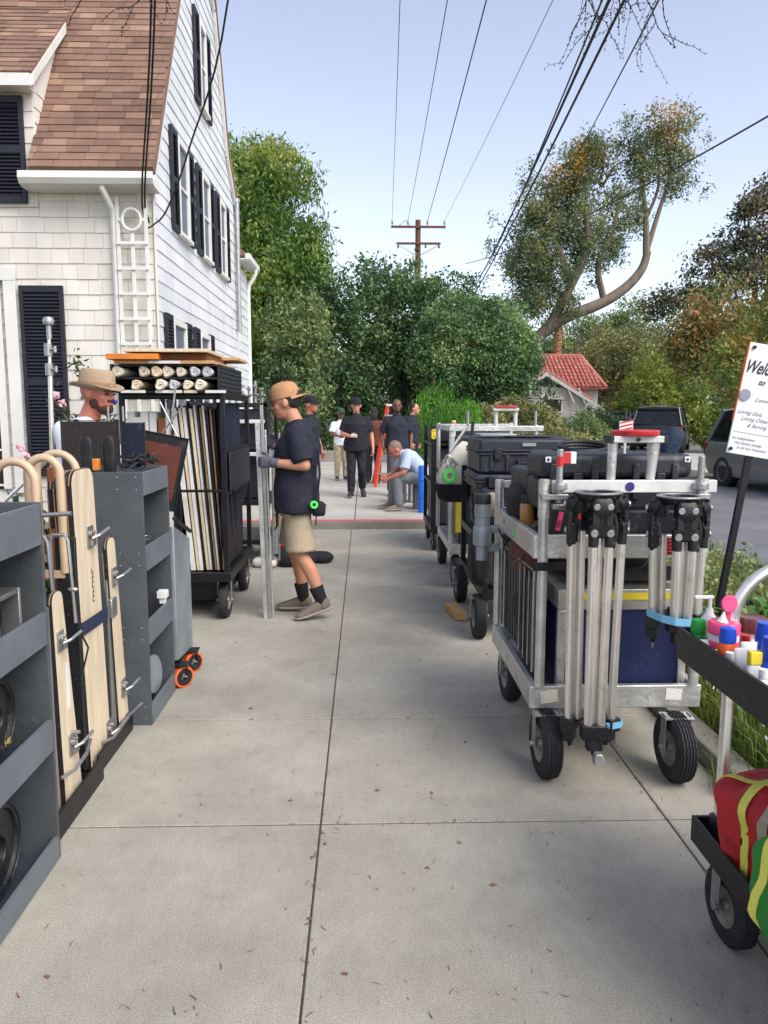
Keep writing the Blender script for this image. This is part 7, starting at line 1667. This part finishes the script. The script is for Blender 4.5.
# ------------------------------------------------------------ people
def person(name, label, loc, face, J, W_, vox=.01, seed=0, H=1.0):
    """local x forward, y left; J joints, W_ wardrobe"""
    t = thing(name, label, 'person', loc, face); t.scale = (H,H,H)
    g = {k: V(*v) for k, v in dict(pelvis=(0,0,.95), waist=(.01,0,1.08), chest=(.0,0,1.30), neck=(-.015,0,1.48), head=(.015,0,1.635),
        shL=(-.01,.180,1.385), shR=(-.01,-.180,1.385), elL=(-.03,.235,1.14), elR=(-.03,-.235,1.14), wrL=(.05,.25,.89), wrR=(.05,-.25,.89),
        hiL=(0,.09,.92), hiR=(0,-.09,.92), knL=(.02,.10,.50), knR=(.02,-.10,.50), anL=(-.02,.11,.085), anR=(-.02,-.11,.085), toL=(.16,.14,.03), toR=(.16,-.14,.03)).items()}
    for k, v in J.items():
        if k in g or k in ('faced','hdL','hdR','pnL','pnR','spread'): g[k] = V(*v)
    fd = g.get('faced', V(1,0,0)); fd = fd/np.linalg.norm(fd); fw = V(0,0,1)-fd*fd[2]; upv = fw/np.linalg.norm(fw); side = np.cross(upv, fd)
    FR = np.stack([fd, side, upv], 1)*1.07                    # head frame
    def HP(x, y, z): return g['head']+FR@V(x,y,z)
    bw = W_.get('build', 1.0)
    # ---- body: one skin
    b = MB()
    b.ell(HP(-.012,0,.025), (.094,.076,.098), 22, 16, FR)
    b.ell(HP(.026,0,-.035), (.064,.056,.075), 20, 14, FR)
    b.ell(HP(.052,0,-.078), (.034,.036,.026), 14, 10, FR)      # chin
    b.ell(HP(.062,0,.035), (.026,.052,.018), 14, 8, FR)        # brow
    b.caps(HP(.078,0,.020), HP(.099,0,-.016), .009, .0115, 10); b.ell(HP(.088,.010,-.020), (.012,.008,.008), 10, 8, FR); b.ell(HP(.088,-.010,-.020), (.012,.008,.008), 10, 8, FR)
    b.ell(HP(.078,0,-.052), (.018,.028,.013), 12, 8, FR)
    for s in (-1,1):
        b.ell(HP(.052,s*.038,-.016), (.028,.020,.024), 12, 8, FR)
        b.ell(HP(-.008,s*.080,-.002), (.020,.010,.033), 12, 8, FR@rotm(0,R(-10),0))
    b.caps(g['neck']-V(0,0,.03), HP(-.022,0,-.06), .062, .055, 18)
    sp = g['chest']-g['pelvis']
    b.loft([(g['pelvis']-V(0,0,.06),.09*bw,.13),(g['pelvis'],.11*bw,.165*bw),(g['waist'],.105*bw,.145*bw),(g['chest'],.115*bw,.17*bw),((g['chest']*.35+g['neck']*.65),.085,.14),(g['neck'],.05,.06)], 28)
    for s in 'LR':
        b.caps(g['sh'+s], g['el'+s], .052, .040); b.caps(g['el'+s], g['el'+s]+(g['wr'+s]-g['el'+s])*.35, .040, .040); b.caps(g['el'+s]+(g['wr'+s]-g['el'+s])*.35, g['wr'+s], .040, .027)
        b.caps(g['hi'+s], g['kn'+s], .085, .055, 18); k, a = g['kn'+s], g['an'+s]
        mid = k+(a-k)*.3+V(-.018,0,0); b.caps(k, mid, .052, .055, 16); b.caps(mid, a, .055, .034, 16)
        b.caps(a-V(0,0,.03), g['to'+s]+V(-.02,0,.01), .036, .028, 14)
    gl = {}
    for s, sg_ in (('L',1),('R',-1)):
        w = g['wr'+s]; d = g.get('hd'+s); d = d if d is not None else (w-g['el'+s]); d = d/np.linalg.norm(d)
        pn = g.get('pn'+s); pn = pn if pn is not None else V(0,-sg_,0); pn = pn-d*np.dot(pn,d); pn /= np.linalg.norm(pn); la = np.cross(d, pn)*(1 if True else -1)
        # la: towards the thumb for... keep the thumb up / forward
        th = la if (la@V(.6,0,.8)) > 0 else -la
        cu = J.get('curl'+s, 35)
        hands = gl[s] = MB()
        for H_ in (b, hands):
            gr = 0. if H_ is b else .0035
            H_.loft([(w-d*.01,.018+gr,.024+gr),(w+d*.03,.017+gr,.034+gr),(w+d*.07,.015+gr,.040+gr),(w+d*.088,.012+gr,.038+gr)], 16, tuple(th), 3)
            for i, (o_, L_) in enumerate(((.029,.072),(.0095,.082),(-.0105,.076),(-.029,.060))):
                p = w+d*.082+th*o_; dd = d.copy()
                for j, f in enumerate((.45,.32,.23)):
                    a = R(cu*(.8 if j == 0 else 1.1)); dd = dd*math.cos(a)+np.cross(np.cross(dd, pn)/np.linalg.norm(np.cross(dd, pn)), dd)*math.sin(a)
                    q = p+dd*L_*f; H_.caps(p, q, .0092-.0008*j+gr*.6, .0088-.0009*j+gr*.6, 10); p = q
            p = w+d*.02+th*.028; q = p+(d*.6+th*.75+pn*.35)/1.03*.042; r_ = q+(d*.85+th*.2+pn*.5)*.03; e = r_+(d*.8+pn*.6)*.022
            H_.caps(p, q, .0125+gr*.5, .011+gr*.5, 10); H_.caps(q, r_, .011+gr*.5, .0095+gr*.5, 10); H_.caps(r_, e, .0095+gr*.5, .008+gr*.5, 10)
    body = remesh(b, 'body', W_['skin'], t, vox, 3)
    if W_.get('gloves'):
        for s in 'LR':
            d = g['wr'+s]-g['el'+s]; d /= np.linalg.norm(d); gl[s].loft([(g['wr'+s]-d*.05,.036,.038),(g['wr'+s]+d*.01,.030,.036)], 16, (0,0,1))
            remesh(gl[s], 'glove', W_['gloves'], t, min(vox,.006), 2)
    # ---- face details
    for s in (-1,1):
        b = MB(); b.ell(HP(.0825,s*.031,.004), (.007,.013,.006), 10, 8, FR); b.build('eye', 'eye', t)
        b = MB(); b.tube([HP(.087,s*.014,.020), HP(.087,s*.032,.025), HP(.075,s*.050,.018)], [.003,.004,.002], 6); b.build('eyebrow', W_.get('browm','hair'), t)
    b = MB(); b.tube([HP(.080,.024,-.053), HP(.0965,0,-.050), HP(.080,-.024,-.053)], [.003,.006,.003], 6); b.build('mouth', 'lip', t)
    if W_.get('beard'):
        b = MB(); b.ell(HP(.046,0,-.078), (.050,.044,.034), 18, 12, FR); b.ell(HP(.014,.046,-.050), (.034,.014,.034), 12, 8, FR); b.ell(HP(.014,-.046,-.050), (.034,.014,.034), 12, 8, FR)
        if W_['beard'] != 'chin': b.ell(HP(.084,0,-.034), (.016,.030,.008), 12, 8, FR)
        remesh(b, 'beard', W_.get('beardm','beard'), t, .007, 2, .003, seed)
    if W_.get('hair'):
        b = MB(); b.ell(HP(-.030,0,.036), (.086,.0785,.092), 22, 16, FR); b.ell(HP(-.048,0,-.0), (.052,.066,.058), 18, 12, FR)
        if W_.get('longhair'): b.ell(HP(-.045,0,-.07), (.08,.09,.13), 18, 12, FR)
        remesh(b, 'hair', W_['hair'], t, .009, 2, .006, seed, 50)
    if W_.get('cap'):
        sgn = -1 if W_.get('backwards') else 1
        b = MB(); prof = [(1.0,.034),(1.0,.055),(.97,.085),(.88,.112),(.7,.132),(.4,.144),(.02,.147)]
        rg_ = []
        for r_, z in prof:
            tt = np.arange(28)*2*math.pi/28; rg_.append(np.array([HP(-.012+.104*r_*math.cos(q), .087*r_*math.sin(q), z-.012*math.cos(q)*sgn*-1*0) for q in tt]))
        b.rings(rg_); c_ = b.build('cap', W_['cap'], t, smooth=60)
        b = MB(); top = []; bot = []
        for q in np.linspace(-1.15,1.15,15):
            for lst, dz in ((top,.004),(bot,0)):
                pass
        vs = []; N = 15
        for dz in (.005,0):
            for q in np.linspace(-1.15,1.15,N):
                vs.append(HP(-.012+sgn*.100*math.cos(q), .085*math.sin(q), .032+dz))
            for q in np.linspace(-1.15,1.15,N):
                vs.append(HP(-.012+sgn*(.100*math.cos(q)+.062*max(0,math.cos(q*1.25))), .090*math.sin(q), .030+dz-.02*math.sin(q)**2))
        fs = []
        for i in range(N-1):
            fs += [(i,i+1,N+i+1,N+i),(2*N+i,3*N+i,3*N+i+1,2*N+i+1),(N+i,N+i+1,3*N+i+1,3*N+i),(i,2*N+i,2*N+i+1,i+1)]
        b.add(vs, fs); b.build('visor', W_['cap'], c_, smooth=60)
        b = MB(); b.ell(HP(-.012,0,.149), (.007,.007,.004), 10, 6, FR); b.build('button', W_['cap'], c_)
        if W_.get('backwards'):
            b = MB(); b.prism([(-.022,0),(.022,0),(.018,.012),(.010,.02),(-.010,.02),(-.018,.012)], 0, .004, 'x'); b.v[0] = np.array([HP(.0915+p[0]*1.0-.35*p[2],p[1],.048+p[2]) for p in b.v[0]]); b.build('opening', 'hair', c_)
    if W_.get('hat'):
        b = MB(); tt = np.arange(32)*2*math.pi/32
        prof = [(1.56,.030),(1.54,.036),(1.1,.034),(1.04,.040),(1.02,.075),(.96,.115),(.86,.130),(.6,.124),(.3,.115),(.02,.112)]
        prof = [(1.1,.024),(1.54,.026)]+prof[1:]
        b.rings([np.array([HP(-.012+.100*r_*math.cos(q), .083*r_*(1 if r_ < 1.2 else .97)*math.sin(q), z+(.022*abs(math.sin(q))**2 if r_ > 1.2 else 0)) for q in tt]) for r_, z in prof])
        h_ = b.build('hat', 'hat', t, smooth=60)
        b = MB(); b.rings([np.array([HP(-.012+.1045*r_*math.cos(q), .087*r_*math.sin(q), z) for q in tt]) for r_, z in ((1.0,.040),(1.015,.041),(1.0,.064),(.98,.064))]); b.build('hat_band', 'hatband', h_, smooth=60)
    # ---- shirt
    e = .016
    b = MB(); hem = g['pelvis']+(g['pelvis']-g['waist'])*W_.get('hem',.55)
    b.loft([(hem,.140*bw,.192*bw),(g['pelvis']+(g['waist']-g['pelvis'])*.3,.138*bw,.186*bw),(g['waist'],.126*bw,.166*bw),(g['chest'],.132*bw,.182*bw),(g['chest']*.42+g['neck']*.58,.100,.150),(g['neck']*.92+g['chest']*.08,.072,.082),(g['neck']+V(-.004,0,.012),.064,.066)], 32, (0,1,0), 2.2)
    for s in 'LR':
        sh, el, wr = g['sh'+s], g['el'+s], g['wr'+s]
        if W_.get('sleeve','short') == 'short':
            q = sh+(el-sh)*W_.get('slv',.78); b.caps(sh, sh+(el-sh)*.1, .066, .068); b.cyl(sh, q, .066, .074, 20)
        else:
            b.caps(sh, el, .068, .052); b.cyl(el, wr-(wr-el)*.04, .052, .038, 18); b.caps(el, el+(wr-el)*.2, .052, .05)
        b.caps(g['neck']*.62+sh*.38-V(0,0,.045), sh-V(0,0,.004), .052, .066)
    shirt = remesh(b, W_.get('shirtname','t_shirt'), W_['shirt'], t, vox, 3, W_.get('wr',.012), seed, 17)
    # ---- legs
    b = MB(); pv = g['pelvis']; dn = (g['hiL']+g['hiR'])/2-pv; 
    b.loft([(pv+(g['waist']-pv)*.35,.096*bw,.144*bw),(pv,.104*bw,.154*bw),((g['hiL']+g['hiR'])/2-V(0,0,.03),.104*bw,.154*bw),((g['hiL']+g['hiR'])/2-V(0,0,.09) if not J.get('sit') else (g['hiL']+g['hiR'])/2-V(0,0,.06),.09*bw,.15)], 28)
    shorts = W_.get('legs','trousers') == 'shorts'
    for s in 'LR':
        h_, k, a = g['hi'+s], g['kn'+s], g['an'+s]
        if shorts:
            q = h_+(k-h_)*.92; b.caps(h_, h_+(k-h_)*.15, .092, .098, 20); b.cyl(h_, q, .092, .108, 24)
        else:
            b.caps(h_, k, .098, .072, 20); b.caps(k, k+(a-k)*.1, .072, .072, 20); b.cyl(k, a+(k-a)*.02, .072, .058, 22)
    remesh(b, 'shorts' if shorts else 'trousers', W_['trouser'], t, vox, 4, .016 if shorts else .013, seed+3, 20)
    for s in 'LR':
        a, to = g['an'+s], g['to'+s]; d = V(to[0]-a[0], to[1]-a[1], 0); d /= np.linalg.norm(d); sd_ = V(-d[1],d[0],0); pitch = (to-a)
        f0 = a-d*.055-V(0,0,a[2]-.0) if False else None
        u = to-(a-V(0,0,.055)); L_ = np.linalg.norm(u); u /= L_; nrm = np.cross(u, sd_); nrm = nrm if nrm[2] > 0 else -nrm
        o = a-V(0,0,.055)-u*.05
        b = MB()
        b.loft([(o-u*.012+nrm*.035,.02,.02),(o+nrm*.035,.045,.034),(o+u*.05+nrm*.038,.052,.038),(o+u*.12+nrm*.030,.042,.040),(o+u*.19+nrm*.018,.030,.046),(o+u*.245+nrm*.012,.022,.040),(o+u*.27+nrm*.010,.010,.018)], 22, tuple(sd_), 2.4)
        b.caps(a-V(0,0,.02), a+V(0,0,.005), .046, .044)
        sh_ = remesh(b, 'shoe', W_.get('shoe','shoe'), t, min(vox,.008), 3)
        b = MB(); b.loft([(o-u*.012,.012,.022),(o+u*.01-nrm*.002,.016,.038),(o+u*.10-nrm*.003,.015,.040),(o+u*.19-nrm*.003,.015,.050),(o+u*.25+nrm*.0,.014,.042),(o+u*.278+nrm*.004,.010,.016)], 22, tuple(sd_), 2.6)
        b.build('sole', W_.get('solem','sole'), sh_, smooth=50)
        if W_.get('laces'):
            b = MB()
            for k_ in range(4):
                c = o+u*(.10+.026*k_)+nrm*(.073-.010*k_); b.tube([c-sd_*.022-nrm*.006, c+nrm*.002, c+sd_*.022-nrm*.006], .0028, 5)
            b.build('laces', 'black', sh_)
        if W_.get('sock'):
            k = g['kn'+s]; b = MB(); b.cyl(a-V(0,0,.02), a+(k-a)*.33, .042, .055, 20); b.build('sock', 'sock', t, smooth=50)
    return t, g, HP

# the man in the backwards cap, in profile, holding metal bars
man, g, HP = person('person', 'man in backwards tan cap, navy t-shirt, khaki shorts and grey gloves, holding metal bars', (-.50,5.80,0), R(180), dict(
    head=(.085,0,1.615), faced=(1,-.05,-.22), neck=(.0,0,1.475), chest=(-.005,0,1.29), waist=(.015,0,1.08), pelvis=(.01,0,.93),
    shL=(-.01,.180,1.385), shR=(.02,-.180,1.385), elL=(-.075,.245,1.165), elR=(.07,-.24,1.20), wrL=(.165,.20,1.185), wrR=(.185,-.12,1.30), hdL=(1,-.1,.05), hdR=(.8,.3,.45), pnL=(0,-1,.0), pnR=(.1,1,.0), curlL=62, curlR=62,
    hiL=(.0,.085,.90), hiR=(.0,-.085,.90), knL=(-.02,.11,.49), knR=(.05,-.10,.50), anL=(-.19,.13,.13), anR=(-.03,-.10,.095), toL=(-.03,.16,.028), toR=(.125,-.13,.030)),
    dict(skin='skin', cap='cap', backwards=True, hair='hair', shirt='navyshirt', trouser='khaki', legs='shorts', sock=True, gloves='glove', shoe='shoe', laces=True, build=1.13, hem=.78, slv=.86, wr=.016), .0075, 1)
# the bars he holds
mb_ = thing('metal_bars', 'pair of tall flat grey metal bars held upright by the capped man', 'metal bars', (-.755,5.75,0))
for i, (x0, x1, y, z1) in enumerate(((-.80,-.765,5.71,1.47),(-.762,-.738,5.70,1.60),(-.735,-.722,5.73,1.42))):
    b = MB(); b.add([(x0+.035,y-.008,0.0),(x1+.035,y-.008,0.0),(x1+.035,y+.008,0.0),(x0+.035,y+.008,0.0),(x0,y-.008,z1),(x1,y-.008,z1),(x1,y+.008,z1),(x0,y+.008,z1)], [(0,3,2,1),(4,5,6,7),(0,1,5,4),(1,2,6,5),(2,3,7,6),(3,0,4,7)])
    bp(b, 'bar', 'alu' if i != 1 else 'steel', mb_, .002)
b = MB(); b.box((-.60,5.86,1.20),(.18,.05,.12),(0,R(12),0)); solo(b, 'purple_cloth', 'purple', 'folded purple cloth tucked between the capped man and the bars', 'cloth', bevel=.02)
b = MB(); b.lathe([(.014,0),(.029,0),(.029,.026),(.014,.026)], (-.375,5.61,.875), (.5,-1,.2), 20)
solo(b, 'green_tape_roll', 'lime', 'small bright green tape roll hanging at the back of the capped man', 'tape')
lumpy('belt_pouch', 'black tool pouch hanging behind the hip of the capped man', (-.335,5.66,.84), (.05,.05,.065), 'blackcl', 'pouch', 21)
b = MB(); b.tube([(-.34,5.66,1.28),(-.325,5.66,1.1),(-.35,5.64,.92)], .009, 6); b.tube([(-.35,5.64,.84),(-.36,5.64,.72)], .005, 5); solo(b, 'radio_cable', 'black', 'black cord running down the back of the capped man', 'cord')

# the man in the straw hat behind the flags
person('person', 'bearded man in straw hat and white collared shirt behind the black flags', (-1.615,4.66,0), R(-12), dict(
    head=(.045,0,1.66), faced=(1,-.12,-.12), neck=(-.04,0,1.50), chest=(-.06,0,1.31), shL=(-.06,.19,1.43), shR=(-.06,-.19,1.43), elL=(.02,.26,1.18), elR=(.02,-.26,1.18), wrL=(.25,.18,1.15), wrR=(.25,-.18,1.15)),
    dict(skin='skinred', hat=True, beard='full', shirt='whiteshirt', shirtname='shirt', trouser='khaki', shoe='shoeb'), .008, 2, 1.0)
b = MB(); b.tube(curve_pts([(-1.66,4.50,1.50),(-1.60,4.47,1.45),(-1.56,4.46,1.38),(-1.53,4.45,1.28)]), .014, 6); solo(b, 'apron_strap', 'black', 'black strap across the white shirt of the hatted man', 'strap')
b = MB(); b.ell((-1.462,4.62,1.612),(.012,.012,.010),12,8); solo(b, 'blue_earpiece', 'blue', 'small blue thing at the mouth of the hatted man', 'whistle', smooth=60)
# man behind the capped man
person('person', 'man in dark cap and black vest standing behind the capped man', (-.80,11.6,.1), R(-30), dict(head=(.03,0,1.64)),
    dict(skin='skinred', cap='blackcl', shirt='blackshirt', trouser='greytr', shoe='shoeb', sleeve='short'), .012, 3, .945)
# walking man in black
person('person', 'man in black t-shirt, black trousers and cap walking towards the camera', (-.13,13.2,.1), R(-92), dict(
    wrL=(.04,.30,.86), wrR=(.22,-.10,1.10), elR=(.0,-.26,1.14), elL=(-.05,.27,1.13), hdR=(.3,1,.1), curlL=50, curlR=40, knL=(.08,.10,.50), knR=(.10,-.09,.51), anL=(-.14,.10,.16), anR=(.10,-.09,.10), toL=(.0,.13,.035), toR=(.27,-.11,.05)),
    dict(skin='skin', cap='blackcl', shirt='blackshirt', trouser='blackshirt', shoe='shoeb', build=1.2, solem='shoeb', hem=.8), .011, 4, .95)
b = MB(); b.box((-.17,12.93,1.16),(.09,.02,.05),(R(30),0,0)); solo(b, 'white_phone', 'white', 'small pale phone held by the walking man', 'phone', bevel=.004)
b = MB(); b.bb(-.09,-.03,14.115,14.118,1.345,1.36); solo(b, 'chest_logo', 'whitebar', 'small white mark on the chest of the walking man', 'logo') if False else None
# man in the black polo
person('person', 'tall man in dark polo shirt standing behind the bent over man', (.565,13.35,.1), R(-85), dict(elL=(-.04,.27,1.12), elR=(-.04,-.27,1.12)),
    dict(skin='skindark', beard='chin', beardm='hair', hair='hair', shirt='polo', trouser='dkgrey', shoe='shoeb', build=1.15, hem=.5), .011, 5, .945)
# man in the green cap
person('person', 'man in green cap, white t-shirt and khaki trousers standing by the hedge', (-.49,16.5,.1), R(-70), dict(elR=(.02,-.25,1.15), wrR=(.2,-.12,1.1)),
    dict(skin='skindark', cap='green' if False else 'hedgecap', beard='chin', beardm='hair', shirt='whiteshirt', trouser='khaki', shoe='shoeb', build=.95), .012, 6, .88) if False else None
M['hedgecap'] = mat('dark green cap', (36,70,52), .8, 0, .1, 12, .3)
person('person', 'man in green cap, white t-shirt and khaki trousers standing by the hedge', (-.49,16.5,.1), R(-70), dict(elR=(.02,-.25,1.15), wrR=(.2,-.12,1.1)),
    dict(skin='skindark', cap='hedgecap', shirt='whiteshirt', trouser='khaki', shoe='shoeb', build=.95), .012, 6, .86)
# person turned away in a brown jacket
person('person', 'dark haired person in rust brown jacket turned away beside the ladder', (.19,15.6,.1), R(95), dict(),
    dict(skin='skin', hair='hair', longhair=True, shirt='maroon', shirtname='jacket', sleeve='long', trouser='blackshirt', shoe='shoeb', build=.95), .012, 7, .88)
# dark figure at the hedge
person('person', 'person in dark navy clothes half hidden behind the polo man and weeping shrub', (.98,15.6,.1), R(-20), dict(head=(.05,0,1.62)),
    dict(skin='skin', hair='hair', shirt='navyshirt', shirtname='jacket', sleeve='long', trouser='blackshirt', shoe='shoeb'), .012, 8, .93)
# the seated man bending forward
person('person', 'grey haired man in pale t-shirt and grey trousers sitting bent over on a box', (.865,11.45,.1), R(188), dict(sit=1,
    pelvis=(.0,0,.52), waist=(.06,0,.64), chest=(.20,0,.80), neck=(.32,0,.90), head=(.42,0,.93), faced=(.75,0,-.75), shL=(.27,.18,.86), shR=(.27,-.18,.86), elL=(.34,.24,.60), elR=(.34,-.22,.60), wrL=(.55,.12,.50), wrR=(.56,-.08,.52), hdL=(.8,-.3,-.45), hdR=(.8,.3,-.45), curlL=45, curlR=45,
    hiL=(.04,.10,.49), hiR=(.04,-.10,.49), knL=(.42,.13,.52), knR=(.42,-.11,.50), anL=(.38,.13,.085), anR=(.46,-.11,.085), toL=(.56,.15,.03), toR=(.64,-.12,.03)),
    dict(skin='skinred', hair='hairgrey', shirt='paleblue', trouser='greytr', shoe='shoe', hem=.4), .011, 9, .96)

# ------------------------------------------------------------ small things: stickers, tape and cables on the gear
def patch(name, label, c, d, m, cat, rot=(0,0,0)):
    b = MB(); b.box(c, d, rot); solo(b, name, m, label, cat, bevel=0, smooth=0)
patch('silver_label', 'silver label on the front of the large black moulded case', (1.10,5.112,1.335), (.09,.002,.022), 'galv', 'label')
patch('white_label', 'white label low on the flat black moulded case', (1.13,5.0985,1.075), (.11,.002,.022), 'whitebar', 'label')
patch('masking_tape', 'strip of worn masking tape on the lower beam of the aluminium cart', (1.33,3.1535,.345), (.07,.0015,.05), 'whitew', 'tape', (0,R(4),0))
patch('masking_tape', 'torn white tape patch on the left end of the lower aluminium beam', (.79,3.1535,.34), (.075,.0015,.055), 'paper', 'tape', (0,R(-7),0))
patch('white_label', 'faded paper label on the front of the dark slate case', (1.12,3.2585,1.07), (.05,.002,.03), 'galv', 'label')
rgz = np.random.RandomState(31)
def hang(name, label, p0, p1, sag, r, m='black', n=14):
    b = MB(); p0, p1 = V(*p0), V(*p1); b.tube([p0+(p1-p0)*t+V(rgz.normal()*.006,rgz.normal()*.006,-4*sag*t*(1-t)) for t in np.linspace(0,1,n)], r, 6)
    solo(b, name, m, label, 'cable', smooth=180)
hang('hanging_cable', 'black cable sagging along the left rail of the aluminium cart', (.70,3.3,.93), (.70,3.9,.95), .09, .006)
hang('hanging_cable', 'thin cable looping below the middle beam behind the long tripod', (.82,3.14,.93), (1.2,3.14,.93), .07, .005)
hang('hanging_cable', 'black cable hanging on the left of the black case cart', (.76,5.08,1.02), (.77,5.5,.98), .2, .008)
hang('hanging_cable', 'grey cable drooping at the left of the silver frame cart', (.72,6.8,.95), (.72,7.6,1.0), .18, .008, 'blackcl')
hang('hanging_cable', 'black cable drooping on the side of the timber cart', (-.985,5.8,.98), (-.985,6.5,.95), .12, .007)
for i, (x, y) in enumerate(((.05,3.0),(-.6,3.9),(.42,2.35))):
    b = MB(); b.add([(x-.014,y,.003),(x,y-.006,.005),(x+.016,y,.004),(x,y+.006,.009)], [(0,1,2,3)])
    solo(b, 'fallen_leaf', 'leaf_twig', ('brown leaf on the slab right of the centre joint','brown leaf on the pavement near the orange casters','brown leaf on the nearest right slab')[i], 'leaf', smooth=0)
